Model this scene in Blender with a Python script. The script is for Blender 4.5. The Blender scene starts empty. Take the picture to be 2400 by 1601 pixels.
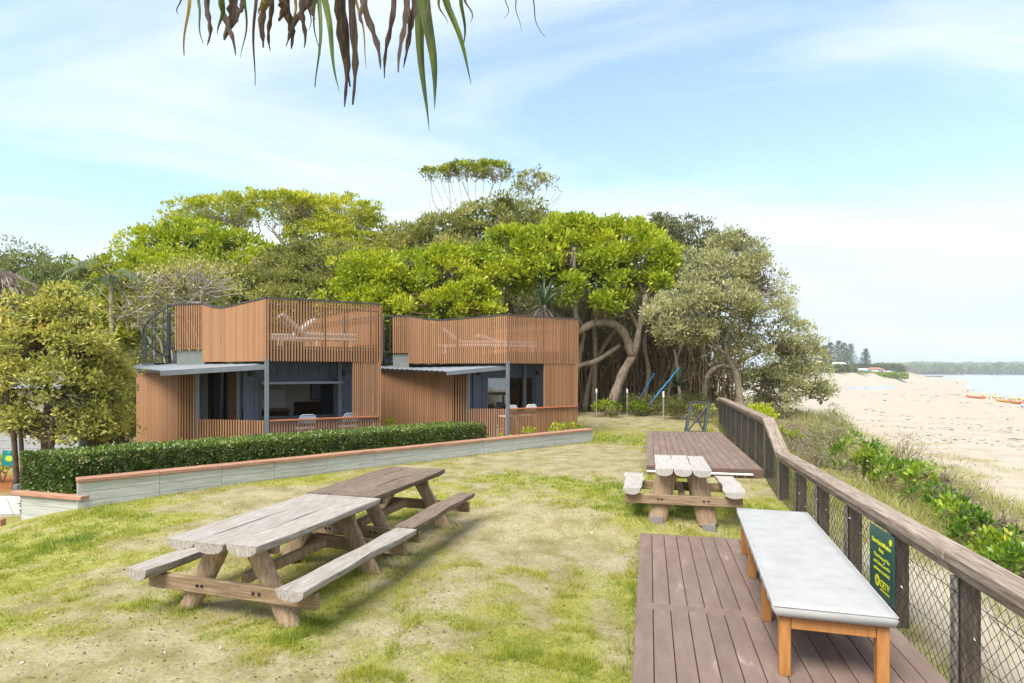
import bpy, bmesh, math, random
import numpy as np
from mathutils import Vector, Matrix
R = math.radians
scene = bpy.context.scene
COL = scene.collection

# ------------------------------------------------------------------ camera
HAZE = 0.00024
CAMZ, FPX, CX, HZ = 2.0, 1400.0, 1200.0, 868.0      # eye height, focal length and horizon in photo pixels
cam_data = bpy.data.cameras.new('camera'); cam = bpy.data.objects.new('camera', cam_data); COL.objects.link(cam)
cam_data.sensor_width = 36.0; cam_data.lens = 21.0
cam_data.shift_y = (HZ - 800.5) / 2400.0
cam_data.clip_start = 0.05; cam_data.clip_end = 40000
cam.location = (0, 0, CAMZ); cam.rotation_euler = (R(90), 0, 0)
scene.camera = cam

# ------------------------------------------------------------------ sky, sun, exposure
SUN_EL, SUN_AZ = 54.0, 214.0           # azimuth measured clockwise from +Y: sun stands behind-left of the camera
world = bpy.data.worlds.new('World'); scene.world = world; world.use_nodes = True
nt = world.node_tree; N = nt.nodes; L = nt.links
bg = N['Background']
sky = N.new('ShaderNodeTexSky'); sky.sky_type = 'NISHITA'; sky.sun_disc = False
sky.sun_elevation = R(SUN_EL); sky.sun_rotation = R(SUN_AZ)
sky.air_density = 1.0; sky.dust_density = 0.6; sky.ozone_density = 1.6
tc = N.new('ShaderNodeTexCoord')
sep = N.new('ShaderNodeSeparateXYZ'); L.new(tc.outputs['Generated'], sep.inputs[0])
def wmath(op, a, b=None, clamp=False):
    n = N.new('ShaderNodeMath'); n.operation = op; n.use_clamp = clamp
    for i, v in enumerate((a, b)):
        if v is None: continue
        if isinstance(v, (int, float)): n.inputs[i].default_value = v
        else: L.new(v, n.inputs[i])
    return n.outputs[0]
zc = wmath('ADD', wmath('MAXIMUM', sep.outputs[2], 0.0), 0.22)
comb = N.new('ShaderNodeCombineXYZ')
L.new(wmath('DIVIDE', sep.outputs[0], zc), comb.inputs[0]); L.new(wmath('DIVIDE', sep.outputs[1], zc), comb.inputs[1])
mp = N.new('ShaderNodeMapping'); mp.inputs['Scale'].default_value = (0.42, 1.15, 1); mp.inputs['Rotation'].default_value = (0, 0, R(-28)); mp.inputs['Location'].default_value = (9.3, 5.1, 0)
L.new(comb.outputs[0], mp.inputs[0])
n1 = N.new('ShaderNodeTexNoise'); n1.inputs['Scale'].default_value = 0.95; n1.inputs['Detail'].default_value = 9; n1.inputs['Roughness'].default_value = 0.58; n1.inputs['Distortion'].default_value = 0.8
L.new(mp.outputs[0], n1.inputs['Vector'])
cr = N.new('ShaderNodeValToRGB'); cr.color_ramp.elements[0].position = 0.38; cr.color_ramp.elements[0].color = (0.14, 0.14, 0.14, 1)
cr.color_ramp.elements[1].position = 0.61; cr.color_ramp.elements[1].color = (0.97, 0.97, 0.97, 1)
L.new(n1.outputs['Fac'], cr.inputs[0])
hsv = N.new('ShaderNodeHueSaturation'); hsv.inputs['Saturation'].default_value = 1.12; hsv.inputs['Value'].default_value = 0.58; L.new(sky.outputs[0], hsv.inputs['Color'])
skyk = N.new('ShaderNodeVectorMath'); skyk.operation = 'MINIMUM'; skyk.inputs[1].default_value = (1.36, 1.68, 2.14)     # bright haze of the horizon kept as pale as the photograph's
L.new(hsv.outputs[0], skyk.inputs[0])
mix = N.new('ShaderNodeMix'); mix.data_type = 'RGBA'
L.new(cr.outputs[0], mix.inputs[0]); L.new(skyk.outputs[0], mix.inputs[6]); mix.inputs[7].default_value = (1.98, 2.07, 2.14, 1)
L.new(mix.outputs[2], bg.inputs['Color']); bg.inputs['Strength'].default_value = 0.135

sun_d = bpy.data.lights.new('sun', 'SUN'); sun_d.energy = 1.6; sun_d.angle = R(30); sun_d.color = (1.0, 0.96, 0.90)
sun = bpy.data.objects.new('sun', sun_d); COL.objects.link(sun)
sd = Vector((math.sin(R(SUN_AZ)) * math.cos(R(SUN_EL)), math.cos(R(SUN_AZ)) * math.cos(R(SUN_EL)), math.sin(R(SUN_EL))))
sun.rotation_euler = sd.to_track_quat('Z', 'Y').to_euler(); sun.location = (0, 0, 60)
scene.view_settings.view_transform = 'Standard'; scene.view_settings.look = 'None'
scene.view_settings.gamma = 1.0; scene.view_settings.use_curve_mapping = False
scene.view_settings.exposure = 2.12
scene.cycles.max_bounces = 6; scene.cycles.diffuse_bounces = 3; scene.cycles.glossy_bounces = 3
scene.cycles.transparent_max_bounces = 6; scene.cycles.transmission_bounces = 4; scene.cycles.volume_bounces = 1
scene.cycles.sample_clamp_indirect = 6.0

# ------------------------------------------------------------------ helpers
def pix(x, y, D): return Vector(((x - CX) / FPX * D, D, CAMZ - (y - HZ) / FPX * D))
def ground_pix(x, y, z=0.0):
    D = (CAMZ - z) * FPX / (y - HZ); return pix(x, y, D)
def v2(x, D): return Vector(((x - CX) / FPX * D, D))
def ray_line(px, A, B):
    """plan point where the sight line of photo column px meets the plan line AB"""
    k = (px - CX) / FPX; dx, dy = B[0] - A[0], B[1] - A[1]
    t = (k * A[1] - A[0]) / (dx - k * dy); return Vector((A[0] + t * dx, A[1] + t * dy))
def sm(a, b, x):
    t = np.clip((np.asarray(x, float) - a) / (b - a), 0, 1); return t * t * (3 - 2 * t)
def _h(ix, iy, iz, seed):
    n = (ix.astype(np.int64) * 374761393 + iy.astype(np.int64) * 668265263 + iz.astype(np.int64) * 2147483647 + seed * 1274126177) & 0xffffffff
    n = ((n ^ (n >> 13)) * 1274126177) & 0xffffffff
    n = ((n ^ (n >> 16)) * 2246822519) & 0xffffffff
    return ((n ^ (n >> 15)) & 0xffff) / 65535.0
def vnoise(x, y, z=0.0, seed=0):
    x = np.asarray(x, float); y = np.asarray(y, float); z = np.asarray(z, float) + 0 * x
    ix, iy, iz = np.floor(x), np.floor(y), np.floor(z); fx, fy, fz = x - ix, y - iy, z - iz
    fx, fy, fz = [f * f * (3 - 2 * f) for f in (fx, fy, fz)]
    r = 0
    for a in (0, 1):
        for b in (0, 1):
            for c in (0, 1):
                r = r + _h(ix + a, iy + b, iz + c, seed) * (fx if a else 1 - fx) * (fy if b else 1 - fy) * (fz if c else 1 - fz)
    return r
def fbm(x, y, z=0.0, seed=0, o=4):
    s, a, t = 0, 0.5, 0
    for i in range(o):
        s = s + a * vnoise(np.asarray(x) * 2 ** i, np.asarray(y) * 2 ** i, np.asarray(z) * 2 ** i, seed + i * 17); t += a; a *= 0.5
    return s / t

def tag(o, label=None, cat=None, group=None, kind=None):
    if label: o['label'] = label
    if cat: o['category'] = cat
    if group: o['group'] = group
    if kind: o['kind'] = kind
    return o
def empty(name, loc=(0, 0, 0), rz=0.0, parent=None):
    o = bpy.data.objects.new(name, None); COL.objects.link(o); o.location = loc; o.rotation_euler = (0, 0, rz)
    o.empty_display_size = 0.1
    if parent: o.parent = parent
    return o
def link(name, me, parent=None, loc=None, rot=None, scale=None):
    o = bpy.data.objects.new(name, me); COL.objects.link(o)
    if parent: o.parent = parent
    if loc is not None: o.location = loc
    if rot is not None: o.rotation_euler = rot
    if scale is not None: o.scale = scale
    return o
def copy_tree(o, parent=None):
    c = o.copy(); COL.objects.link(c); c.parent = parent
    for ch in list(o.children): copy_tree(ch, c)
    return c

class MB:
    def __init__(s): s.v = []; s.f = []; s.sm = False
    def box(s, c, d, m=None):
        """box of size d centred at c; m: 3x3 rotation"""
        n = len(s.v); c = Vector(c)
        for k in range(8):
            p = Vector(((1 if k & 1 else -1) * d[0] / 2, (1 if k & 2 else -1) * d[1] / 2, (1 if k & 4 else -1) * d[2] / 2))
            s.v.append(c + (m @ p if m else p))
        for f in ((0, 2, 3, 1), (4, 5, 7, 6), (0, 1, 5, 4), (2, 6, 7, 3), (0, 4, 6, 2), (1, 3, 7, 5)): s.f.append([n + i for i in f])
        return s
    def bar(s, p, q, w, h, up=(0, 0, 1)):
        p, q = Vector(p), Vector(q); d = q - p; L_ = d.length; d.normalize(); up = Vector(up)
        sd_ = d.cross(up)
        if sd_.length < 1e-4: sd_ = d.cross(Vector((1, 0, 0)))
        sd_.normalize(); u = sd_.cross(d)
        m = Matrix((sd_, d, u)).transposed()
        return s.box((p + q) / 2, (w, L_, h), m)
    def prism(s, poly, z0, z1):
        n = len(s.v); k = len(poly)
        for z in (z0, z1):
            for p in poly: s.v.append(Vector((p[0], p[1], z)))
        s.f.append([n + i for i in range(k)][::-1]); s.f.append([n + k + i for i in range(k)])
        for i in range(k): j = (i + 1) % k; s.f.append([n + i, n + j, n + k + j, n + k + i])
        return s
    def tube(s, pts, rad, n=6, cap=True):
        pts = [Vector(p) for p in pts]; b = len(s.v); K = len(pts)
        if isinstance(rad, (int, float)): rad = [rad] * K
        ref = Vector((0.31, 0.17, 0.93))
        for i, p in enumerate(pts):
            d = (pts[min(i + 1, K - 1)] - pts[max(i - 1, 0)])
            if d.length < 1e-6: d = Vector((0, 0, 1))
            d.normalize(); a = d.cross(ref)
            if a.length < 1e-3: a = d.cross(Vector((1, 0, 0)))
            a.normalize(); c = d.cross(a)
            for k in range(n):
                t = 2 * math.pi * k / n; s.v.append(p + (a * math.cos(t) + c * math.sin(t)) * rad[i])
        for i in range(K - 1):
            for k in range(n):
                k2 = (k + 1) % n
                s.f.append([b + i * n + k, b + i * n + k2, b + (i + 1) * n + k2, b + (i + 1) * n + k])
        if cap: s.f.append([b + k for k in range(n)][::-1]); s.f.append([b + (K - 1) * n + k for k in range(n)])
        return s
    def loft(s, rings, cap=True):
        b = len(s.v); n = len(rings[0])
        for r in rings: s.v += [Vector(p) for p in r]
        for i in range(len(rings) - 1):
            for k in range(n):
                k2 = (k + 1) % n; s.f.append([b + i * n + k, b + i * n + k2, b + (i + 1) * n + k2, b + (i + 1) * n + k])
        if cap: s.f.append([b + k for k in range(n)][::-1]); s.f.append([b + (len(rings) - 1) * n + k for k in range(n)])
        return s
    def mesh(s, name, mat, bevel=0.0, smooth=False, seg=1):
        me = bpy.data.meshes.new(name); me.from_pydata([tuple(p) for p in s.v], [], s.f)
        bm = bmesh.new(); bm.from_mesh(me)
        bmesh.ops.recalc_face_normals(bm, faces=bm.faces)
        if bevel: bmesh.ops.bevel(bm, geom=list(bm.edges), offset=bevel, segments=seg, affect='EDGES', profile=0.6)
        bm.to_mesh(me); bm.free()
        if smooth: me.polygons.foreach_set('use_smooth', [True] * len(me.polygons))
        for m in (mat if isinstance(mat, (list, tuple)) else [mat]): me.materials.append(m)
        return me
    def build(s, name, mat, parent=None, bevel=0.0, smooth=False, loc=None, rot=None):
        return link(name, s.mesh(name, mat, bevel, smooth), parent, loc, rot)

def np_mesh(name, V, F, mat, attrs=None, smooth=False):
    """V (n,3), F (m,k) -> mesh, attrs: dict of per-point floats"""
    me = bpy.data.meshes.new(name); V = np.ascontiguousarray(V, np.float32); F = np.ascontiguousarray(F, np.int32)
    m, k = F.shape
    me.vertices.add(len(V)); me.vertices.foreach_set('co', V.ravel())
    me.loops.add(m * k); me.loops.foreach_set('vertex_index', F.ravel())
    me.polygons.add(m); me.polygons.foreach_set('loop_start', np.arange(0, m * k, k, dtype=np.int32))
    if smooth: me.polygons.foreach_set('use_smooth', np.ones(m, bool))
    me.update(calc_edges=True)
    for an, av in (attrs or {}).items():
        a = me.attributes.new(an, 'FLOAT', 'POINT'); a.data.foreach_set('value', np.ascontiguousarray(av, np.float32))
    me.materials.append(mat); return me

# ------------------------------------------------------------------ materials
def srgb(r, g, b):
    f = lambda c: ((c / 255) / 12.92) if c / 255 <= 0.04045 else (((c / 255) + 0.055) / 1.055) ** 2.4
    return (f(r), f(g), f(b))
def new_mat(name):
    m = bpy.data.materials.new(name); m.use_nodes = True
    return m, m.node_tree.nodes, m.node_tree.links, m.node_tree.nodes['Principled BSDF']
def ramp(nodes, stops):
    r = nodes.new('ShaderNodeValToRGB'); e = r.color_ramp.elements
    while len(e) < len(stops): e.new(0.5)
    for i, (p, c) in enumerate(stops): e[i].position = p; e[i].color = (*c[:3], 1)
    return r
def noise_mat(name, stops, scale=4.0, stretch=(1, 1, 1), rough=0.8, bump=0.0, detail=5, spec=0.3, orand=0.0, coord='Object', metal=0.0, nrough=0.6, dist=0.0, fine=None):
    m, n, l, b = new_mat(name)
    t = n.new('ShaderNodeTexCoord'); mp_ = n.new('ShaderNodeMapping'); mp_.inputs['Scale'].default_value = stretch
    l.new(t.outputs[coord], mp_.inputs[0]); vec = mp_.outputs[0]
    oi = n.new('ShaderNodeObjectInfo')
    if coord == 'Object':
        ad = n.new('ShaderNodeVectorMath'); ad.operation = 'ADD'; sc_ = n.new('ShaderNodeVectorMath'); sc_.operation = 'SCALE'; sc_.inputs['Scale'].default_value = 23.0
        cmb = n.new('ShaderNodeCombineXYZ')
        for i in range(3): l.new(oi.outputs['Random'], cmb.inputs[i])
        l.new(cmb.outputs[0], sc_.inputs[0]); l.new(vec, ad.inputs[0]); l.new(sc_.outputs[0], ad.inputs[1]); vec = ad.outputs[0]
    no = n.new('ShaderNodeTexNoise'); no.inputs['Scale'].default_value = scale; no.inputs['Detail'].default_value = detail; no.inputs['Roughness'].default_value = nrough; no.inputs['Distortion'].default_value = dist
    l.new(vec, no.inputs['Vector'])
    r = ramp(n, stops); l.new(no.outputs['Fac'], r.inputs[0]); out = r.outputs[0]
    if orand:
        mr = n.new('ShaderNodeMapRange'); mr.inputs[3].default_value = 1 - orand; mr.inputs[4].default_value = 1 + orand
        l.new(oi.outputs['Random'], mr.inputs[0])
        hs = n.new('ShaderNodeHueSaturation'); l.new(mr.outputs[0], hs.inputs['Value']); l.new(out, hs.inputs['Color']); out = hs.outputs[0]
    l.new(out, b.inputs['Base Color']); b.inputs['Roughness'].default_value = rough; b.inputs['Specular IOR Level'].default_value = spec; b.inputs['Metallic'].default_value = metal
    if bump:
        bp = n.new('ShaderNodeBump'); bp.inputs['Strength'].default_value = bump; bp.inputs['Distance'].default_value = 0.02
        l.new(no.outputs['Fac'], bp.inputs['Height']); l.new(bp.outputs[0], b.inputs['Normal'])
    return m
def plain(name, c, rough=0.6, spec=0.4, metal=0.0, var=0.12):
    d = tuple(max(0, x * (1 - var)) for x in c); u = tuple(min(1, x * (1 + var)) for x in c)
    return noise_mat(name, [(0.3, d), (0.7, u)], scale=6, rough=rough, spec=spec, metal=metal)
def leaf_mat(name, stops, rough=0.5, trans=0.3, spec=0.3):
    m, n, l, b = new_mat(name)
    a = n.new('ShaderNodeAttribute'); a.attribute_name = 'tint'
    r = ramp(n, stops); l.new(a.outputs['Fac'], r.inputs[0]); l.new(r.outputs[0], b.inputs['Base Color'])
    b.inputs['Roughness'].default_value = rough; b.inputs['Specular IOR Level'].default_value = spec
    if trans:
        tr = n.new('ShaderNodeBsdfTranslucent'); hs = n.new('ShaderNodeHueSaturation'); hs.inputs['Value'].default_value = 1.25; hs.inputs['Saturation'].default_value = 1.1
        l.new(r.outputs[0], hs.inputs['Color']); l.new(hs.outputs[0], tr.inputs['Color'])
        mx = n.new('ShaderNodeMixShader'); mx.inputs[0].default_value = trans
        l.new(b.outputs[0], mx.inputs[1]); l.new(tr.outputs[0], mx.inputs[2]); l.new(mx.outputs[0], n['Material Output'].inputs['Surface'])
    return m

MAT = {}
MAT['slat'] = noise_mat('timber_slat', [(0.25, (0.24, 0.12, 0.058)), (0.55, (0.35, 0.18, 0.09)), (0.8, (0.45, 0.255, 0.14))], scale=3, stretch=(3, 3, 0.6), rough=0.65, orand=0.13, detail=8, nrough=0.7)
MAT['slat_rail'] = noise_mat('timber_rail', [(0.3, (0.33, 0.10, 0.04)), (0.7, (0.46, 0.17, 0.07))], scale=3, stretch=(1, 1, 4), rough=0.5, orand=0.08)
MAT['slate'] = plain('slate_blue_cladding', (0.085, 0.105, 0.145), 0.6)
MAT['greygreen'] = plain('grey_green_cladding', (0.16, 0.18, 0.165), 0.7)
MAT['charcoal'] = plain('charcoal_metal', (0.045, 0.05, 0.06), 0.45, 0.5)
MAT['steel_grey'] = plain('grey_painted_steel', (0.15, 0.165, 0.185), 0.45, 0.5)
MAT['black'] = plain('black_metal', (0.018, 0.018, 0.02), 0.5)
MAT['roofmetal'] = plain('grey_corrugated_metal', (0.22, 0.24, 0.26), 0.4, 0.5)
MAT['cream'] = plain('cream_wall', (0.62, 0.57, 0.50), 0.8)
MAT['white'] = plain('white_paint', (0.78, 0.78, 0.76), 0.6, 0.3, 0, 0.04)
MAT['fabric'] = noise_mat('white_cushion_fabric', [(0.3, (0.325, 0.323, 0.31)), (0.7, (0.385, 0.382, 0.368))], scale=5, rough=0.85, bump=0.08, spec=0.2)
MAT['darkwood'] = noise_mat('dark_timber', [(0.3, (0.05, 0.025, 0.015)), (0.7, (0.12, 0.06, 0.035))], scale=5, stretch=(1, 6, 6))
MAT['glass'] = None
m, n, l, b = new_mat('tinted_glass'); b.inputs['Base Color'].default_value = (0.55, 0.6, 0.62, 1); b.inputs['Roughness'].default_value = 0.02
tr = n.new('ShaderNodeBsdfTransparent'); tr.inputs['Color'].default_value = (0.55, 0.6, 0.6, 1); gl = n.new('ShaderNodeBsdfGlossy'); gl.inputs['Roughness'].default_value = 0.03
fr = n.new('ShaderNodeFresnel'); fr.inputs['IOR'].default_value = 1.6; mr_ = n.new('ShaderNodeMath'); mr_.operation = 'ADD'; mr_.inputs[1].default_value = 0.16
l.new(fr.outputs[0], mr_.inputs[0]); mx = n.new('ShaderNodeMixShader'); l.new(mr_.outputs[0], mx.inputs[0]); l.new(tr.outputs[0], mx.inputs[1]); l.new(gl.outputs[0], mx.inputs[2]); l.new(mx.outputs[0], n['Material Output'].inputs['Surface'])
MAT['glass'] = m
MAT['grey_log'] = noise_mat('weathered_log_top', [(0.2, (0.12, 0.096, 0.076)), (0.38, (0.26, 0.225, 0.19)), (0.6, (0.39, 0.355, 0.315)), (0.85, (0.50, 0.47, 0.43))], scale=7, stretch=(9, 0.7, 4), rough=0.9, bump=0.45, detail=7, spec=0.15, orand=0.07, dist=0.7)
MAT['brown_log'] = noise_mat('weathered_brown_log', [(0.25, (0.085, 0.058, 0.04)), (0.5, (0.175, 0.128, 0.095)), (0.8, (0.28, 0.225, 0.18))], scale=7, stretch=(9, 0.7, 4), rough=0.9, bump=0.45, detail=7, spec=0.15, orand=0.08, dist=0.7)
MAT['leg_log'] = noise_mat('weathered_leg_log', [(0.25, (0.16, 0.095, 0.05)), (0.5, (0.31, 0.215, 0.135)), (0.8, (0.45, 0.36, 0.265))], scale=6, stretch=(7, 7, 0.8), rough=0.9, bump=0.4, detail=6, spec=0.15, orand=0.1, dist=0.5)
MAT['beam_log'] = noise_mat('weathered_beam_log', [(0.25, (0.13, 0.08, 0.042)), (0.5, (0.25, 0.175, 0.105)), (0.8, (0.38, 0.29, 0.20))], scale=6, stretch=(0.7, 7, 8), rough=0.9, bump=0.4, detail=6, spec=0.15, orand=0.1, dist=0.5)
MAT['white_log'] = noise_mat('bleached_log_top', [(0.2, (0.20, 0.165, 0.135)), (0.42, (0.36, 0.325, 0.285)), (0.8, (0.50, 0.475, 0.45))], scale=7, stretch=(9, 0.7, 4), rough=0.9, bump=0.4, detail=7, spec=0.15, orand=0.05, dist=0.6)
MAT['deck'] = noise_mat('brown_composite_deck', [(0.25, (0.145, 0.096, 0.077)), (0.48, (0.19, 0.132, 0.107)), (0.62, (0.22, 0.157, 0.128)), (0.76, (0.42, 0.33, 0.27))], scale=3.5, stretch=(1.6, 0.5, 1), rough=0.75, orand=0.06, detail=8, nrough=0.7, bump=0.05)
MAT['deck_edge'] = noise_mat('brown_deck_fascia', [(0.3, (0.10, 0.06, 0.048)), (0.7, (0.135, 0.085, 0.07))], scale=4, rough=0.75)
MAT['teak'] = noise_mat('oiled_hardwood', [(0.25, (0.30, 0.125, 0.035)), (0.6, (0.44, 0.20, 0.06)), (0.85, (0.52, 0.27, 0.10))], scale=6, stretch=(5, 5, 0.8), rough=0.5, spec=0.4, orand=0.08)
MAT['rail_top'] = noise_mat('weathered_rail', [(0.22, (0.10, 0.072, 0.053)), (0.40, (0.21, 0.155, 0.115)), (0.56, (0.30, 0.24, 0.19)), (0.85, (0.45, 0.39, 0.34))], scale=6, stretch=(7, 0.5, 5), rough=0.9, bump=0.35, detail=7, spec=0.15, orand=0.08, dist=0.6)
MAT['post_dark'] = noise_mat('dark_weathered_post', [(0.25, (0.06, 0.046, 0.035)), (0.55, (0.135, 0.108, 0.082)), (0.85, (0.23, 0.19, 0.145))], scale=6, stretch=(7, 7, 0.7), rough=0.95, bump=0.3, spec=0.1, orand=0.12)
MAT['post_light'] = noise_mat('grey_weathered_batten', [(0.25, (0.17, 0.15, 0.125)), (0.6, (0.32, 0.29, 0.25)), (0.85, (0.42, 0.39, 0.35))], scale=6, stretch=(7, 7, 0.7), rough=0.95, bump=0.3, spec=0.1, orand=0.1)
MAT['wire'] = plain('galvanised_wire', (0.055, 0.05, 0.043), 0.5, 0.4, 0.4)
MAT['pine_plank'] = noise_mat('pale_treated_pine', [(0.22, (0.17, 0.155, 0.13)), (0.36, (0.36, 0.355, 0.315)), (0.5, (0.46, 0.465, 0.42)), (0.8, (0.55, 0.565, 0.52))], scale=5, stretch=(0.5, 6, 8), rough=0.9, bump=0.15, detail=6, spec=0.15, orand=0.05, dist=0.6)
MAT['cap_plank'] = noise_mat('red_brown_cap', [(0.22, (0.24, 0.125, 0.085)), (0.5, (0.40, 0.215, 0.14)), (0.8, (0.50, 0.33, 0.245))], scale=5, stretch=(0.6, 6, 6), rough=0.85, bump=0.12, detail=6, spec=0.2, orand=0.07)
MAT['bark'] = noise_mat('grey_brown_bark', [(0.25, (0.13, 0.10, 0.07)), (0.55, (0.29, 0.235, 0.175)), (0.85, (0.44, 0.38, 0.30))], scale=5, stretch=(2, 2, 1), rough=0.95, bump=0.5, coord='Object', spec=0.1, detail=7)
MAT['bark_pale'] = noise_mat('pale_bark', [(0.25, (0.34, 0.30, 0.24)), (0.75, (0.58, 0.54, 0.46))], scale=5, rough=0.95, bump=0.3, spec=0.1)
MAT['bark_brown'] = noise_mat('brown_bark', [(0.25, (0.13, 0.085, 0.055)), (0.75, (0.36, 0.255, 0.17))], scale=5, rough=0.95, bump=0.4, spec=0.1)
MAT['sign_green'] = noise_mat('dark_green_sign', [(0.35, (0.012, 0.085, 0.068)), (0.7, (0.02, 0.11, 0.085))], scale=3, rough=0.35, spec=0.5)
MAT['sign_yellow'] = plain('yellow_print', (0.72, 0.72, 0.02), 0.6)
MAT['concrete'] = noise_mat('pale_concrete', [(0.3, (0.42, 0.39, 0.36)), (0.7, (0.52, 0.5, 0.46))], scale=7, rough=0.9)
# ------------------------------------------------------------------ terrain
WA, WB = Vector((-6.53, 8.97)), Vector((2.30, 16.80))            # front line of the retaining wall
WD = (WB - WA).normalized(); WN = Vector((-WD.y, WD.x)); WLEN = (WB - WA).length
def x_fence(y): y = np.asarray(y, float); return 2.2 + 0.225 * y + np.minimum(np.maximum(y - 300, 0) * 1.0, 225)
BEACH = -8.0
def gz(x, y):
    x = np.asarray(x, float); y = np.asarray(y, float)
    rt = sm(-0.8, 0.8, x); z = -0.23 * (1 - sm(7.6, 8.4, y)) * rt - 0.12 * (1 - sm(8.0, 11.0, y)) * (1 - rt) + 0.2 * sm(19, 26, y)
    dwall = (x - WA.x) * WN.x + (y - WA.y) * WN.y; twall = (x - WA.x) * WD.x + (y - WA.y) * WD.y
    z = z - 0.30 * sm(0.12, 0.5, dwall) * (1 - sm(8.0, 11.5, twall)) * (1 - sm(22, 27, y)) * sm(-2.2, -0.2, twall)
    z = z - 0.22 * sm(0.3, -2.0, twall) * sm(5, 8, y) * (1 - sm(22, 27, y))
    z = z - 0.10 * sm(-3.0, -7.0, x) * (1 - sm(5, 9, y))
    z = z + (7.2 + 1.6 * (fbm(x * 0.12, y * 0.12, 0, 14) - 0.5)) * sm(27.5, 41, y) * (1 - sm(150, 260, y)) * (1 - sm(1.0, 5.0, x - 0.2 * y))
    z = z + 0.05 * (fbm(x * 0.7, y * 0.7, 0, 3) - 0.5) * (1 - sm(30, 60, y))
    s = x - x_fence(y)
    z = z - 0.35 * sm(0.2, 2.5, s) * (1 - sm(18, 24, y))
    k = sm(3.0, 17.0, (s - 1.2 * sm(20, 26, y)) / (1 + 0.9 * sm(250, 400, y)))
    z = z * (1 - k) + BEACH * k
    far = sm(250, 500, y) * sm(-10, -60, s); z = z + far * 2.5
    z = z + k * (0.25 * (fbm(x * 0.15, y * 0.15, 0, 8) - 0.5) * (1 - sm(60, 140, y)) + 1.2 * sm(200, 700, y) * sm(40, -20, s))
    return z
def gz1(x, y): return float(gz(np.array([x]), np.array([y]))[0])

# where the lawn is worn bare (0 = grass, 1 = bare soil or sand)
BARE = [(1180, 1245, 190, 42, 1.5), (1330, 1080, 210, 26, 2.2), (1150, 1062, 170, 10, 1.2), (640, 1170, 140, 12, 1.3), (820, 1110, 130, 8, 0.8), (430, 1195, 90, 9, 1.0), (250, 1560, 320, 60, 1.2), (480, 1600, 260, 50, 1.0),
        (600, 1400, 130, 45, 0.42), (420, 1255, 90, 28, 0.5), (140, 1330, 90, 12, 0.45), (1470, 1500, 45, 110, 0.6), (1440, 1295, 60, 25, 0.5), (900, 1330, 90, 35, 0.35), (260, 1380, 60, 10, 0.5), (1450, 1130, 60, 14, 0.6), (1760, 1150, 70, 22, 0.45), (1450, 990, 120, 16, 0.9), (1400, 955, 60, 16, 0.9), (1560, 985, 60, 16, 0.5)]
LUSH_SHADE = [(800, 1390, 80, 45, 0.5), (1560, 1205, 190, 26, 0.9), (700, 1460, 160, 60, 0.3), (920, 1240, 60, 50, 0.4), (1430, 1150, 160, 14, 0.5), (1250, 1130, 200, 14, 0.4), (1430, 1040, 90, 16, 0.6), (150, 1250, 170, 60, 0.35), (1000, 1420, 180, 70, 0.15), (430, 1430, 40, 18, 0.5)]  # lush grass patches; those by the tables also paint in their shade
def blobs(lst, x, y):
    r = np.zeros_like(x)
    for (px, py, sx, sy, a) in lst:
        zt = -0.1; D = (CAMZ - zt) * FPX / (py - HZ); X = (px - CX) / FPX * D
        rx = sx / FPX * D; D2 = (CAMZ - zt) * FPX / max(py - sy - HZ, 20); ry = max(D2 - D, 0.15)
        r = r + a * np.exp(-(((x - X) / rx) ** 2 + ((y - D) / ry) ** 2))
    return r
def bare_mask(x, y):
    n_ = fbm(x * 0.8, y * 0.8, 0, 21, 5) * 0.5 + fbm(x * 3.7, y * 3.7, 0, 5, 4) * 0.5
    b = (n_ - 0.5) * 2.7 + 0.36 + blobs(BARE, x, y) * 0.95 - blobs(LUSH_SHADE, x, y) * 0.8
    b = b + 0.7 * sm(20, 27, y)
    return np.clip(b, 0, 1)

def axis(dense0, dense1, step, lo, hi, first):
    a = list(np.arange(dense0, dense1 + 1e-6, step)); s = first; x = dense1
    while x < hi: x += s; s *= 1.22; a.append(min(x, hi))
    s = first; x = dense0; pre = []
    while x > lo: x -= s; s *= 1.22; pre.append(max(x, lo))
    return np.array(pre[::-1] + a)
gx = axis(-11, 10, 0.14, -11000, 11000, 0.5); gy = axis(1.5, 22, 0.14, -900, 12000, 0.5)
# extra rows over the beach in view
gx = np.unique(np.concatenate([gx, np.arange(11, 60, 1.5), np.arange(60, 420, 12)])); gy = np.unique(np.concatenate([gy, np.arange(23, 90, 1.2), np.arange(90, 900, 16)]))
X, Y = np.meshgrid(gx, gy); Z = gz(X, Y); nx, ny = len(gx), len(gy)
idx = np.arange(nx * ny).reshape(ny, nx)
F = np.stack([idx[:-1, :-1], idx[:-1, 1:], idx[1:, 1:], idx[1:, :-1]], -1).reshape(-1, 4)
S = X - x_fence(Y)
sandm = sm(2.6, 7.0, S + 2.0 * (fbm(X * 0.35, Y * 0.35, 0, 41) - 0.5) - 1.5 * sm(15, 22, Y))
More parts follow.
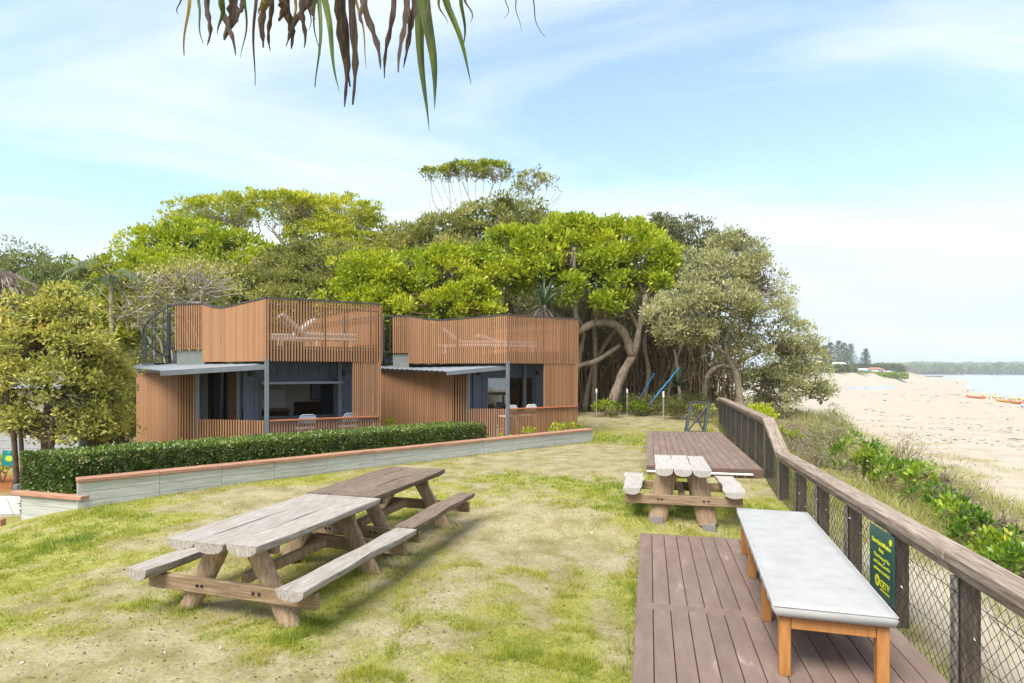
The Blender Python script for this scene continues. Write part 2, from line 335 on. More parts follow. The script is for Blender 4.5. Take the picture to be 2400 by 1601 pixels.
# runner grass on the upper beach, as ragged belts beside the dune foot
rg = fbm(X * 0.07, Y * 0.16, 0, 77, 5) - 0.5
SP = S
belt = np.exp(-((SP - 23 - 2.2 * rg * 10 + 0.02 * Y) / 4.0) ** 2) * sm(110, 60, Y) + 0.75 * np.exp(-((SP - 13 - 10 * rg) / 3.0) ** 2) * sm(45, 30, Y) + 0.6 * np.exp(-((SP - 34 - 20 * rg) / 2.6) ** 2) * sm(120, 70, Y)
nearsand = sm(0.05, 0.35, S) * sm(9.0, 6.5, Y); sandm = np.maximum(sandm, nearsand * 0.95)
beltm = np.clip(belt * (0.3 + 2.2 * fbm(X * 0.5, Y * 0.5, 0, 12, 4) - 0.55), 0, 1) * (X < 420)
green_far = np.maximum(sm(8, -4, S) * sm(120, 200, Y), sm(28, 32, Y) * sm(6, 0, S))
bare = bare_mask(X, Y)
mulch = np.clip(np.exp(-(((X + 10.4) / 1.2) ** 2 + ((Y - 12.6) / 1.2) ** 2)) * 1.6, 0, 1)

m, n, l, b = new_mat('lawn_soil_and_sand')
def attr(nm): a = n.new('ShaderNodeAttribute'); a.attribute_name = nm; return a.outputs['Fac']
t = n.new('ShaderNodeTexCoord'); P_ = t.outputs['Object']
def noi(scale, det=5, ro=0.6, vec=None):
    q = n.new('ShaderNodeTexNoise'); q.inputs['Scale'].default_value = scale; q.inputs['Detail'].default_value = det; q.inputs['Roughness'].default_value = ro
    l.new(vec or P_, q.inputs['Vector']); return q.outputs['Fac']
def cmix(f, a, c):
    q = n.new('ShaderNodeMix'); q.data_type = 'RGBA'
    if isinstance(f, float): q.inputs[0].default_value = f
    else: l.new(f, q.inputs[0])
    for i, v in ((6, a), (7, c)):
        if isinstance(v, tuple): q.inputs[i].default_value = (*v, 1)
        else: l.new(v, q.inputs[i])
    return q.outputs[2]
def rmp(f, stops): r = ramp(n, stops); l.new(f, r.inputs[0]); return r.outputs[0]
def mth(op, a, c):
    q = n.new('ShaderNodeMath'); q.operation = op; q.use_clamp = True
    for i, v in enumerate((a, c)):
        if isinstance(v, (int, float)): q.inputs[i].default_value = v
        else: l.new(v, q.inputs[i])
    return q.outputs[0]
soil = rmp(noi(2.3, 8, 0.65), [(0.28, (0.105, 0.075, 0.057)), (0.42, (0.22, 0.167, 0.13)), (0.55, (0.34, 0.272, 0.22)), (0.75, (0.46, 0.385, 0.325))])
spk = rmp(noi(34, 6, 0.75), [(0.32, (0.30, 0.28, 0.26)), (0.47, (0.9, 0.9, 0.9)), (0.6, (1.1, 1.1, 1.08)), (0.75, (1.4, 1.38, 1.32))])
q = n.new('ShaderNodeMix'); q.data_type = 'RGBA'; q.blend_type = 'MULTIPLY'; q.inputs[0].default_value = 0.9; l.new(soil, q.inputs[6]); l.new(spk, q.inputs[7]); soil = q.outputs[2]
turf = rmp(noi(22, 7, 0.75), [(0.25, (0.13, 0.14, 0.026)), (0.5, (0.27, 0.27, 0.042)), (0.75, (0.40, 0.355, 0.10))])
fine_ = rmp(noi(26, 6, 0.8), [(0.38, (0, 0, 0)), (0.62, (1, 1, 1))]); sharp = mth('ADD', mth('MULTIPLY', attr('bare'), 1.5), -0.30); sharp = mth('ADD', mth('MULTIPLY', sharp, 0.65), mth('MULTIPLY', fine_, 0.35))
near = cmix(sharp, turf, soil)
near = cmix(attr('mulch'), near, rmp(noi(25, 4), [(0.3, (0.16, 0.055, 0.02)), (0.7, (0.40, 0.16, 0.06))]))
mpw = n.new('ShaderNodeMapping'); mpw.inputs['Scale'].default_value = (0.05, 0.22, 1); mpw.inputs['Rotation'].default_value = (0, 0, R(-35)); l.new(P_, mpw.inputs[0])
sand = rmp(noi(0.35, 8, 0.6), [(0.3, (0.35, 0.29, 0.215)), (0.55, (0.41, 0.355, 0.28)), (0.8, (0.46, 0.415, 0.345))])
deb = rmp(noi(9, 7, 0.72, mpw.outputs[0]), [(0.615, (0, 0, 0)), (0.67, (0.8, 0.8, 0.8))])
sand = cmix(deb, sand, (0.26, 0.15, 0.085))
sand = cmix(mth('MULTIPLY', attr('belt'), 0.9), sand, rmp(noi(3, 6, 0.7), [(0.3, (0.16, 0.165, 0.035)), (0.55, (0.30, 0.27, 0.075)), (0.8, (0.42, 0.36, 0.16))]))
full = cmix(attr('sand'), near, sand)
full = cmix(attr('gfar'), full, rmp(noi(0.02, 5), [(0.3, (0.04, 0.06, 0.02)), (0.7, (0.10, 0.12, 0.035))]))
l.new(full, b.inputs['Base Color']); b.inputs['Roughness'].default_value = 0.95; b.inputs['Specular IOR Level'].default_value = 0.1
bp = n.new('ShaderNodeBump'); bp.inputs['Strength'].default_value = 0.5; bp.inputs['Distance'].default_value = 0.03; l.new(noi(14, 6, 0.7), bp.inputs['Height']); l.new(bp.outputs[0], b.inputs['Normal'])
MAT['ground'] = m
me = np_mesh('ground', np.stack([X, Y, Z], -1).reshape(-1, 3), F, MAT['ground'], {'bare': bare.ravel(), 'sand': sandm.ravel(), 'belt': beltm.ravel(), 'gfar': green_far.ravel(), 'mulch': mulch.ravel()}, smooth=True)
tag(link('ground', me), 'worn lawn and dune running down to the sandy beach', None, None, 'structure')

# ------------------------------------------------------------------ sea and tidal pool
m, n, l, b = new_mat('pale_shallow_sea')
t = n.new('ShaderNodeTexCoord'); mp_ = n.new('ShaderNodeMapping'); mp_.inputs['Scale'].default_value = (0.012, 0.05, 1); mp_.inputs['Rotation'].default_value = (0, 0, R(-30)); l.new(t.outputs['Object'], mp_.inputs[0])
q = n.new('ShaderNodeTexNoise'); q.inputs['Scale'].default_value = 1.0; q.inputs['Detail'].default_value = 6; l.new(mp_.outputs[0], q.inputs['Vector'])
r = ramp(n, [(0.35, (0.27, 0.315, 0.315)), (0.52, (0.33, 0.365, 0.36)), (0.60, (0.37, 0.40, 0.39)), (0.64, (0.55, 0.57, 0.57)), (0.70, (0.34, 0.38, 0.375))]); l.new(q.outputs['Fac'], r.inputs[0]); l.new(r.outputs[0], b.inputs['Base Color'])
b.inputs['Roughness'].default_value = 0.18; b.inputs['Specular IOR Level'].default_value = 0.5
q2 = n.new('ShaderNodeTexNoise'); q2.inputs['Scale'].default_value = 0.6; q2.inputs['Detail'].default_value = 4; l.new(t.outputs['Object'], q2.inputs['Vector'])
bp = n.new('ShaderNodeBump'); bp.inputs['Strength'].default_value = 0.35; bp.inputs['Distance'].default_value = 0.5; l.new(q2.outputs['Fac'], bp.inputs['Height']); l.new(bp.outputs[0], b.inputs['Normal'])
MAT['sea'] = m
def beach_pt(px, py, z=BEACH + 0.02): p = ground_pix(px, py, z); return p
SEAZ = BEACH + 0.06
shore = [(420, -600), (240, 0), (205, 110)] + [tuple(ground_pix(px, py, SEAZ)[:2]) for px, py in ((2400, 934), (2345, 928), (2305, 921), (2272, 913), (2262, 905), (2275, 898), (2258, 892), (2225, 887), (2170, 882.5), (2120, 879.5))]
def dens(pts, k=6):
    o = []
    for i in range(len(pts) - 1):
        for j in range(k):
            t_ = j / k; o.append((pts[i][0] * (1 - t_) + pts[i + 1][0] * t_, pts[i][1] * (1 - t_) + pts[i + 1][1] * t_))
    return o + [pts[-1]]
rng = random.Random(4)
sh = [(p[0] + rng.uniform(-1, 1) * p[1] * 0.006, p[1] + rng.uniform(-1, 1) * 1.2) for p in dens(shore)]
poly = sh + [(4200, 2600), (9000, 2500), (9000, -600)]
tag(MB().prism(poly, SEAZ - 0.6, SEAZ).build('sea', MAT['sea']), 'pale shallow sea beyond the wide beach', None, None, 'structure')
pool = [ground_pix(px, py, BEACH + 0.05) for px, py in ((1935, 913), (1985, 909), (2030, 905.5), (2075, 903.5), (2100, 906), (2098, 911), (2070, 913.5), (2020, 913), (1970, 914.5))]
tag(MB().prism([(p.x, p.y) for p in pool], BEACH - 0.5, BEACH + 0.05).build('tidal_pool', MAT['sea']), 'shallow pool of water left on the sand', None, None, 'structure')

# ------------------------------------------------------------------ far hills
MAT['hill'] = noise_mat('wooded_hills', [(0.3, (0.035, 0.06, 0.03)), (0.7, (0.075, 0.10, 0.05))], scale=0.004, rough=0.95)
hx = np.linspace(-9000, 10500, 240); rows = []
prof = 2 + (18 + 30 * fbm(hx / 1700, hx * 0 + 3, 0, 5, 5)) * 8000 / 1400
prof = prof * (0.72 + 0.28 * np.exp(-((hx - 6000) / 1900) ** 2))
V = []
for j, (dy, k) in enumerate(((-1500, 0.0), (-900, 0.3), (-400, 0.72), (0, 1.0), (700, 0.5), (1500, 0.0))):
    wob = 1 + 0.22 * (fbm(hx / 500, hx * 0 + j * 1.7, 0, 9) - 0.5) if 0 < k < 1 else 1
    V.append(np.stack([hx, hx * 0 + 8600 + dy + 400 * np.sin(hx / 2300), -12 + (prof + 12) * k * wob], -1))
V = np.array(V); ny_, nx_ = V.shape[:2]; idx = np.arange(nx_ * ny_).reshape(ny_, nx_)
F = np.stack([idx[:-1, :-1], idx[:-1, 1:], idx[1:, 1:], idx[1:, :-1]], -1).reshape(-1, 4)
tag(link('hills', np_mesh('hills', V.reshape(-1, 3), F, MAT['hill'], smooth=True)), 'low blue hills far across the bay', None, None, 'structure')

# ------------------------------------------------------------------ path at the left, in front of the car park
pp = [(-9.4, 9.4), (-7.9, 9.75), (-7.75, 10.2), (-8.1, 10.75), (-9.6, 10.75), (-12.5, 10.6), (-12.5, 9.3)]
V = [(x, y, gz1(x, y) + 0.03) for x, y in pp]
mb = MB(); mb.v = [Vector(p) for p in V] + [Vector((p[0], p[1], p[2] - 0.12)) for p in V]; k = len(V)
mb.f = [list(range(k)), list(range(k, 2 * k))[::-1]] + [[i, i + k, (i + 1) % k + k, (i + 1) % k] for i in range(k)]
tag(mb.build('path', MAT['concrete']), 'pale concrete path at the end of the low planter wall', None, None, 'structure')
# ------------------------------------------------------------------ the two timber cabins
UNIT = MB().box((0, 0, 0.5), (1, 1, 1)).mesh('slat', MAT['slat'])
def V3(p, z): return Vector((p[0], p[1], z))
def lerp(a, b, t): return a + (b - a) * t

def slat_run(par, A, B, z0, z1, pitch, w, d, t0=0.0, t1=1.0, name='slat'):
    A, B = Vector(A), Vector(B); D_ = (B - A); Ln = D_.length; ang = math.atan2(D_.y, D_.x)
    n_ = max(1, int(round(Ln * (t1 - t0) / pitch)))
    for i in range(n_):
        t_ = t0 + (t1 - t0) * (i + 0.5) / n_; p = lerp(A, B, t_)
        a = z0(t_) if callable(z0) else z0; c = z1(t_) if callable(z1) else z1
        link(name, UNIT, par, (p.x, p.y, a), (0, 0, ang), (w, d, c - a))

def rail_profile(t):
    pts = ((0, 0), (0.15, -0.035), (0.35, -0.075), (0.55, -0.12), (0.68, -0.135), (0.8, -0.11), (0.9, -0.05), (1, 0.0))
    for (a, za), (b_, zb) in zip(pts[:-1], pts[1:]):
        if t <= b_: k = (t - a) / (b_ - a); k = k * k * (3 - 2 * k) if a >= 0.68 else k; return za + (zb - za) * k
    return 0.0

def cabin(label, c, cab):
    P0, P1, P2, PL, PS, Q1, Q2, Q3 = [Vector(c[k]) for k in ('P0', 'P1', 'P2', 'PL', 'PS', 'Q1', 'Q2', 'Q3')]
    G0, FL, RF, DK, TOP = c['g'], 0.02, 2.20, 2.46, 3.58
    base = V3(P0, G0); E = empty('cabin', base); tag(E, label, 'cabin', None)
    off = -base
    def part(mb, name, mat, par=None, bevel=0.0, smooth=False):
        o = mb.build(name, mat, par or E, bevel, smooth)
        if par is None: o.location = off
        return o
    u = (P1 - P0).normalized(); nrm = Vector((-u.y, u.x))
    back = (P2 - P1); P3 = PL + back * 0.62
    # floor, roof deck
    part(MB().prism([P0 + u * 0.02 + nrm * 0.05, P1 + nrm * 0.05, P2, P3, Q3 + nrm * 0.08, Q1 + nrm * 0.1], G0, FL), 'floor', MAT['charcoal'])
    part(MB().prism([P0 + nrm * 0.07, P1 + nrm * 0.07, P2, P3, PL + nrm * 0.10], RF + 0.03, DK), 'roof_deck', MAT['charcoal'])
    for k in range(9):                                            # roof deck boards
        a, b_ = lerp(P0, PL, (k + 0.06) / 9), lerp(P0, PL, (k + 0.97) / 9)
        a2, b2 = lerp(P1, P2, (k + 0.06) / 9), lerp(P1, P2, (k + 0.97) / 9)
        part(MB().prism([lerp(a, a2, 0.04) + nrm * 0.1, lerp(a, a2, 0.97), lerp(b_, b2, 0.97), lerp(b_, b2, 0.04) + nrm * 0.1], DK + 0.003, DK + 0.025), 'deck_board', MAT['slat_rail'])
    # recessed room wall with the servery window
    WA_, WB_ = P0 + nrm * 1.05, P1 + nrm * 1.05
    C = ray_line(c['corner'], WA_, WB_); Wl = ray_line(c['win'][0], WA_, WB_); Wr = ray_line(c['win'][1], WA_, WB_)
    wz0, wz1 = c['wz']; Lw = (WB_ - C).length; ud = (WB_ - C).normalized(); tl, trr = (Wl - C).length, (Wr - C).length
    wall = part(MB().bar(V3(C, RF - 0.03), V3(WB_, RF - 0.03), 0.1, 0.06), 'wall', MAT['slate'])
    def board(t0, t1, z0, z1):
        m_ = MB().prism([C + ud * t0 - nrm * 0.02, C + ud * t1 - nrm * 0.02, C + ud * t1 + nrm * 0.05, C + ud * t0 + nrm * 0.05], z0, z1)
        m_.build('wall_board', MAT['slate'], wall)
    t_ = 0.0
    while t_ < Lw - 0.02:
        e = min(t_ + 0.245, Lw)
        for (a, b_) in ((t_, e),):
            cuts = [a] + [q for q in (tl, trr) if a < q < b_] + [b_]
            for x0, x1 in zip(cuts[:-1], cuts[1:]):
                mid = (x0 + x1) / 2; x1g = x1 - (0.008 if x1 == b_ else 0)
                if tl < mid < trr: board(x0, x1g, wz1, RF - 0.06); board(x0, x1g, FL, wz0)
                else: board(x0, x1g, FL, RF - 0.06)
        t_ = e
    part(MB().prism([C + nrm * 0.055, WB_ + nrm * 0.055, WB_ + nrm * 0.07, C + nrm * 0.07], wz1 + 0.02, RF - 0.06), 'wall_lining', MAT['cream'])
    part(MB().prism([C + nrm * 0.055, WB_ + nrm * 0.055, WB_ + nrm * 0.07, C + nrm * 0.07], FL, wz0 - 0.02), 'wall_lining', MAT['cream'])
    # window
    def at(t, dn, z): p = C + ud * t + nrm * dn; return Vector((p.x, p.y, z))
    fr_ = MB()
    for t0, t1, z0, z1 in ((tl, tl + 0.06, wz0, wz1), (trr - 0.06, trr, wz0, wz1), (tl + 0.06, trr - 0.06, wz1 - 0.06, wz1), (tl + 0.06, trr - 0.06, wz0, wz0 + 0.06)):
        fr_.prism([(C + ud * t0 - nrm * 0.045)[:2], (C + ud * t1 - nrm * 0.045)[:2], (C + ud * t1 + nrm * 0.04)[:2], (C + ud * t0 + nrm * 0.04)[:2]], z0, z1)
    win = part(fr_, 'window', MAT['charcoal'] if c['open'] else MAT['slate'])
    if c['open']:                                                 # sash swung up and held level by two stays
        sash = MB()
        for (t0, t1, d0, d1) in ((tl, trr, -0.05, -0.11), (tl, trr, -0.66, -0.72), (tl, tl + 0.06, -0.11, -0.66), (trr - 0.06, trr, -0.11, -0.66)):
            sash.prism([(C + ud * t0 + nrm * d0)[:2], (C + ud * t1 + nrm * d0)[:2], (C + ud * t1 + nrm * d1)[:2], (C + ud * t0 + nrm * d1)[:2]], wz1 - 0.055, wz1 - 0.005)
        sash.build('sash', MAT['steel_grey'], win)
        MB().prism([at(tl + 0.06, -0.11, 0)[:2], at(trr - 0.06, -0.11, 0)[:2], at(trr - 0.06, -0.66, 0)[:2], at(tl + 0.06, -0.66, 0)[:2]], wz1 - 0.035, wz1 - 0.025).build('pane', MAT['glass'], win)
        for tt in (tl + 0.1, trr - 0.1): MB().tube([at(tt, -0.03, wz1 + 0.1), at(tt, -0.6, wz1)], 0.012, 6).build('stay', MAT['black'], win)
    else:
        MB().prism([at(tl + 0.06, -0.01, 0)[:2], at(trr - 0.06, -0.01, 0)[:2], at(trr - 0.06, 0.0, 0)[:2], at(tl + 0.06, 0.0, 0)[:2]], wz0 + 0.06, wz1 - 0.06).build('pane', MAT['glass'], win)
        tr2 = MB()
        for t0, t1, z0, z1 in ((tl - 0.12, tl - 0.04, wz0 - 0.1, wz1 + 0.12), (trr + 0.04, trr + 0.12, wz0 - 0.1, wz1 + 0.12), (tl - 0.04, trr + 0.04, wz1 + 0.04, wz1 + 0.12)):
            tr2.prism([at(t0, -0.05, 0)[:2], at(t1, -0.05, 0)[:2], at(t1, -0.021, 0)[:2], at(t0, -0.021, 0)[:2]], z0, z1)
        tr2.build('trim', MAT['slate'], win)
    for px in c['lamps']:
        lp = ray_line(px, WA_ - nrm * 0.06, WB_ - nrm * 0.06)
        o = part(MB().tube([V3(lp, 1.86), V3(lp, 1.97)], 0.05, 10).bar(V3(lp, 1.915), V3(lp + nrm * 0.045, 1.915), 0.05, 0.05), 'wall_lamp', MAT['black'])
    # room shell seen through the openings
    ld = (Q2 - P0).normalized(); ln = Vector((ld.y, -ld.x)); ln = ln if ln.dot(nrm) > 0 else -ln
    EL = C + ld * c['doorlen']
    D2 = C + nrm * 2.3; DE = EL + ln * 2.2; WR = WB_ + nrm * 2.3
    part(MB().prism([D2, WR, WR + nrm * 0.06, D2 + nrm * 0.06], FL, RF), 'back_wall', MAT['cream'])
    part(MB().prism([WB_ + nrm * 0.08, WB_ + nrm * 2.3, WB_ + nrm * 2.3 + u * 0.05, WB_ + nrm * 0.08 + u * 0.05], FL, RF), 'side_wall', MAT['cream'])
    part(MB().prism([P1 + nrm * 0.9 + u * 0.06, P2 + u * 0.06, P2 - u * 0.01, P1 + nrm * 0.9 - u * 0.01], G0, RF + 0.02), 'side_cladding', MAT['slate'])
    part(MB().prism([EL, DE, DE + ld * 0.05, EL + ld * 0.05], FL, 2.045), 'side_wall', MAT['greygreen'])
    part(MB().prism([DE, D2, D2 + nrm * 0.05, DE + nrm * 0.05], FL, 2.045), 'back_wall', MAT['cream'])
    part(MB().prism([C, WB_, WR, D2, DE, EL], 2.05, 2.08), 'ceiling', MAT['charcoal'])
    # door wall to the left of the servery
    def dseg(a, b_): return ray_line(a, C, EL), ray_line(b_, C, EL)
    door = part(MB().bar(V3(C, RF - 0.19), V3(EL, RF - 0.19), 0.1, 0.07), 'door', MAT['charcoal'])
    for i, (a, b_, kind) in enumerate(c['doors']):
        A_, B_ = dseg(a, b_)
        if kind == 'glass':
            MB().prism([A_, B_, B_ + ln * 0.012, A_ + ln * 0.012], FL, RF - 0.225).build('pane', MAT['glass'], door)
        else:
            MB().prism([A_ - ln * 0.04, B_ - ln * 0.04, B_ + ln * 0.05, A_ + ln * 0.05], FL, RF - 0.225).build('door_panel' if kind in ('greygreen', 'slate') else 'mullion', MAT[kind], door)
    # posts
    for p, z1 in ((P0, RF + 0.05), (ray_line(c['rpost'], P0, P1) + nrm * 0.06, RF + 0.03), (Q1 + ln * 0.06, 2.0), (ray_line(c['rpost2'], P0, P1) + nrm * 0.9, RF)):
        part(MB().box((p.x, p.y, (G0 + z1) / 2), (0.085, 0.085, z1 - G0), Matrix.Rotation(math.atan2(u.y, u.x), 3, 'Z')), 'post', MAT['steel_grey'], bevel=0.004)
    # upper screens: frame rails then every slat
    def screen(A, B, zs, inset, posts=()):
        A_, B_ = A + inset, B + inset; m_ = MB()
        for z in zs: m_.bar(V3(A_, z), V3(B_, z), 0.02, 0.045)
        for t in posts: q_ = lerp(A_, B_, t); m_.box((q_.x, q_.y, (2.25 + 3.5) / 2), (0.04, 0.04, 1.2))
        return part(m_, 'screen', MAT['charcoal'])
    s1 = screen(P0, P1, (2.30, 2.52, 3.42), nrm * 0.045, (0.02, 0.5, 0.97)); slat_run(s1, P0, P1, RF, TOP, 0.0625, 0.030, 0.032)
    nl = Vector((-(PL - P0).y, (PL - P0).x)).normalized(); nl = nl if nl.dot(nrm) > 0 else -nl
    s2 = screen(P0, PL, (2.30, 2.62), nl * 0.045, (0.5,)); slat_run(s2, P0, PL, RF, lambda t: TOP + rail_profile(t), c['pl'][0], c['pl'][1], 0.034)
    s3 = screen(PL, PS, (2.60, 3.30), nl * 0.04); slat_run(s3, PL, PS, 2.50, TOP, 0.063, 0.03, 0.03)
    nb = Vector(((P2 - P1).y, -(P2 - P1).x)).normalized(); nb = nb if nb.dot(u) > 0 else -nb
    s4 = screen(P1, P2, (2.6, 3.3), -nb * 0.05, (0.1, 0.4, 0.7, 0.98)); slat_run(s4, P1 + nb * 0.03, P2 + nb * 0.03, RF, 3.52, 0.072, 0.06, 0.03)
    rim = [V3(lerp(P2, P1, t), TOP - 0.05 + 0.065 * t) for t in np.linspace(0, 1, 4)] + [V3(P1, TOP + 0.016), V3(P0, TOP + 0.016)] + [V3(lerp(P0, PL, t), TOP + 0.016 + rail_profile(t)) for t in np.linspace(0.02, 1, 26)] + [V3(PS, TOP + 0.016)]
    mr = MB()
    for a, b_ in zip(rim[:-1], rim[1:]): mr.bar(a, b_ + (b_ - a).normalized() * 0.006, 0.06, 0.03)
    part(mr, 'top_rail', MAT['charcoal'])
    # lower screens
    RE = ray_line(c['rpost'], P0, P1)
    m_ = MB().bar(V3(P0 + u * 0.06, 0.89), V3(RE, 0.89), 0.11, 0.035); cap = part(m_, 'hand_rail', MAT['slat_rail'], bevel=0.004)
    s5 = part(MB().bar(V3(P0 + nrm * 0.04 + u * 0.05, 0.76), V3(P1 + nrm * 0.04, 0.76), 0.03, 0.05).bar(V3(P0 + nrm * 0.04 + u * 0.05, 0.1), V3(P1 + nrm * 0.04, 0.1), 0.03, 0.05), 'balustrade', MAT['charcoal'])
    slat_run(s5, P0, P1, G0, 0.87, 0.058, 0.028, 0.03, 0.02, 1.0)
    SA = ray_line(c['screen_px'], P0, P1)
    s6 = part(MB().bar(V3(SA + nrm * 0.05, 1.5), V3(RE + nrm * 0.05, 1.5), 0.03, 0.05), 'screen', MAT['charcoal'])
    slat_run(s6, SA + nrm * 0.02, RE + nrm * 0.02, 0.91, RF + 0.01, 0.050, 0.032, 0.03)
    slat_run(s6, lerp(P0, P1, 0.965), P1, 0.88, RF, 0.045, 0.032, 0.032)
    s7 = part(MB().bar(V3(P0 + ln * 0.04, 0.80), V3(Q1 + ln * 0.04, 0.80), 0.03, 0.04).bar(V3(P0 + ln * 0.04, 0.35), V3(Q1 + ln * 0.04, 0.35), 0.03, 0.04), 'balustrade', MAT['charcoal'])
    slat_run(s7, P0, Q1, G0, 0.90, 0.066, 0.032, 0.03, 0.03, 0.98)
    s8 = part(MB().bar(V3(Q1 + ln * 0.04, 1.8), V3(Q2 + ln * 0.04, 1.8), 0.03, 0.04).bar(V3(Q1 + ln * 0.04, 0.5), V3(Q2 + ln * 0.04, 0.5), 0.03, 0.04), 'screen', MAT['charcoal'])
    slat_run(s8, Q1, Q2, G0, 1.97, 0.075, 0.034, 0.034)
    qn = Vector((-(Q3 - Q2).y, (Q3 - Q2).x)).normalized(); qn = qn if qn.dot(nrm) > 0 else -qn
    s9 = part(MB().prism([Q2 + qn * 0.03, Q3 + qn * 0.03, Q3 + qn * 0.07, Q2 + qn * 0.07], G0, 2.0), 'wall_panel', MAT['slat_rail'])
    slat_run(s9, Q2, Q3, G0, 1.99, c['pw'][0], c['pw'][1], 0.035)
    # awning of ribbed metal
    a0, a1, b0, b1 = [Vector(q) for q in c['awn']]                # drip edge a0-a1, house edge b0-b1
    K = 84; vs = []; fs = []
    for k in range(K + 1):
        t = k / K; rib = 0.02 * (1 if (k % 6) in (1, 2) else 0)
        for (pa, pb, s) in ((a0, a1, 0), (b0, b1, 1)):
            p = lerp(pa, pb, t); vs.append(Vector((p.x, p.y, p.z + rib))); vs.append(Vector((p.x, p.y, p.z + rib - 0.006)))
    for k in range(K):
        i = k * 4; j = i + 4; fs += [[i, i + 2, j + 2, j], [i + 1, j + 1, j + 3, i + 3], [i, j, j + 1, i + 1], [i + 2, i + 3, j + 3, j + 2]]
    fs += [[0, 1, 3, 2], [K * 4, K * 4 + 2, K * 4 + 3, K * 4 + 1]]
    mb = MB(); mb.v = vs; mb.f = fs; awn = part(mb, 'awning', MAT['roofmetal'])
    dn = Vector((0, 0, -0.055))
    MB().bar(a1 + dn, b1 + dn, 0.035, 0.11).build('fascia', MAT['steel_grey'], awn)
    i1 = lerp(a1, a0, 0.2) * 0.9 + lerp(b1, b0, 0.2) * 0.1; i2 = lerp(a1, a0, 0.2) * 0.12 + lerp(b1, b0, 0.2) * 0.88
    MB().bar(i1 + dn * 0.8, i2 + dn * 0.8, 0.05, 0.07).build('rafter', MAT['steel_grey'], awn)
    MB().bar(lerp(a0, b0, 0.1) + dn * 0.9, lerp(a1, b1, 0.1) + dn * 0.9, 0.05, 0.07).build('batten', MAT['steel_grey'], awn)
    # grey-green upper wall behind the stairs
    part(MB().prism([PL + nl * 0.05, PS + nl * 0.05, PS + nl * 0.5 + (PS - PL).normalized() * 0.1, PL + nl * 0.5], 2.0, 2.47), 'upper_wall', MAT['greygreen'])
    # spiral stair
    ctr = Vector(c['stair']); rs = 0.6
    st = part(MB().tube([V3(ctr, G0), V3(ctr, 3.5)], 0.045, 10), 'spiral_stair', MAT['charcoal'])
    a_top = math.atan2((PS - ctr).y, (PS - ctr).x); nst = 13; rail = []
    for k in range(nst):
        z = FL + (DK + 0.12 - FL) * (k + 1) / nst; a = a_top - (nst - 1 - k) * R(27)
        da = R(15)
        pl = [ctr + Vector((math.cos(a - da), math.sin(a - da))) * 0.05, ctr + Vector((math.cos(a - da), math.sin(a - da))) * rs, ctr + Vector((math.cos(a + da), math.sin(a + da))) * rs, ctr + Vector((math.cos(a + da), math.sin(a + da))) * 0.05]
        MB().prism(pl, z - 0.04, z).build('tread', MAT['charcoal'], st)
        for da_ in (-R(9), R(9)):
            o_ = ctr + Vector((math.cos(a + da_), math.sin(a + da_))) * (rs - 0.02)
            MB().tube([V3(o_, z - 0.02), V3(o_, z + 1.05)], 0.016, 5).build('baluster', MAT['charcoal'], st)
        rail.append(V3(ctr + Vector((math.cos(a), math.sin(a))) * (rs - 0.02), z + 1.07))
    MB().tube(rail + [V3(PS, TOP)], 0.022, 7).build('hand_rail', MAT['charcoal'], st)
    c['_'] = dict(P0=P0, P1=P1, P2=P2, PL=PL, u=u, n=nrm, DK=DK, FL=FL, C=C, WA=WA_, WB=WB_, W2=D2, W3=WR)
    return E

H1 = dict(P0=v2(625, 13.1), P1=v2(893, 14.4), P2=Vector((-6.2, 17.7)), PL=v2(475, 14.3), PS=v2(410, 14.45), Q1=v2(458, 13.45), Q2=v2(419, 13.55), Q3=v2(321, 14.5), g=-0.32,
          corner=570, win=(606, 787), wz=(0.85, 1.74), open=True, lamps=(587, 806), doorlen=2.4, pl=(0.060, 0.0565), pw=(0.052, 0.048),
          doors=((557, 564, 'steel_grey'), (536, 556, 'darkwood'), (521, 535, 'glass'), (518, 521, 'charcoal'), (503, 517, 'black'), (490, 497, 'black'), (452, 489, 'greygreen')), rpost=884, rpost2=819, screen_px=826,
          awn=(pix(306, 862, 14.6), pix(376, 869, 12.7), Vector((*v2(330, 16.2), 2.17)), Vector((*v2(622, 13.2), 2.13))), stair=v2(396, 15.5))
H2 = dict(P0=v2(1190, 17.07), P1=v2(1354, 18.5), P2=v2(1354, 18.5) + Vector((-2.9, 3.5)), PL=v2(957, 17.45), PS=v2(920, 17.55), Q1=v2(1096, 17.25), Q2=v2(1060, 17.3), Q3=v2(888, 17.75), g=-0.12,
          corner=1108, win=(1138, 1250), wz=(0.75, 1.82), open=False, lamps=(1121, 1259), doorlen=1.3, pl=(0.059, 0.040), pw=(0.056, 0.044),
          doors=((1100, 1106, 'steel_grey'), (1080, 1099, 'black'), (1062, 1079, 'glass'), (1040, 1061, 'greygreen')), rpost=1349, rpost2=1270, screen_px=1275,
          awn=(pix(884, 863, 17.6), pix(1046, 870.5, 16.5), Vector((*v2(905, 18.9), 2.17)), Vector((*v2(1188, 17.2), 2.13))), stair=v2(896, 18.6))
cabin('timber slat cabin with its servery window propped open, behind the long hedge', H1, None)
cabin('timber slat cabin with a closed picture window, beside the leaning tree trunk', H2, None)

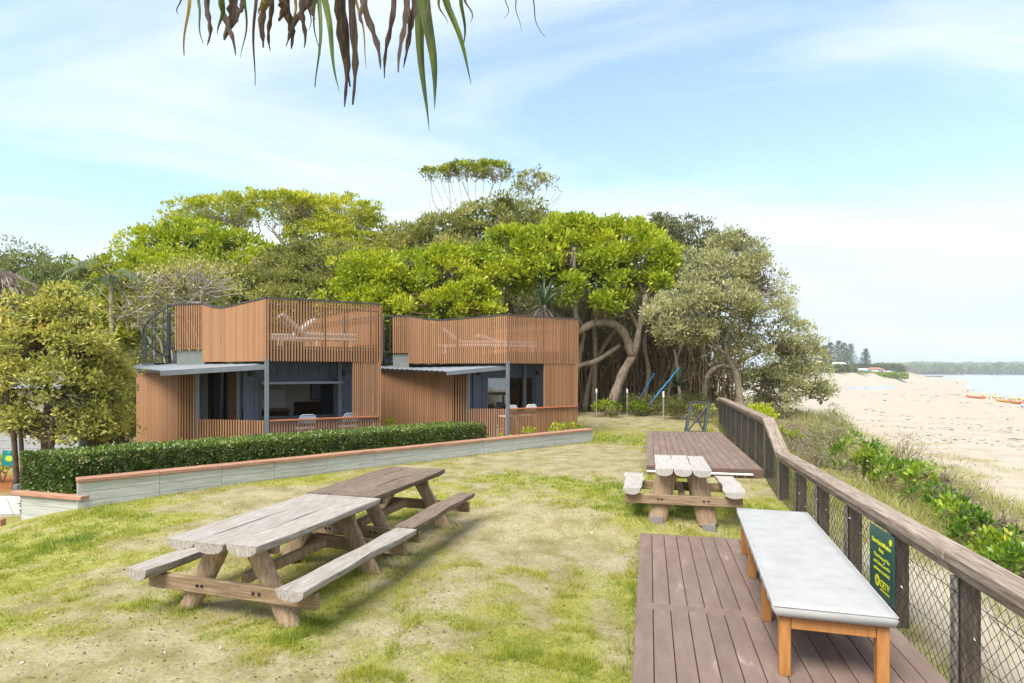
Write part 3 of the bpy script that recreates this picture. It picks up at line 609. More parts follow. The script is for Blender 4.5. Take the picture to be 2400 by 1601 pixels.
# furniture inside and on the cabins
def lounger(loc, rz, label, lift):
    E = empty('sun_lounger', loc, rz); tag(E, label, 'sun lounger', 'sun loungers on the cabin roofs')
    MB().bar((-0.95, -0.28, 0.27), (0.95, -0.28, 0.27), 0.05, 0.05).bar((-0.95, 0.28, 0.27), (0.95, 0.28, 0.27), 0.05, 0.05).box((-0.93, 0, 0.27), (0.05, 0.52, 0.05)).box((0.93, 0, 0.27), (0.05, 0.52, 0.05)).build('frame', MAT['white'], E)
    for x in (-0.8, 0.8):
        for y in (-0.28, 0.28): MB().box((x, y, 0.122), (0.05, 0.05, 0.244)).build('leg', MAT['white'], E)
    MB().box((0.35, 0, 0.35), (1.2, 0.58, 0.11)).build('mattress', MAT['fabric'], E, bevel=0.03)
    a = R(lift); m_ = Matrix.Rotation(a, 3, 'Y'); MB().box((-0.25 - 0.36 * math.cos(a), 0, 0.33 + 0.36 * math.sin(a)), (0.74, 0.58, 0.11), m_).build('backrest', MAT['fabric'], E, bevel=0.03)
    return E
for c, spec in ((H1, ((1.20, 0.85, 0, 42, 'white sun lounger with raised back on the roof above the open servery'), (0.55, 1.6, math.pi, 40, 'white sun lounger turned the other way on the roof above the open servery'))),
                (H2, ((0.75, 1.25, -0.25, 20, 'white sun lounger behind the roof corner of the cabin with the closed window'), (-0.35, 1.55, -0.6, 38, 'white sun lounger behind the curved roof screen of the cabin with the closed window')))):
    q = c['_']
    for (a, d, rr, lift, lab) in spec:
        p = q['P0'] + q['u'] * a + q['n'] * d
        lounger((p.x, p.y, q['DK'] + 0.026), math.atan2(q['u'].y, q['u'].x) + rr, lab, lift)
MAT['blue_chair'] = plain('pale_blue_metal', (0.30, 0.38, 0.46), 0.4)
def chair(loc, rz, label, mat, grp):
    E = empty('porch_chair', loc, rz); tag(E, label, 'chair', grp)
    for x in (-0.2, 0.2):
        for y in (-0.2, 0.2): MB().tube([(x * 1.1, y * 1.1, 0), (x * 0.9, y * 0.9, 0.62)], 0.014, 6).build('leg', mat, E)
    MB().box((0, 0, 0.635), (0.42, 0.42, 0.03)).build('seat', mat, E, bevel=0.01)
    pts = [(-0.19, 0.19, 0.65), (-0.19, 0.23, 0.88), (-0.12, 0.24, 0.96), (0.12, 0.24, 0.96), (0.19, 0.23, 0.88), (0.19, 0.19, 0.65)]
    mb = MB().tube(pts, 0.014, 6); mb.box((0, 0.235, 0.86), (0.34, 0.012, 0.18)); mb.build('backrest', mat, E)
    MB().bar((-0.2, -0.2, 0.25), (0.2, -0.2, 0.25), 0.02, 0.02).build('foot_bar', mat, E)
for c, spec, mat, lab in ((H1, ((0.9, 0.38), (1.9, 0.38)), MAT['blue_chair'], 'pale blue metal stool behind the open servery railing'), (H2, ((0.25, 0.4), (0.95, 0.4)), MAT['white'], 'white stool behind the closed window cabin railing')):
    q = c['_']
    for k_, (a, d) in enumerate(spec):
        p = q['P0'] + q['u'] * a + q['n'] * d; chair((p.x, p.y, q['FL']), math.atan2(q['u'].y, q['u'].x) + math.pi, lab + (', the one by the corner post', ', the one by the slat screen')[k_], mat, 'stools along ' + ('the open servery' if c is H1 else 'the closed window cabin'))
MAT['art'] = noise_mat('abstract_print', [(0.35, (0.5, 0.5, 0.48)), (0.5, (0.2, 0.25, 0.3)), (0.65, (0.55, 0.45, 0.35))], scale=3, rough=0.6)
for c, nm in ((H1, 'open servery cabin'), (H2, 'closed window cabin')):
    q = c['_']; bw = q['W2']; d = (q['W3'] - q['W2']).normalized(); rz = math.atan2(d.y, d.x); Lb = (q['W3'] - q['W2']).length
    for t, zz, w, h, desc in ((Lb - 0.75, 1.45, 0.42, 0.6, 'framed print above the bed'), (Lb - 0.25, 1.45, 0.3, 0.6, 'narrow framed print by the corner')):
        p = bw + d * t - q['n'] * 0.012; E = empty('picture_frame', (p.x, p.y, zz), rz); tag(E, desc + ' in the ' + nm, 'picture')
        MB().box((0, 0, 0), (w, 0.02, h)).build('frame', MAT['darkwood'], E); MB().box((0, -0.012, 0), (w - 0.06, 0.006, h - 0.06)).build('print', MAT['art'], E)
    p = bw + d * (Lb - 0.75) - q['n'] * 0.01; E = empty('bed', (p.x, p.y, q['FL']), rz); tag(E, 'bed with dark timber headboard inside the ' + nm, 'bed')
    MB().box((0, -0.03, 0.55), (1.3, 0.05, 1.1)).build('headboard', MAT['darkwood'], E); MB().box((0, -0.85, 0.32), (1.3, 1.55, 0.36)).build('mattress', MAT['fabric'], E, bevel=0.04); MB().box((0, -0.85, 0.07), (1.25, 1.5, 0.14)).build('bed_base', MAT['darkwood'], E)
q = H1['_']; p = q['W2'] + (q['W3'] - q['W2']).normalized() * 0.75 - q['n'] * 0.33; rz = math.atan2(q['u'].y, q['u'].x)
E = empty('kitchen_bench', (p.x, p.y, q['FL']), rz); tag(E, 'small timber kitchen bench inside the open servery cabin', 'kitchen bench')
MB().box((0, 0, 0.45), (1.1, 0.58, 0.9)).build('cabinet', MAT['darkwood'], E); MB().box((0, -0.01, 0.92), (1.16, 0.62, 0.035)).build('benchtop', MAT['slat'], E, bevel=0.004); MB().box((0.1, -0.295, 0.5), (0.55, 0.02, 0.5)).build('oven', MAT['black'], E); MB().box((0, 0.28, 1.2), (1.1, 0.015, 0.5)).build('splashback', MAT['white'], E)
# ------------------------------------------------------------------ retaining wall with caps
wall = empty('retaining_wall', (WA.x, WA.y, gz1(WA.x, WA.y)), math.atan2(WD.y, WD.x)); tag(wall, 'long low retaining wall of pale planks with red brown timber cap', 'wall')
z0w = gz1(WA.x, WA.y); joints = [170, 375, 521, 645, 766, 880, 966, 1135, 1270, 1342, 1393]
ts = [(ray_line(px, WA, WB) - WA).dot(WD) for px in joints]; ts[0] = 0.0; ts[-1] = WLEN
rr = random.Random(2)
for a, b_ in zip(ts[:-1], ts[1:]):
    p = WA + WD * ((a + b_) / 2); g_ = gz1(p.x - WN.x * 0.1, p.y - WN.y * 0.1)
    MB().box(((a + b_) / 2, 0.125, 0.33 - z0w + rr.uniform(-0.004, 0.004)), (b_ - a - 0.006, 0.27, 0.055)).build('cap_plank', MAT['cap_plank'], wall, bevel=0.005)
    for zt in (0.30, 0.155, 0.01):
        MB().box(((a + b_) / 2, 0.05 + rr.uniform(-0.003, 0.003), zt - 0.07 - z0w), (b_ - a - 0.004, 0.05, 0.14)).build('plank', MAT['pine_plank'], wall, bevel=0.003)
for t_ in ts: MB().box((min(max(t_, 0.06), WLEN - 0.06), 0.12, 0.0 - z0w), (0.09, 0.09, 0.58)).build('post', MAT['pine_plank'], wall)
LA, LB = ground_pix(44, 1200, -0.28), Vector((WA.x + 0.05, WA.y + 0.02, 0))
LA = Vector((-7.72, 9.35, 0)); d_ = (LB - LA); Ll = d_.length; rz = math.atan2(d_.y, d_.x); zl = gz1(LA.x, LA.y)
lw = empty('planter_wall', (LA.x, LA.y, zl), rz); tag(lw, 'short stepped down end wall of pale planks under a thick timber cap', 'wall')
MB().box((Ll / 2 - 0.05, 0.1, 0.075 - zl), (Ll + 0.14, 0.26, 0.06)).build('cap_plank', MAT['cap_plank'], lw, bevel=0.006)
for zt in (0.043, -0.115, -0.273): MB().box((Ll / 2 - 0.01, 0.05, zt - 0.075 - zl), (Ll - 0.05, 0.05, 0.154)).build('plank', MAT['pine_plank'], lw, bevel=0.003)
kb = empty('edging_sleeper', (-8.6, 9.0, gz1(-8.6, 9.0)), R(8)); tag(kb, 'timber edging sleeper lying beside the planter wall', 'sleeper')
MB().box((0, 0, 0.03), (1.7, 0.12, 0.12)).build('sleeper', MAT['cap_plank'], kb, bevel=0.008)

# ------------------------------------------------------------------ decks
DANG = -math.atan(0.2296); DDIR = Vector((-math.sin(DANG), math.cos(DANG))); DX = Vector((math.cos(DANG), math.sin(DANG)))
def deck(label, corner, z, nb, lens, thick):
    """corner: near-left plan point, boards run along local +y"""
    g_ = gz1(corner.x, corner.y); E = empty('deck', (corner.x, corner.y, z - thick), DANG); tag(E, label, 'deck', None)
    pitch = 2.1 / 14; Lt = sum(lens)
    # picture-frame border along the sides
    MB().box((nb * pitch / 2, Lt / 2, thick / 2 - 0.02), (nb * pitch - 0.06, Lt - 0.06, thick - 0.045)).build('frame', MAT['post_dark'], E)
    for x in (0.012, nb * pitch - 0.012): MB().box((x, Lt / 2, thick / 2), (0.022, Lt + 0.0, thick)).build('fascia', MAT['deck_edge'], E, bevel=0.003)
    for y in (-0.012, Lt + 0.012): MB().box((nb * pitch / 2, y, thick / 2), (nb * pitch, 0.022, thick)).build('fascia', MAT['deck_edge'], E, bevel=0.003)
    meshes = {}
    y = 0.0
    for Lb in lens:
        me = MB().box((0, 0, 0), (pitch - 0.007, Lb - 0.005, 0.023)).mesh('deck_plank', MAT['deck'], 0.003)
        for k in range(nb):
            if Lb > 0.3: link('deck_plank', me, E, ((k + 0.5) * pitch, y + Lb / 2, thick + 0.006 + rr.uniform(-0.0008, 0.0008)))
        if Lb <= 0.3: MB().box((nb * pitch / 2, y + Lb / 2, thick + 0.006), (nb * pitch - 0.01, Lb - 0.006, 0.023)).build('cross_plank', MAT['deck'], E, bevel=0.003)
        y += Lb
    return E
FC = v2(1514.7, 11.48); deck('brown composite deck platform behind the bleached picnic table', FC, 0.16, 14, (3.3, 3.45), 0.15)
NC_far = v2(1500, 7.77); NC = NC_far - DDIR * 6.6
deck('brown composite deck platform under the white cushioned bench', NC, -0.13, 14, (4.10, 0.13, 2.32, 0.05), 0.11)
pb = MB().tube([pix(1516, 1104, 11.35), pix(1765, 1113, 11.0)], 0.02, 6).build('white_pipe', MAT['white']); tag(pb, 'white pipe lying along the edge of the far deck', 'pipe')

# ------------------------------------------------------------------ cushioned bench
bd = Vector((0.288, 1.0)).normalized(); brz = -math.atan(0.288); bx = Vector((bd.y, -bd.x))
bo = v2(1828, 4.17); bo = Vector((1.835, 4.13))
Dz = -0.13 + 0.018
E = empty('bench', (bo.x, bo.y, Dz), brz); tag(E, 'long orange hardwood bench frame standing on the near deck', 'bench')
BW, BL, BH = 0.70, 2.95, 0.405
for y in (0.045, 0.98, 2.08, BL - 0.045):
    for x in (0.05, BW - 0.05): MB().box((x, y, BH / 2), (0.075, 0.075, BH)).build('leg', MAT['teak'], E, bevel=0.004)
for x in (0.035, BW - 0.035): MB().box((x, BL / 2, BH - 0.04), (0.025, BL - 0.17, 0.075)).build('apron', MAT['teak'], E, bevel=0.003)
for y in (0.03, BL - 0.03): MB().box((BW / 2, y, BH - 0.04), (BW - 0.18, 0.025, 0.075)).build('apron', MAT['teak'], E, bevel=0.003)
for x in (0.05, BW - 0.05): MB().box((x, 2.5, 0.2), (0.03, 0.74, 0.05)).build('stretcher', MAT['teak'], E, bevel=0.003)
for k in range(9): MB().box((0.06 + k * 0.0725, BL / 2, BH + 0.009), (0.06, BL - 0.02, 0.018)).build('slat', MAT['teak'], E, bevel=0.003)
cu = MB(); nxs, nys = 15, 46; CW, CLn, CT = BW + 0.03, BL + 0.06, 0.088
def cz(u_, v_): return CT + 0.022 * (fbm(np.array([u_ * 3.0]), np.array([v_ * 8.0]), 0, 5)[0] - 0.5) - 0.012 * (max(abs(u_ - 0.5) * 2, 0) ** 8 + max(abs(v_ - 0.5) * 2, 0) ** 30)
rings = []
for j in range(nys):
    v_ = j / (nys - 1); y = -0.03 + CLn * v_; inn = 0.012 if j in (0, nys - 1) else 0.0
    wob = 0.006 * math.sin(j * 1.9) * (1 if 0 < j < nys - 1 else 0)
    top = [((-0.015 + CW * (i / (nxs - 1))) * 1.0, y, cz(i / (nxs - 1), v_)) for i in range(nxs)]
    x0, x1 = -0.015, -0.015 + CW
    ring = [(x0 + inn - wob, y, 0.004), (x0 - 0.012 + inn - wob, y, 0.02), (x0 - 0.016 - wob * 0.6, y, CT * 0.55), (x0 - 0.008 + inn, y, CT - 0.014)] + top[1:-1] + [(x1 + 0.008 - inn, y, CT - 0.014), (x1 + 0.016 + wob * 0.6, y, CT * 0.55), (x1 + 0.012 - inn + wob, y, 0.02), (x1 - inn + wob, y, 0.004)]
    rings.append(ring)
CE = empty('cushion', (bo.x, bo.y, Dz + BH + 0.016), brz); tag(CE, 'long white padded cushion lying on the orange hardwood bench', 'cushion')
cu.loft(rings).build('cover', MAT['fabric'], CE, smooth=True)
pp = MB()
for z_, o_ in ((CT - 0.014, 0.009),):
    pp.tube([(-0.015 - o_, -0.03 - 0.004, z_), (-0.015 + CW + o_, -0.03 - 0.004, z_), (-0.015 + CW + o_, -0.03 + CLn + 0.004, z_), (-0.015 - o_, -0.03 + CLn + 0.004, z_), (-0.015 - o_, -0.03 - 0.004, z_)], 0.0035, 5)
pp.build('piping', plain('grey_piping', (0.5, 0.51, 0.51), 0.8), CE)

# ------------------------------------------------------------------ log picnic tables
def half_log(Lg, W, T, seed, wavy=0.004, n=14, m=9):
    """half log: flat on top (z=0), round below, along y, with uneven waney edges"""
    r = random.Random(seed); ph = [r.uniform(0, 6) for _ in range(6)]; rings = []
    for j in range(n):
        t = j / (n - 1); y = (t - 0.5) * Lg; e = 1 - 0.025 * (1 if j in (0, n - 1) else 0)
        wl = W / 2 * e + wavy * (math.sin(5 * t + ph[0]) + 0.6 * math.sin(13 * t + ph[1])); wr = W / 2 * e + wavy * (math.sin(4.3 * t + ph[2]) + 0.6 * math.sin(15 * t + ph[3]))
        tt = T * (1 + 0.06 * math.sin(6 * t + ph[4])); ring = []
        if j in (0, n - 1): tt *= 0.94
        for k in range(m):
            a = math.pi * k / (m - 1); c_ = math.cos(a); ring.append(((-wl if c_ > 0 else -wr) * c_, y, -tt * math.sin(a) ** 0.75 - 0.010))
        zt = 0.004 * math.sin(7 * t + ph[5])
        ring += [(wr * 0.985, y, zt), (wr * 0.5, y, zt + 0.001), (0, y, zt), (-wl * 0.5, y, zt + 0.001), (-wl * 0.985, y, zt)]
        rings.append(ring)
    return MB().loft(rings)
def picnic(label, ctr, rz, Lt, Wt, Ht, seat_off, Hs, Ls, top_mat, leg_mat, seed, swl=0.24, split=0.28, lean=0.42, leg_w=0.094, leg_x=0.16):
    g_ = gz1(ctr[0], ctr[1]); E = empty('picnic_table', (ctr[0], ctr[1], g_), rz); tag(E, label, 'picnic table', None)
    w = Wt / 3
    for k in range(3):
        o = half_log(Lt * (1 + 0.012 * ((k * 7 + seed) % 3 - 1)), w - 0.003, 0.085, seed * 10 + k).build('table_plank', top_mat, E, smooth=False); o.location = ((k - 1) * w, 0, Ht)
    for s in (-1, 1):
        o = half_log(Ls, swl, 0.085, seed * 10 + 5 + s, 0.016).build('seat', top_mat, E); o.location = (s * seat_off, 0, Hs)
    for e in (-1, 1):
        y = e * (Lt / 2 - Lt * split * 0.62)
        for s in (-1, 1):
            top_ = Vector((s * leg_x, y, Ht - 0.075)); bot = Vector((s * (leg_x + lean), y, -0.06))
            d = (bot - top_).normalized(); sx = Vector((d.z, 0, -d.x)); rings = []
            for j in range(7):
                t = j / 6; c = top_.lerp(bot, t); hw = leg_w + 0.008 * math.sin(5 * t + seed + s)
                ring = []
                for k in range(9):
                    a = math.pi * k / 8; ring.append(c + sx * (math.cos(a) * hw) + Vector((0, e * (0.012 + 0.075 * math.sin(a) ** 0.7), 0)))
                ring += [c + sx * (-hw * 0.9) + Vector((0, -e * 0.004, 0)), c + Vector((0, -e * 0.006, 0)), c + sx * (hw * 0.9) + Vector((0, -e * 0.004, 0))]
                rings.append(ring)
            lg = MB().loft(rings).build('leg', leg_mat, E)
        yb = y + e * 0.115
        cb = MB().bar((-seat_off - 0.10, yb, Hs - 0.155), (seat_off + 0.10, yb, Hs - 0.155), 0.055, 0.13).build('crossbeam', MAT['beam_log'], E, bevel=0.008)
        for bxs in (-0.32, -0.27, 0.27, 0.33): MB().tube([(bxs, yb + e * 0.025, Hs - 0.15), (bxs, yb + e * 0.036, Hs - 0.15)], 0.014, 8).build('bolt', MAT['black'], cb)
        MB().bar((-Wt / 2 + 0.1, y - e * 0.045, Ht - 0.12), (Wt / 2 - 0.1, y - e * 0.045, Ht - 0.12), 0.06, 0.09).build('cleat', MAT['beam_log'], E, bevel=0.006)
    MB().bar((0, -Lt * 0.3, Hs - 0.12), (0, Lt * 0.3, Hs - 0.12), 0.07, 0.09).build('stretcher', leg_mat, E, bevel=0.006)
    return E
picnic('weathered grey log picnic table with pale top, end to end with the browner one', (-2.17, 5.78), R(72 - 90), 1.92, 0.93, 0.72, 0.78, 0.42, 1.92, MAT['grey_log'], MAT['leg_log'], 1)
picnic('weathered brown log picnic table with dark top, end to end with the pale one', (-1.64, 7.62), R(72.5 - 90), 1.92, 0.88, 0.72, 0.78, 0.42, 1.9, MAT['brown_log'], MAT['leg_log'], 2)
T3 = picnic('small bleached log picnic table standing on paver blocks before the far deck', (2.40, 8.5), R(-13), 1.35, 0.72, 0.70, 0.66, 0.42, 1.25, MAT['white_log'], MAT['leg_log'], 3, 0.26, 0.34, 0.15, 0.125, 0.18)
for s in (-1, 1):
    p = Vector((2.40, 8.5, 0)) + Matrix.Rotation(R(-13), 3, 'Z') @ Vector((s * 0.34, -0.44, 0))
    o = MB().box((0, 0, 0.02), (0.17, 0.11, 0.10)).build('paver_block', plain('grey_paver%d' % s, (0.22, 0.20, 0.185), 0.9), None, bevel=0.004, loc=(p.x, p.y, gz1(p.x, p.y)), rot=(0, 0, R(-13))); tag(o, 'grey paver block under the bleached picnic table leg ' + ('on the fence side' if s > 0 else 'on the lawn side'), 'paver', 'pavers under the table legs')

# ------------------------------------------------------------------ fence
F0, F1, F2, F3 = Vector((6.90, 19.9, 1.10)), Vector((4.72, 11.15, 1.12)), Vector((4.16, 9.33, 0.73)), Vector((2.56, 1.7, 0.73))
fe = empty('fence', (F2.x, F2.y, gz1(F2.x, F2.y))); fb = fe.location.copy(); tag(fe, 'chain link fence with thick weathered timber hand rail along the dune', 'fence')
def fpart(mb, nm, mat, bevel=0.0): o = mb.build(nm, mat, fe, bevel); o.location = -fb; return o
def plank(p, q, w, h, mat, nm, bevel=0.006):
    """separate timber with its own axes so that the grain runs along it"""
    p, q = Vector(p), Vector(q); d = q - p; o = MB().box((0, 0, 0), (w, d.length, h)).build(nm, mat, fe, bevel)
    o.location = (p + q) / 2 - fb; o.rotation_euler = (math.atan2(d.z, math.hypot(d.x, d.y)), 0, math.atan2(d.y, d.x) - math.pi / 2); return o
FN = Vector((1, -0.21, 0)).normalized()                            # towards the sea
def split_rail(a, b_, cuts, dz=0.0):
    ps = [a.lerp(b_, t) for t in [0] + cuts + [1]]
    for p, q in zip(ps[:-1], ps[1:]):
        e = (q - p).normalized() * 0.003
        plank(p + e + Vector((0, 0, -0.04 + dz)) + FN * 0.06, q - e + Vector((0, 0, -0.04 + dz)) + FN * 0.06, 0.20, 0.075, MAT['rail_top'], 'hand_rail', 0.008)
        plank(p + e + Vector((0, 0, -0.116 + dz)) + FN * 0.03, q - e + Vector((0, 0, -0.116 + dz)) + FN * 0.03, 0.06, 0.07, MAT['rail_top'], 'under_rail', 0.004)
split_rail(F0, F1, [0.5]); split_rail(F1, F2, []); split_rail(F2, F3, [0.32, 0.67])
posts = []
def addpost(p, top, wide=True):
    g_ = gz1(p.x, p.y) - 0.15; rz_ = math.atan2(-0.21, 1)
    plank_ = MB().box((0, 0, (top - 0.155 - g_) / 2), (0.12, 0.10, top - 0.155 - g_)).build('post', MAT['post_dark'], fe, 0.005); plank_.location = Vector((p.x, p.y, g_)) - fb + FN * 0.085; plank_.rotation_euler = (0, 0, rz_)
    bt = MB().box((0, 0, (top - 0.16 - g_) / 2), (0.022, 0.07, top - 0.16 - g_)).build('batten', MAT['post_light'], fe, 0.003); bt.location = Vector((p.x, p.y, g_)) - fb + FN * 0.004; bt.rotation_euler = (0, 0, rz_)
for i in range(9): addpost(F0.lerp(F1, i / 8), 1.10)
addpost(F2, 0.73)
for D_ in (8.36, 7.39, 6.32, 5.24, 4.16, 3.1, 2.0):
    t = (9.33 - D_) / (9.33 - 1.7); addpost(F2.lerp(F3, t), 0.73)
def mesh_run(a, b_, per=0.048, wr=0.0022):
    d = Vector((b_.x - a.x, b_.y - a.y, 0)); Ln = d.length; d.normalize(); nz = 18; vs = []; fs = []
    k_ = int(Ln / per)
    for i in range(k_):
        pts = []
        t0 = (i + 0.5) * per; base_p = Vector((a.x, a.y, 0)) + d * t0; top = a.z + (b_.z - a.z) * t0 / Ln - 0.15; g_ = gz1(base_p.x, base_p.y) - 0.03; nz = max(4, int((top - g_) / (per * 1.0)))
        for j in range(nz + 1):
            s = (1 if (j + i) % 2 else -1) * per * 0.5; z = g_ + (top - g_) * j / nz
            pts.append(base_p + d * s + FN * (0.0015 if j % 2 else -0.0015) - FN * 0.010 + Vector((0, 0, z)))
        b0 = len(vs)
        for p in pts:
            vs += [p + d * wr, p - d * wr * 0.5 + FN * wr, p - d * wr * 0.5 - FN * wr]
        for j in range(nz):
            for k in range(3): fs.append([b0 + j * 3 + k, b0 + j * 3 + (k + 1) % 3, b0 + j * 3 + 3 + (k + 1) % 3, b0 + j * 3 + 3 + k])
    o = link('chain_link_mesh', np_mesh('chain_link_mesh', np.array([tuple(v) for v in vs]), np.array(fs), MAT['wire']), fe, -fb); o['kind'] = 'stuff'
mesh_run(F0, F1); mesh_run(F1, F2); mesh_run(F2, F3)
for a, b_ in ((F0, F1), (F1, F2), (F2, F3)):                     # tension wires
    for dz in (0.25, 0.6):
        fpart(MB().tube([a + Vector((0, 0, -dz)) - FN * 0.012, b_ + Vector((0, 0, -dz)) - FN * 0.012], 0.003, 4), 'tension_wire', MAT['wire'])

# string lights wound along the fence
pts = []; sl = empty('string_lights', F2.lerp(F3, 0.5) + Vector((0, 0, -0.3))); tag(sl, 'strand of tiny fairy lights wound along the chain link fence', 'string lights'); so = -sl.location
rl = random.Random(8); mbw = MB()
for seg in range(5):
    t0 = 0.10 + seg * 0.16; prev = None; path = []
    for j in range(9):
        t = t0 + 0.16 * j / 8; p = F2.lerp(F3, t) + Vector((0, 0, -0.24 - 0.33 * (j / 8) * (0.7 + 0.6 * rl.random() * 0.4))) - FN * 0.035
        path.append(p)
    pts += path; mbw.tube(path, 0.003, 4)
o = mbw.build('wire', MAT['black'], sl); o.location = so
bulb = MB().tube([(0, 0, 0), (0, 0, -0.010), (0, 0, -0.022)], [0.003, 0.005, 0.002], 6).mesh('bulb', MAT['white'])
for i, p in enumerate(pts[::2]): link('bulb', bulb, sl, p + so, (rl.uniform(-1, 1), rl.uniform(-1, 1), 0))

# ------------------------------------------------------------------ signs
def text_mesh(txt, size, mat, bold=False):
    cu_ = bpy.data.curves.new('t', 'FONT'); cu_.body = txt; cu_.size = size; cu_.align_x = 'CENTER'; cu_.extrude = 0.0008; cu_.resolution_u = 3
    if bold: cu_.offset = size * 0.022
    o = bpy.data.objects.new('t', cu_); COL.objects.link(o); dg = bpy.context.evaluated_depsgraph_get(); me = bpy.data.meshes.new_from_object(o.evaluated_get(dg)); bpy.data.objects.remove(o); me.materials.clear(); me.materials.append(mat); return me
sp = F2.lerp(F3, (9.33 - 5.28) / (9.33 - 1.7)); sgd = (F3 - F2); sgd.z = 0; sgd.normalize()
SW_, SH_ = 0.53, 0.60
sg = empty('warning_sign', (sp.x - FN.x * 0.04, sp.y - FN.y * 0.04, 0.73 - 0.14 - SH_), math.atan2(sgd.y, sgd.x)); tag(sg, 'dark green dune sign with yellow lettering fixed to the fence', 'sign')
MB().box((0, 0, SH_ / 2), (SW_, 0.006, SH_)).build('panel', MAT['sign_green'], sg, bevel=0.001)
for txt, sz, z, x, bo_ in (('Dune Rehabilitation', 0.052, 0.455, 0, True), ('Area', 0.052, 0.395, 0, True), ('Please keep off the', 0.045, 0.335, 0.01, False), ('sand dunes, use the', 0.045, 0.275, 0.01, False), ('pathways provided.', 0.045, 0.215, 0.01, False), ('CETV', 0.085, 0.095, 0.075, True), ('COMMUNITY', 0.026, 0.06, 0.075, False)):
    if txt == 'COMMUNITY': continue
    o = link('lettering', text_mesh(txt, sz, MAT['sign_yellow'], bo_), sg, (x, -0.0045, z), (R(90), 0, 0))
MB().box((0.075, -0.0045, 0.068), (0.19, 0.0015, 0.014)).build('underline', MAT['sign_yellow'], sg)
def disc(x, z, r_, mat, nm, dep=-0.0045): MB().tube([(x, dep + 0.001, z), (x, dep - 0.0008, z)], r_, 20).build(nm, mat, sg)
disc(-0.085, 0.125, 0.052, MAT['sign_yellow'], 'emblem'); disc(-0.085, 0.125, 0.015, MAT['sign_green'], 'emblem_mark', -0.006); disc(0.2, 0.535, 0.028, MAT['sign_yellow'], 'badge')
SP = v2(24, 11.9); gs = gz1(SP.x, SP.y)
sg2 = empty('trail_sign', (SP.x, SP.y, gs), R(10)); tag(sg2, 'small teal sign with yellow leaf emblem on a thin post under the tree', 'sign')
MB().box((0.08, 0, 0.22), (0.05, 0.05, 0.5)).build('post', MAT['post_light'], sg2); zt = 0.60
mt = Matrix.Rotation(R(4), 3, 'Y'); MB().box((0, -0.03, zt), (0.25, 0.012, 0.30), mt).build('panel', plain('teal_sign', (0.01, 0.19, 0.19), 0.5), sg2)
lf = []
for k in range(22):
    a = 2 * math.pi * k / 22; r_ = 0.085 * (1 if k % 2 else 0.72) * (1 - 0.18 * abs(math.sin(a))); lf.append((r_ * math.cos(a), r_ * math.sin(a)))
mb = MB(); mb.v = [Vector((p[0], -0.039, zt + p[1] - 0.005)) for p in lf] + [Vector((p[0], -0.036, zt + p[1] - 0.005)) for p in lf]; k = len(lf); mb.f = [list(range(k))[::-1]] + [[i, (i + 1) % k, (i + 1) % k + k, i + k] for i in range(k)]; mb.build('emblem', plain('leaf_yellow', (0.45, 0.6, 0.06), 0.6), sg2)
MB().box((0.0, -0.038, zt + 0.12), (0.05, 0.003, 0.03)).build('badge', plain('badge_green', (0.1, 0.5, 0.4), 0.6), sg2)

# ------------------------------------------------------------------ odds and ends
def post_obj(nm, px, py_base, py_top, D_, r_, mat, label, cat, grp=None, cap=None):
    p = pix(px, py_base, D_); h = (py_base - py_top) / FPX * D_; g_ = gz1(p.x, p.y); E = empty(nm, (p.x, p.y, g_)); tag(E, label, cat, grp)
    MB().tube([(0, 0, -0.1), (0, 0, h)], r_, 8).build('pole', mat, E)
    if cap: MB().tube([(0, 0, h), (0, 0, h + cap)], r_ * 1.25, 8).build('cap', MAT['white'], E)
    return E
post_obj('metal_post', 1555, 977, 922, 22.5, 0.028, MAT['post_light'], 'grey metal post with white top standing alone beside the black cross frame', 'post', None, 0.22)
post_obj('metal_post', 1398, 950, 892, 23.5, 0.026, MAT['post_light'], 'grey metal post with white top between the cabin and the leaning trunk', 'post', None, 0.16)
post_obj('metal_post', 1470, 960, 905, 24.0, 0.026, MAT['post_light'], 'grey metal post with white top behind the leaning trunk', 'post', None, 0.16)
post_obj('bollard', 282, 1040, 1010, 13.4, 0.07, MAT['black'], 'black bollard light with pale top behind the hedge', 'bollard', None, 0.05)
post_obj('timber_bollard', 42, 1135, 1105, 11.0, 0.075, plain('grey_bollard', (0.16, 0.17, 0.18), 0.8), 'stubby grey round bollard at the end of the hedge', 'bollard')
# black cross-braced frame leaning by the far deck
p = pix(1634, 1010, 18.9); g_ = gz1(p.x, p.y); E = empty('cross_frame', (p.x, p.y, g_), R(-6)); tag(E, 'black metal cross braced frame leaning behind the far deck', 'frame')
W_, H_ = 0.66, 0.98
def cf(a, b_, nm, w=0.05): MB().bar(a, b_, w, w).build(nm, MAT['charcoal'], E, bevel=0.004)
for dy, tp in ((0.0, 0.30), (0.28, 0.30)):
    cf((-W_ / 2, dy, 0), (-W_ / 2 + 0.20, dy + tp - dy * 0.8, H_), 'side_bar'); cf((W_ / 2 - 0.10, dy, 0), (W_ / 2 + 0.10, dy + tp - dy * 0.8, H_), 'side_bar')
cf((-W_ / 2 + 0.20, 0.3, H_), (W_ / 2 + 0.10, 0.3, H_), 'top_bar', 0.06); cf((-W_ / 2, 0.0, 0.03), (W_ / 2 - 0.1, 0, 0.03), 'bottom_bar'); cf((-W_ / 2, 0.28, 0.03), (W_ / 2 - 0.1, 0.28, 0.03), 'bottom_bar', 0.04)
cf((-W_ / 2 + 0.03, 0.02, 0.06), (W_ / 2 + 0.06, 0.27, H_ - 0.10), 'brace', 0.045); cf((W_ / 2 - 0.12, 0.03, 0.06), (-W_ / 2 + 0.20, 0.24, H_ - 0.12), 'brace', 0.045)
MAT['blue'] = plain('blue_painted_pole', (0.03, 0.25, 0.55), 0.5)
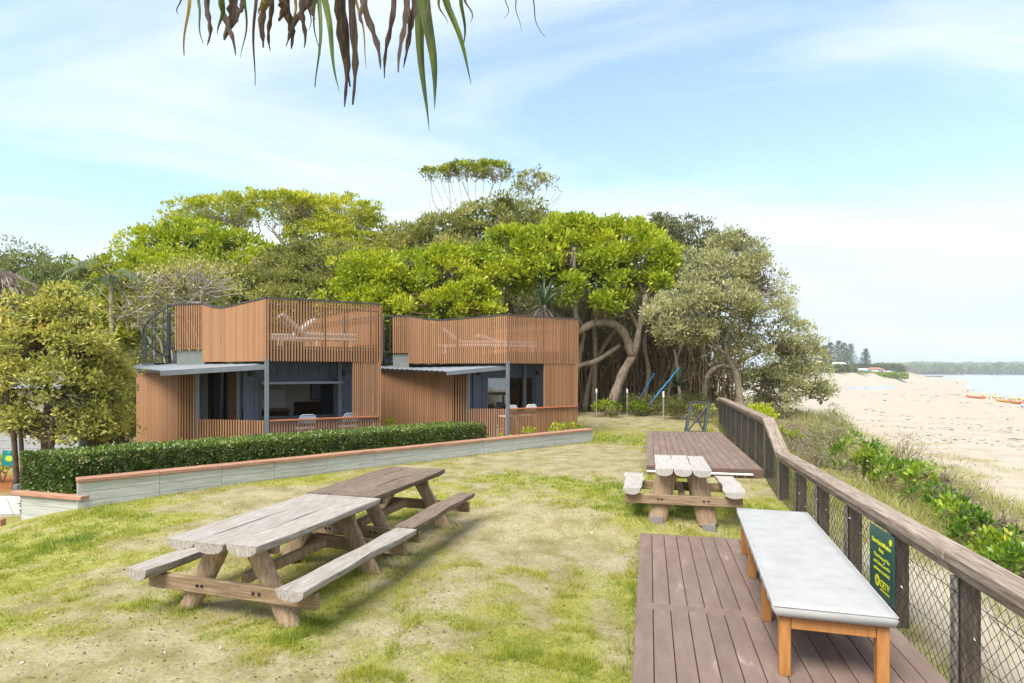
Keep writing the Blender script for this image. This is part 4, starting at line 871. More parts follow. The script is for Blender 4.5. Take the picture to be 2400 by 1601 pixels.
for (a, b_, D0, D1, lab) in (((1500, 935), (1592, 862), 24.2, 24.6, 'bright blue pole propped against the bushes, the nearer and thicker one'), ((1478, 930), (1534, 875), 25.2, 25.6, 'thin blue pole propped deeper in the bushes')):
    pa, pb_ = pix(*a, D0), pix(*b_, D1); pa.z = gz1(pa.x, pa.y); o = MB().tube([pa, pb_], 0.03 if D0 < 25 else 0.022, 8).build('blue_pole', MAT['blue']); tag(o, lab, 'pole', 'blue poles in the bushes')
# wire stock fence between the metal posts
E = empty('wire_fence', pix(1398, 955, 24.2)); E.location.z = gz1(E.location.x, E.location.y); tag(E, 'thin wire stock fence under the trees between the metal posts', 'fence'); o_ = -E.location; mb = MB()
for k in range(6):
    h = 0.15 + k * 0.16; pts = [pix(px, 900, D_) for px, D_ in ((1360, 24.3), (1470, 24.3), (1555, 23.0), (1690, 22.0))]
    for p in pts: p.z = gz1(p.x, p.y) + h
    mb.tube(pts, 0.004, 4)
for px in range(1362, 1690, 9):
    D_ = 24.3 if px < 1470 else 24.3 - (px - 1470) / 85 * 1.3 if px < 1555 else 23.0 - (px - 1555) / 135.0; p = pix(px, 900, D_); g_ = gz1(p.x, p.y); mb.tube([(p.x, p.y, g_), (p.x, p.y, g_ + 0.95)], 0.003, 4)
o = mb.build('wire', MAT['wire'], E); o.location = o_; o['kind'] = 'stuff'
# ------------------------------------------------------------------ vegetation helpers
def unit(v): return v / np.maximum(np.linalg.norm(v, axis=-1, keepdims=True), 1e-9)
def leaves(P, D, Lf, Wf, rng_, tint, fold=0.12):
    """one diamond leaf at every point P growing along D"""
    n_ = len(P); D = unit(D); S_ = unit(np.cross(D, rng_.normal(size=(n_, 3)))); Nn = np.cross(S_, D)
    Lf = np.broadcast_to(np.asarray(Lf, float), (n_,))[:, None]; Wf = np.broadcast_to(np.asarray(Wf, float), (n_,))[:, None]
    V = np.empty((n_, 4, 3)); V[:, 0] = P; V[:, 1] = P + D * Lf * 0.52 + S_ * Wf * 0.5 + Nn * Wf * fold; V[:, 2] = P + D * Lf; V[:, 3] = P + D * Lf * 0.52 - S_ * Wf * 0.5 + Nn * Wf * fold
    F = np.arange(n_ * 4).reshape(n_, 4); return V.reshape(-1, 3), F, np.repeat(np.clip(tint, 0, 1), 4)
def clump_points(lobes, ncl, rng_, shell=0.25, low=-0.35, gap=0.36):
    lb = np.array(lobes, float); area = (lb[:, 3] * lb[:, 4] + lb[:, 4] * lb[:, 5] + lb[:, 3] * lb[:, 5]); pr = area / area.sum(); out = np.zeros((0, 6))
    for _ in range(12):
        n_ = ncl * 4; k = rng_.choice(len(lb), n_, p=pr); d = unit(rng_.normal(size=(n_, 3))); q = lb[k, :3] + d * lb[k, 3:]
        ok = (d[:, 2] >= low) | (rng_.random(n_) > 0.8)
        rad = (1 - shell * rng_.random(n_) ** 1.5) * (0.74 + 0.66 * fbm(q[:, 0] * 0.9, q[:, 1] * 0.9, q[:, 2] * 0.9, 2, 2)) * np.where(rng_.random(n_) < 0.09, 1 + 0.22 * rng_.random(n_), 1.0)
        p = lb[k, :3] + d * lb[k, 3:] * rad[:, None]
        if gap: ok &= vnoise(p[:, 0] * 1.7, p[:, 1] * 1.7, p[:, 2] * 1.7, 5) > gap
        for j in range(len(lb)): ok &= (k == j) | ((((p - lb[j, :3]) / lb[j, 3:]) ** 2).sum(1) > 0.45)
        out = np.concatenate([out, np.concatenate([p, unit(d / lb[k, 3:])], 1)[ok]])
        if len(out) >= ncl: break
    return out[:ncl]
def tree(name, label, cat, base, trunks, lobes, ncl, nlf, Lf, Wf, rc, mat, bark, seed, twig=0.5, up=0.55, low=-0.35, group=None, spread=1.0, tint0=0.5, twr=0.022, shell=0.42, flat=0.7, core=0.0, gap=0.30):
    """trunks: list of (points, r0, r1); lobes: ellipsoids (x,y,z,rx,ry,rz); every clump is a tuft of leaves at the end of a twig"""
    rng_ = np.random.default_rng(seed); base = Vector(base); E = empty(name, base); tag(E, label, cat, group); off = -base
    mb = MB(); tp = []
    for pts, r0, r1 in trunks:
        pts = [Vector(p) for p in pts]; fine = []
        for i in range(len(pts) - 1):
            p0, p1, p2, p3 = pts[max(i - 1, 0)], pts[i], pts[i + 1], pts[min(i + 2, len(pts) - 1)]
            for j in range(4):
                t = j / 4; fine.append(0.5 * ((2 * p1) + (p2 - p0) * t + (2 * p0 - 5 * p1 + 4 * p2 - p3) * t * t + (3 * p1 - p0 - 3 * p2 + p3) * t ** 3))
        fine.append(pts[-1]); K = len(fine); rad = [(r0 + (r1 - r0) * (i / (K - 1)) ** 0.8) * (1 + 0.12 * math.sin(i * 2.1 + seed)) for i in range(K)]
        if fine[0].z < base.z + 0.1: rad[0] *= 1.35
        mb.tube(fine, rad, 9); tp += [np.array(p) for p in fine[K // 3:]]
    C = clump_points(lobes, ncl, rng_, shell, low, gap); tp = np.array(tp) if tp else np.array([[base.x, base.y, base.z + 0.3]])
    for c in C:
        if rng_.random() > twig: continue
        d = np.linalg.norm(tp - c[:3], axis=1) + rng_.random(len(tp)) * 0.8; s = tp[int(np.argmin(d))]; e = c[:3]; L_ = np.linalg.norm(e - s)
        if L_ < 0.1: continue
        m1 = s + (e - s) * 0.35 + rng_.normal(size=3) * L_ * 0.09 + np.array([0, 0, -0.05 * L_]); m2 = s + (e - s) * 0.7 + rng_.normal(size=3) * L_ * 0.08
        r_ = twr * (0.6 + 0.8 * rng_.random()); mb.tube([s, m1, m2, e], [r_ * 1.5, r_ * 1.1, r_ * 0.7, r_ * 0.3], 4, cap=False)
    if mb.v: o = mb.build('trunk', bark, E, smooth=True); o.location = off
    k = len(C); cc = np.repeat(C[:, :3], nlf, 0); cn = np.repeat(C[:, 3:], nlf, 0); rcl = np.repeat(rc * (0.5 + 0.9 * rng_.random(k)), nlf)[:, None]
    d = unit(rng_.normal(size=(k * nlf, 3))); d = unit(d + cn * 0.55 + np.array([0, 0, up * 0.7])); rr_ = rng_.random((k * nlf, 1)) ** 0.5
    P = cc + d * rcl * rr_ * np.array([1, 1, flat]) * spread
    dirs = unit(d * 0.9 + rng_.normal(size=(k * nlf, 3)) * 0.45 + np.array([0, 0, up]))
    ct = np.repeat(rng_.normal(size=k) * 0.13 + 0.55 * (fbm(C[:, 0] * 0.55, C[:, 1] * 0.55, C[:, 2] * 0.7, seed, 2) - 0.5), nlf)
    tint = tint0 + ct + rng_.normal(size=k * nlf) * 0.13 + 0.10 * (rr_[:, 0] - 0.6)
    V, F, T = leaves(P, dirs, Lf * (0.65 + 0.7 * rng_.random(k * nlf)), Wf * (0.7 + 0.6 * rng_.random(k * nlf)), rng_, tint)
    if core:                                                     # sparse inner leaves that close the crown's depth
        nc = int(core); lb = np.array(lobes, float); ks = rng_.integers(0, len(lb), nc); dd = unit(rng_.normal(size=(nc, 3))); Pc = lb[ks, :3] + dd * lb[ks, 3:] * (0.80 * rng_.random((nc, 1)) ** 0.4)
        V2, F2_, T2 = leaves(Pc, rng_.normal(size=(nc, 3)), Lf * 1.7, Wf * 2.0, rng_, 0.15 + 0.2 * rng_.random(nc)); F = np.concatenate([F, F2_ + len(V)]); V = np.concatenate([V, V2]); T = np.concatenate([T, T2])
    o = link('crown', np_mesh('crown', V, F, mat, {'tint': T}), E, off)
    return E
def straps(bases, dirs, Ln, W, rng_, droop=0.5, seg=5, tint=None):
    """long strap leaves that arch over: strips of quads"""
    n_ = len(bases); P = np.array(bases, float); D = unit(np.array(dirs, float)); Ln = np.broadcast_to(Ln, (n_,)).astype(float); W = np.broadcast_to(W, (n_,)).astype(float)
    dr = np.broadcast_to(np.asarray(droop, float), (n_,)); S_ = unit(np.cross(D, np.array([0, 0, 1.0]) + rng_.normal(size=(n_, 3)) * 0.15)); V = np.empty((n_, (seg + 1) * 2, 3)); p = P.copy(); d = D.copy()
    for j in range(seg + 1):
        t = j / seg; w = W * (0.55 + 1.2 * t * (1 - t) * 1.2) * (1 - t ** 3 * 0.95)
        V[:, j * 2] = p + S_ * w[:, None] / 2; V[:, j * 2 + 1] = p - S_ * w[:, None] / 2
        d = unit(d + np.array([0, 0, -1.0]) * (dr / seg * (0.4 + 1.6 * t))[:, None]); p = p + d * (Ln / seg)[:, None]
    k = (seg + 1) * 2; q = np.array([[j * 2, j * 2 + 1, j * 2 + 3, j * 2 + 2] for j in range(seg)])
    F = (np.arange(n_)[:, None, None] * k + q[None]).reshape(-1, 4); tint = np.broadcast_to(tint if tint is not None else 0.5, (n_,))
    return V.reshape(-1, 3), F, np.repeat(tint, k)

MAT['bark_dark'] = noise_mat('dark_bark', [(0.25, (0.05, 0.036, 0.026)), (0.75, (0.17, 0.125, 0.09))], scale=5, rough=0.95, bump=0.4, spec=0.1)
LM = {}
LM['lime'] = leaf_mat('lime_leaves', [(0.0, (0.035, 0.055, 0.012)), (0.3, (0.11, 0.17, 0.016)), (0.6, (0.26, 0.345, 0.022)), (1.0, (0.50, 0.52, 0.04))])
LM['yellowlime'] = leaf_mat('yellow_green_leaves', [(0.0, (0.07, 0.08, 0.016)), (0.3, (0.20, 0.235, 0.026)), (0.6, (0.37, 0.41, 0.036)), (1.0, (0.55, 0.54, 0.06))])
LM['olive'] = leaf_mat('olive_leaves', [(0.0, (0.045, 0.055, 0.018)), (0.35, (0.14, 0.16, 0.042)), (0.65, (0.27, 0.285, 0.07)), (1.0, (0.46, 0.42, 0.12))])
LM['banksia'] = leaf_mat('banksia_leaves', [(0.0, (0.05, 0.052, 0.024)), (0.3, (0.15, 0.155, 0.065)), (0.6, (0.29, 0.295, 0.125)), (0.85, (0.44, 0.435, 0.20)), (1.0, (0.54, 0.51, 0.27))])
LM['gold'] = leaf_mat('golden_leaves', [(0.0, (0.07, 0.08, 0.025)), (0.3, (0.19, 0.21, 0.05)), (0.55, (0.37, 0.385, 0.085)), (0.8, (0.55, 0.53, 0.13)), (1.0, (0.64, 0.50, 0.13))])
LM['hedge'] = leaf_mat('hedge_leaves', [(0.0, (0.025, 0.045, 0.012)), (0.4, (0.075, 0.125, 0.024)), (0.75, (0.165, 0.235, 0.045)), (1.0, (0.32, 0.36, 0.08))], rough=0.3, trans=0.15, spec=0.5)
LM['far'] = leaf_mat('far_leaves', [(0.0, (0.05, 0.07, 0.025)), (0.5, (0.16, 0.19, 0.06)), (1.0, (0.32, 0.34, 0.11))])
LM['glossy'] = leaf_mat('glossy_leaves', [(0.0, (0.03, 0.065, 0.012)), (0.4, (0.10, 0.20, 0.02)), (0.75, (0.25, 0.36, 0.03)), (1.0, (0.50, 0.50, 0.05))], rough=0.35, spec=0.45)
LM['pandanus'] = leaf_mat('pandanus_leaves', [(0.0, (0.03, 0.05, 0.025)), (0.5, (0.07, 0.11, 0.055)), (1.0, (0.17, 0.22, 0.08))], trans=0.15)
LM['dead'] = leaf_mat('dead_leaves', [(0.0, (0.09, 0.065, 0.045)), (0.5, (0.22, 0.17, 0.125)), (1.0, (0.40, 0.33, 0.26))], trans=0.15)
LM['straw'] = leaf_mat('dune_grass', [(0.0, (0.11, 0.13, 0.03)), (0.4, (0.27, 0.28, 0.07)), (0.7, (0.42, 0.38, 0.15)), (1.0, (0.55, 0.46, 0.26))], trans=0.35)
LM['grass'] = leaf_mat('lawn_grass', [(0.0, (0.06, 0.12, 0.016)), (0.35, (0.16, 0.235, 0.022)), (0.65, (0.31, 0.335, 0.03)), (0.85, (0.42, 0.38, 0.055)), (1.0, (0.48, 0.39, 0.13))], trans=0.35, rough=0.6)

def lobe(px, py, D, rx, ry, depth=None):
    """ellipsoid lobe whose outline has half-size rx x ry photo pixels at distance D"""
    c = pix(px, py, D); a = rx / FPX * D; b_ = ry / FPX * D; return (c.x, c.y, c.z, a, depth or a * 0.8, b_)
def gp(px, D): x = (px - CX) / FPX * D; return Vector((x, D, gz1(x, D)))

# ------------------------------------------------------------------ trees behind the cabins, back to front
tree('dome_tree', 'wide dome of yellow green leaves on bare grey limbs, tallest behind the open cabin', 'tree', gp(760, 33), [([gp(760, 33), pix(740, 720, 33), pix(690, 610, 32.6), pix(640, 540, 32.4)], 0.22, 0.08), ([pix(740, 720, 33), pix(760, 610, 33), pix(820, 540, 33)], 0.15, 0.05), ([pix(690, 640, 32.7), pix(600, 560, 32), pix(520, 520, 32)], 0.12, 0.04), ([pix(740, 660, 33), pix(680, 560, 32.2), pix(700, 500, 32.6)], 0.1, 0.03)],
     [lobe(520, 500, 32, 105, 22), lobe(640, 490, 32, 110, 22), lobe(760, 505, 33, 110, 32), lobe(840, 545, 33, 68, 34), lobe(760, 560, 32, 90, 38), lobe(450, 530, 31.5, 50, 14), lobe(860, 590, 32, 55, 40), lobe(875, 635, 31, 55, 35), lobe(800, 605, 31.5, 80, 35), lobe(930, 610, 31.5, 50, 40)], 640, 48, 0.17, 0.085, 0.46, LM['yellowlime'], MAT['bark_pale'], 1, twig=0.8, low=-0.05, tint0=0.68, twr=0.024, flat=0.55)
tree('canopy_tree', 'rounded bright green canopy left of the dome tree, above the bare shrub', 'tree', gp(430, 28), [([gp(430, 28), pix(430, 720, 28), pix(440, 640, 28), pix(470, 590, 28)], 0.2, 0.06), ([pix(430, 700, 28), pix(380, 640, 28), pix(340, 600, 28)], 0.12, 0.04)],
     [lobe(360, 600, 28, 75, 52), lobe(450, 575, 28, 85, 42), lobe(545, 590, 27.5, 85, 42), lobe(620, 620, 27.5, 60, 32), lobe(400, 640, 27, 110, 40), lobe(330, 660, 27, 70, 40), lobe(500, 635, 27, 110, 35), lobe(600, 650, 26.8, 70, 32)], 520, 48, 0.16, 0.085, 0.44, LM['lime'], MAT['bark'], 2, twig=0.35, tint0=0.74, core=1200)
tree('olive_tree', 'soft olive green fine leaved tree directly behind the open cabin roof', 'tree', gp(760, 25), [([gp(760, 25), pix(760, 760, 25), pix(770, 660, 25)], 0.15, 0.05)],
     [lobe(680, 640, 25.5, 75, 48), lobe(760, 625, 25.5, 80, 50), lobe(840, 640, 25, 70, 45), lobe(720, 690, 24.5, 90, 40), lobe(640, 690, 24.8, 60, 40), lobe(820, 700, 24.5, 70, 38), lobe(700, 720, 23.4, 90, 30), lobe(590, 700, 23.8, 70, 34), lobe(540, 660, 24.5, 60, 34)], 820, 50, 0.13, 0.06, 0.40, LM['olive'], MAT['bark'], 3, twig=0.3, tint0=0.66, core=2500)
tree('bare_shrub', 'tangled bare pale stemmed shrub with sparse leaves beside the spiral stair', 'shrub', gp(430, 18.3), [([gp(430 + k * 17, 18.3), pix(420 + k * 22, 800, 18.3), pix(400 + k * 36 - 60, 700 + 8 * abs(k), 18.1), pix(390 + k * 50 - 70, 640 + 12 * abs(k), 18.1)], 0.035, 0.012) for k in range(-3, 4)],
     [lobe(400, 690, 18.3, 105, 62), lobe(490, 665, 18.3, 75, 50), lobe(340, 740, 18.1, 65, 70), lobe(450, 640, 18.3, 60, 28)], 430, 7, 0.10, 0.05, 0.26, LM['olive'], MAT['bark_pale'], 4, twig=1.0, tint0=0.8, twr=0.019, shell=0.7, gap=0.0)
tree('green_shrub', 'vivid green bushy tree above the gap between the cabins', 'tree', gp(880, 23), [([gp(880, 23), pix(875, 800, 23), pix(870, 700, 23)], 0.12, 0.05)],
     [lobe(850, 660, 23, 42, 42), lobe(900, 650, 23, 45, 40), lobe(880, 710, 22.7, 60, 30), lobe(940, 690, 23, 35, 45), lobe(830, 705, 23, 30, 28), lobe(880, 670, 23.6, 90, 60), lobe(960, 650, 23.8, 60, 50), lobe(930, 740, 23.4, 60, 26), lobe(860, 740, 22.6, 60, 26), lobe(800, 720, 22.8, 50, 30)], 420, 48, 0.15, 0.08, 0.38, LM['lime'], MAT['bark'], 5, twig=0.3, tint0=0.72, core=500, gap=0.38)
tree('lime_shrub', 'lime green layered bush leaning over the roof of the closed window cabin', 'tree', gp(1040, 22.5), [([gp(1040, 22.5), pix(1035, 800, 22.5), pix(1040, 700, 22.5)], 0.12, 0.05), ([pix(1035, 780, 22.5), pix(1100, 710, 22.4)], 0.07, 0.03)],
     [lobe(1035, 620, 22.6, 38, 36), lobe(1020, 665, 22.4, 38, 26), lobe(1065, 695, 22.2, 55, 24), lobe(1110, 690, 22.2, 48, 26), lobe(1050, 725, 22.0, 45, 16), lobe(1080, 650, 23.2, 90, 50), lobe(1130, 640, 23.5, 60, 50), lobe(960, 720, 22.4, 60, 26), lobe(1120, 730, 22.2, 50, 20), lobe(1010, 735, 22.2, 60, 18)], 400, 48, 0.15, 0.08, 0.36, LM['lime'], MAT['bark_brown'], 6, twig=0.5, tint0=0.74, core=300, gap=0.38)
tree('banksia_tree', 'broad olive banksia crown on the skyline behind both cabins', 'tree', gp(1130, 31), [([gp(1130, 31), pix(1130, 740, 31), pix(1120, 600, 31)], 0.2, 0.06), ([pix(1130, 720, 31), pix(1220, 600, 31)], 0.12, 0.05), ([pix(1130, 720, 31), pix(1010, 600, 31)], 0.12, 0.05)],
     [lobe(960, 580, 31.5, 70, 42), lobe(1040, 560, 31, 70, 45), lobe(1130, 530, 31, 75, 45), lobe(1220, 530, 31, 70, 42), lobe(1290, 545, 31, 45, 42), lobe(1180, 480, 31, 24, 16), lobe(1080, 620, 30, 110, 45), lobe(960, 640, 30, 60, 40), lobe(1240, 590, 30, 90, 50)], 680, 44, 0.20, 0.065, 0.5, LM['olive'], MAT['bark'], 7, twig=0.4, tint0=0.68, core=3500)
tree('umbrella_tree', 'thin tall tree with a flat topped umbrella crown above bare white branches', 'tree', gp(1090, 35), [([gp(1090, 35), pix(1100, 560, 35), pix(1110, 500, 35), pix(1085, 430, 35)], 0.12, 0.03), ([pix(1105, 530, 35), pix(1140, 470, 35), pix(1160, 425, 35)], 0.07, 0.02), ([pix(1060, 640, 35), pix(1040, 520, 35), pix(1015, 470, 35), pix(1010, 420, 35)], 0.07, 0.02), ([pix(1040, 540, 35), pix(1055, 480, 35), pix(1050, 420, 35)], 0.05, 0.02)] + [([pix(1060 + 11 * k, 545, 35), pix(1040 + 15 * k, 480, 35), pix(1010 + 21 * k, 415, 35)], 0.035, 0.012) for k in range(9)] + [([pix(1035, 500, 35), pix(1065, 470, 35), pix(1080, 450, 35)], 0.03, 0.008), ([pix(1030, 560, 35), pix(1012, 500, 35), pix(1003, 450, 35)], 0.04, 0.01)],
     [lobe(1022, 408, 35, 26, 8), lobe(1085, 402, 35, 42, 11), lobe(1150, 402, 35, 40, 14), lobe(1175, 412, 35, 22, 9)], 150, 34, 0.15, 0.07, 0.30, LM['yellowlime'], MAT['bark_pale'], 8, twig=1.0, tint0=0.42, twr=0.018, low=-0.1)
tree('sparse_tree', 'small sparse crown on bare white twigs right of the umbrella tree', 'tree', gp(1235, 34), [([gp(1235, 34), pix(1230, 520, 34), pix(1250, 460, 34), pix(1255, 430, 34)], 0.08, 0.02), ([pix(1232, 520, 34), pix(1300, 470, 34), pix(1320, 445, 34)], 0.04, 0.012), ([pix(1230, 520, 34), pix(1215, 460, 34)], 0.04, 0.012)] + [([pix(1232 + 5 * k, 530, 34), pix(1228 + 14 * k, 480, 34), pix(1212 + 24 * k, 432 + 2 * k, 34)], 0.03, 0.008) for k in range(6)],
     [lobe(1255, 428, 34, 42, 22), lobe(1225, 450, 34, 20, 20)], 60, 14, 0.19, 0.07, 0.28, LM['olive'], MAT['bark_pale'], 9, twig=1.0, tint0=0.7, twr=0.018)
tree('grey_banksia', 'grey green banksia with dead twigs behind the big bright tree', 'tree', gp(1600, 28), [([gp(1600, 28), pix(1600, 760, 28), pix(1590, 640, 28), pix(1570, 560, 28)], 0.2, 0.05), ([pix(1600, 700, 28), pix(1640, 610, 28)], 0.1, 0.04)],
     [lobe(1550, 560, 28, 48, 42), lobe(1610, 570, 28, 55, 52), lobe(1660, 600, 28, 40, 50), lobe(1600, 650, 27.5, 90, 50), lobe(1540, 520, 28, 18, 14)], 420, 40, 0.13, 0.05, 0.38, LM['banksia'], MAT['bark_pale'], 10, twig=0.8, tint0=0.45, twr=0.02, core=1500)
# the big bright tree over the leaning trunk
BT = gp(1432, 24.5)
tree('leaning_tree', 'big bright green tree with a leaning pale trunk and twisted limbs right of the cabins', 'tree', BT,
     [([BT, pix(1440, 930, 24.5), pix(1462, 870, 24.4), pix(1487, 825, 24.3), pix(1500, 760, 24.3), pix(1515, 690, 24.3)], 0.25, 0.10), ([pix(1482, 835, 24.3), pix(1462, 780, 24.2), pix(1430, 757, 24.2), pix(1390, 758, 24.1), pix(1350, 782, 24.2), pix(1320, 800, 24.6)], 0.19, 0.13),
      ([gp(1345, 25.2), pix(1345, 870, 25), pix(1400, 845, 24.8), pix(1455, 808, 24.6)], 0.14, 0.09), ([gp(1370, 26), pix(1390, 860, 26), pix(1430, 790, 25.8), pix(1450, 770, 25.6)], 0.12, 0.07), ([gp(1500, 26), pix(1520, 880, 26), pix(1510, 800, 26), pix(1530, 700, 26)], 0.13, 0.06), ([gp(1340, 25.8), pix(1360, 830, 25.6), pix(1370, 780, 25.5)], 0.12, 0.08), ([pix(1500, 780, 24.3), pix(1450, 680, 24.3), pix(1400, 620, 24.2)], 0.08, 0.03), ([gp(1290, 26), pix(1300, 760, 26), pix(1270, 680, 25.6), pix(1230, 620, 25)], 0.12, 0.04), ([gp(1590, 25.6), pix(1590, 880, 25.6), pix(1580, 820, 25.6)], 0.10, 0.05), ([gp(1560, 26), pix(1575, 880, 26), pix(1600, 800, 26)], 0.09, 0.05)],
     [lobe(1200, 590, 24.5, 58, 45), lobe(1275, 590, 24.2, 60, 48), lobe(1180, 650, 24, 45, 45), lobe(1260, 640, 24, 60, 26), lobe(1370, 555, 25, 62, 42), lobe(1450, 560, 25, 60, 42), lobe(1520, 600, 24.6, 55, 50), lobe(1555, 640, 24.2, 28, 30), lobe(1400, 620, 24.4, 70, 30), lobe(1330, 680, 23.8, 35, 24), lobe(1380, 655, 24, 40, 18), lobe(1480, 665, 23.8, 60, 17), lobe(1545, 670, 23.8, 26, 22), lobe(1440, 710, 23.5, 46, 15), lobe(1225, 680, 24, 20, 20), lobe(1320, 590, 25.2, 90, 55), lobe(1440, 600, 25.2, 110, 60), lobe(1230, 620, 25, 90, 60)],
     1150, 46, 0.17, 0.09, 0.42, LM['lime'], MAT['bark'], 11, twig=0.55, tint0=0.72, twr=0.022, low=-0.2, gap=0.40)
# large pale banksia at the dune edge
BB = gp(1738, 22.6)
tree('dune_banksia', 'large pale tipped banksia leaning out at the dune edge beyond the fence', 'tree', BB,
     [([BB, pix(1727, 880, 22.6), pix(1705, 835, 22.6), pix(1690, 770, 22.4), pix(1680, 690, 22.4)], 0.16, 0.06), ([pix(1705, 835, 22.6), pix(1650, 790, 22.2), pix(1590, 770, 22)], 0.08, 0.03), ([pix(1700, 810, 22.6), pix(1760, 740, 22.8), pix(1780, 660, 22.8)], 0.09, 0.03), ([pix(1718, 855, 22.6), pix(1800, 820, 23), pix(1860, 840, 23.4)], 0.09, 0.03), ([gp(1770, 23.6), pix(1790, 900, 23.6), pix(1850, 890, 24)], 0.10, 0.05), ([gp(1650, 25), pix(1660, 880, 25), pix(1700, 860, 25), pix(1740, 880, 25)], 0.14, 0.09)],
     [lobe(1735, 600, 23, 70, 42), lobe(1680, 650, 22.4, 72, 52), lobe(1770, 650, 22.8, 60, 52), lobe(1620, 710, 22, 66, 42), lobe(1700, 720, 22, 85, 48), lobe(1790, 730, 22.8, 75, 55), lobe(1560, 745, 21.8, 50, 28), lobe(1600, 780, 21.9, 70, 28), lobe(1840, 790, 23, 70, 45), lobe(1780, 830, 23, 80, 60), lobe(1880, 850, 23.6, 50, 55), lobe(1850, 900, 23.6, 70, 50), lobe(1920, 925, 23.6, 28, 22), lobe(1800, 910, 23.4, 50, 40), lobe(1830, 945, 23.2, 50, 22), lobe(1690, 790, 22.2, 60, 26), lobe(1720, 570, 23, 40, 22)],
     980, 40, 0.125, 0.046, 0.36, LM['banksia'], MAT['bark'], 12, twig=0.8, tint0=0.72, twr=0.018, core=900, gap=0.40)
# golden tree at the left
GT = gp(108, 11.6)
tree('golden_tree', 'golden yellow leaved tree over the near end of the hedge', 'tree', GT,
     [([GT, pix(108, 1000, 11.6), pix(115, 930, 11.6), pix(100, 840, 11.6), pix(90, 760, 11.6)], 0.10, 0.03), ([GT + Vector((0.08, 0, 0)), pix(125, 980, 11.5), pix(160, 880, 11.5), pix(190, 790, 11.6)], 0.07, 0.02), ([gp(40, 11.8), pix(30, 1000, 11.8), pix(10, 900, 11.8), pix(-20, 800, 11.8)], 0.06, 0.02), ([gp(55, 11.4), pix(48, 1010, 11.4), pix(40, 950, 11.4)], 0.05, 0.02), ([gp(215, 12.6), pix(225, 980, 12.6), pix(250, 900, 12.6)], 0.05, 0.02), ([gp(290, 13.2), pix(285, 990, 13.2), pix(270, 930, 13.2)], 0.04, 0.02)],
     [lobe(60, 730, 11.6, 75, 68), lobe(140, 740, 11.6, 75, 62), lobe(-20, 800, 11.6, 75, 80), lobe(60, 820, 11.3, 85, 58), lobe(180, 810, 11.5, 75, 60), lobe(232, 850, 12, 50, 62), lobe(120, 885, 11.3, 95, 52), lobe(212, 920, 11.8, 66, 55), lobe(10, 900, 11.5, 70, 50), lobe(258, 960, 12.2, 38, 50), lobe(100, 690, 11.6, 30, 26), lobe(190, 990, 12.4, 60, 32), lobe(40, 960, 12.4, 60, 20), lobe(150, 1010, 12.6, 60, 30), lobe(70, 1000, 12.6, 50, 34), lobe(220, 1020, 12.6, 50, 24), lobe(10, 990, 13, 50, 40), lobe(282, 880, 12.4, 22, 40), lobe(268, 1005, 12.6, 34, 26), lobe(185, 1000, 11.3, 46, 36), lobe(40, 990, 11.2, 34, 34), lobe(150, 960, 11.3, 30, 30), lobe(60, 670, 11.6, 22, 22), lobe(150, 690, 11.6, 24, 24), lobe(20, 700, 11.6, 30, 30)],
     900, 24, 0.085, 0.040, 0.21, LM['gold'], MAT['bark_dark'], 13, twig=1.0, tint0=0.66, twr=0.010, core=700, gap=0.38, shell=0.6, up=0.15)
tree('tall_shrub', 'yellow green leafy shrub under the thin palm fronds left of the spiral stair', 'shrub', gp(270, 19), [([gp(270, 19), pix(265, 800, 19), pix(270, 700, 19)], 0.07, 0.03)],
     [lobe(255, 650, 19.5, 36, 42), lobe(300, 660, 19, 30, 36), lobe(270, 720, 19, 46, 42), lobe(300, 790, 18.8, 40, 40), lobe(240, 780, 18.8, 40, 60)], 130, 34, 0.11, 0.06, 0.30, LM['yellowlime'], MAT['bark'], 14, twig=0.6, tint0=0.52, core=900)
for i, (px, py, D, rx, ry, mt, t0, lab) in enumerate(((30, 625, 44, 100, 48, 'far', 0.75, 'grey green tree on the skyline at the far left, above the thatched roof'), (120, 655, 42, 75, 38, 'far', 0.7, 'mid green tree on the skyline sloping down behind the golden tree'), (160, 640, 46, 40, 32, 'lime', 0.45, 'round deep green tree on the skyline behind the golden tree'), (222, 660, 40, 40, 32, 'olive', 0.45, 'dull brown green treetop left of the palm'), (-60, 700, 38, 90, 80, 'far', 0.7, 'dark tree at the frame edge behind the thatched roof'))):
    tree('distant_tree', lab, 'tree', gp(px, D), [([gp(px, D), pix(px, 760, D), pix(px + 5, py, D)], 0.2, 0.06)], [lobe(px - rx * 0.4, py + 5, D, rx * 0.55, ry * 0.8), lobe(px + rx * 0.4, py + 8, D, rx * 0.55, ry * 0.75), lobe(px, py, D, rx * 0.6, ry), lobe(px, py + ry, D, rx, ry)], 130, 34, 0.2, 0.10, 0.6, LM[mt], MAT['bark'], 30 + i, twig=0.3, tint0=t0, core=900, group='treetops on the left skyline')

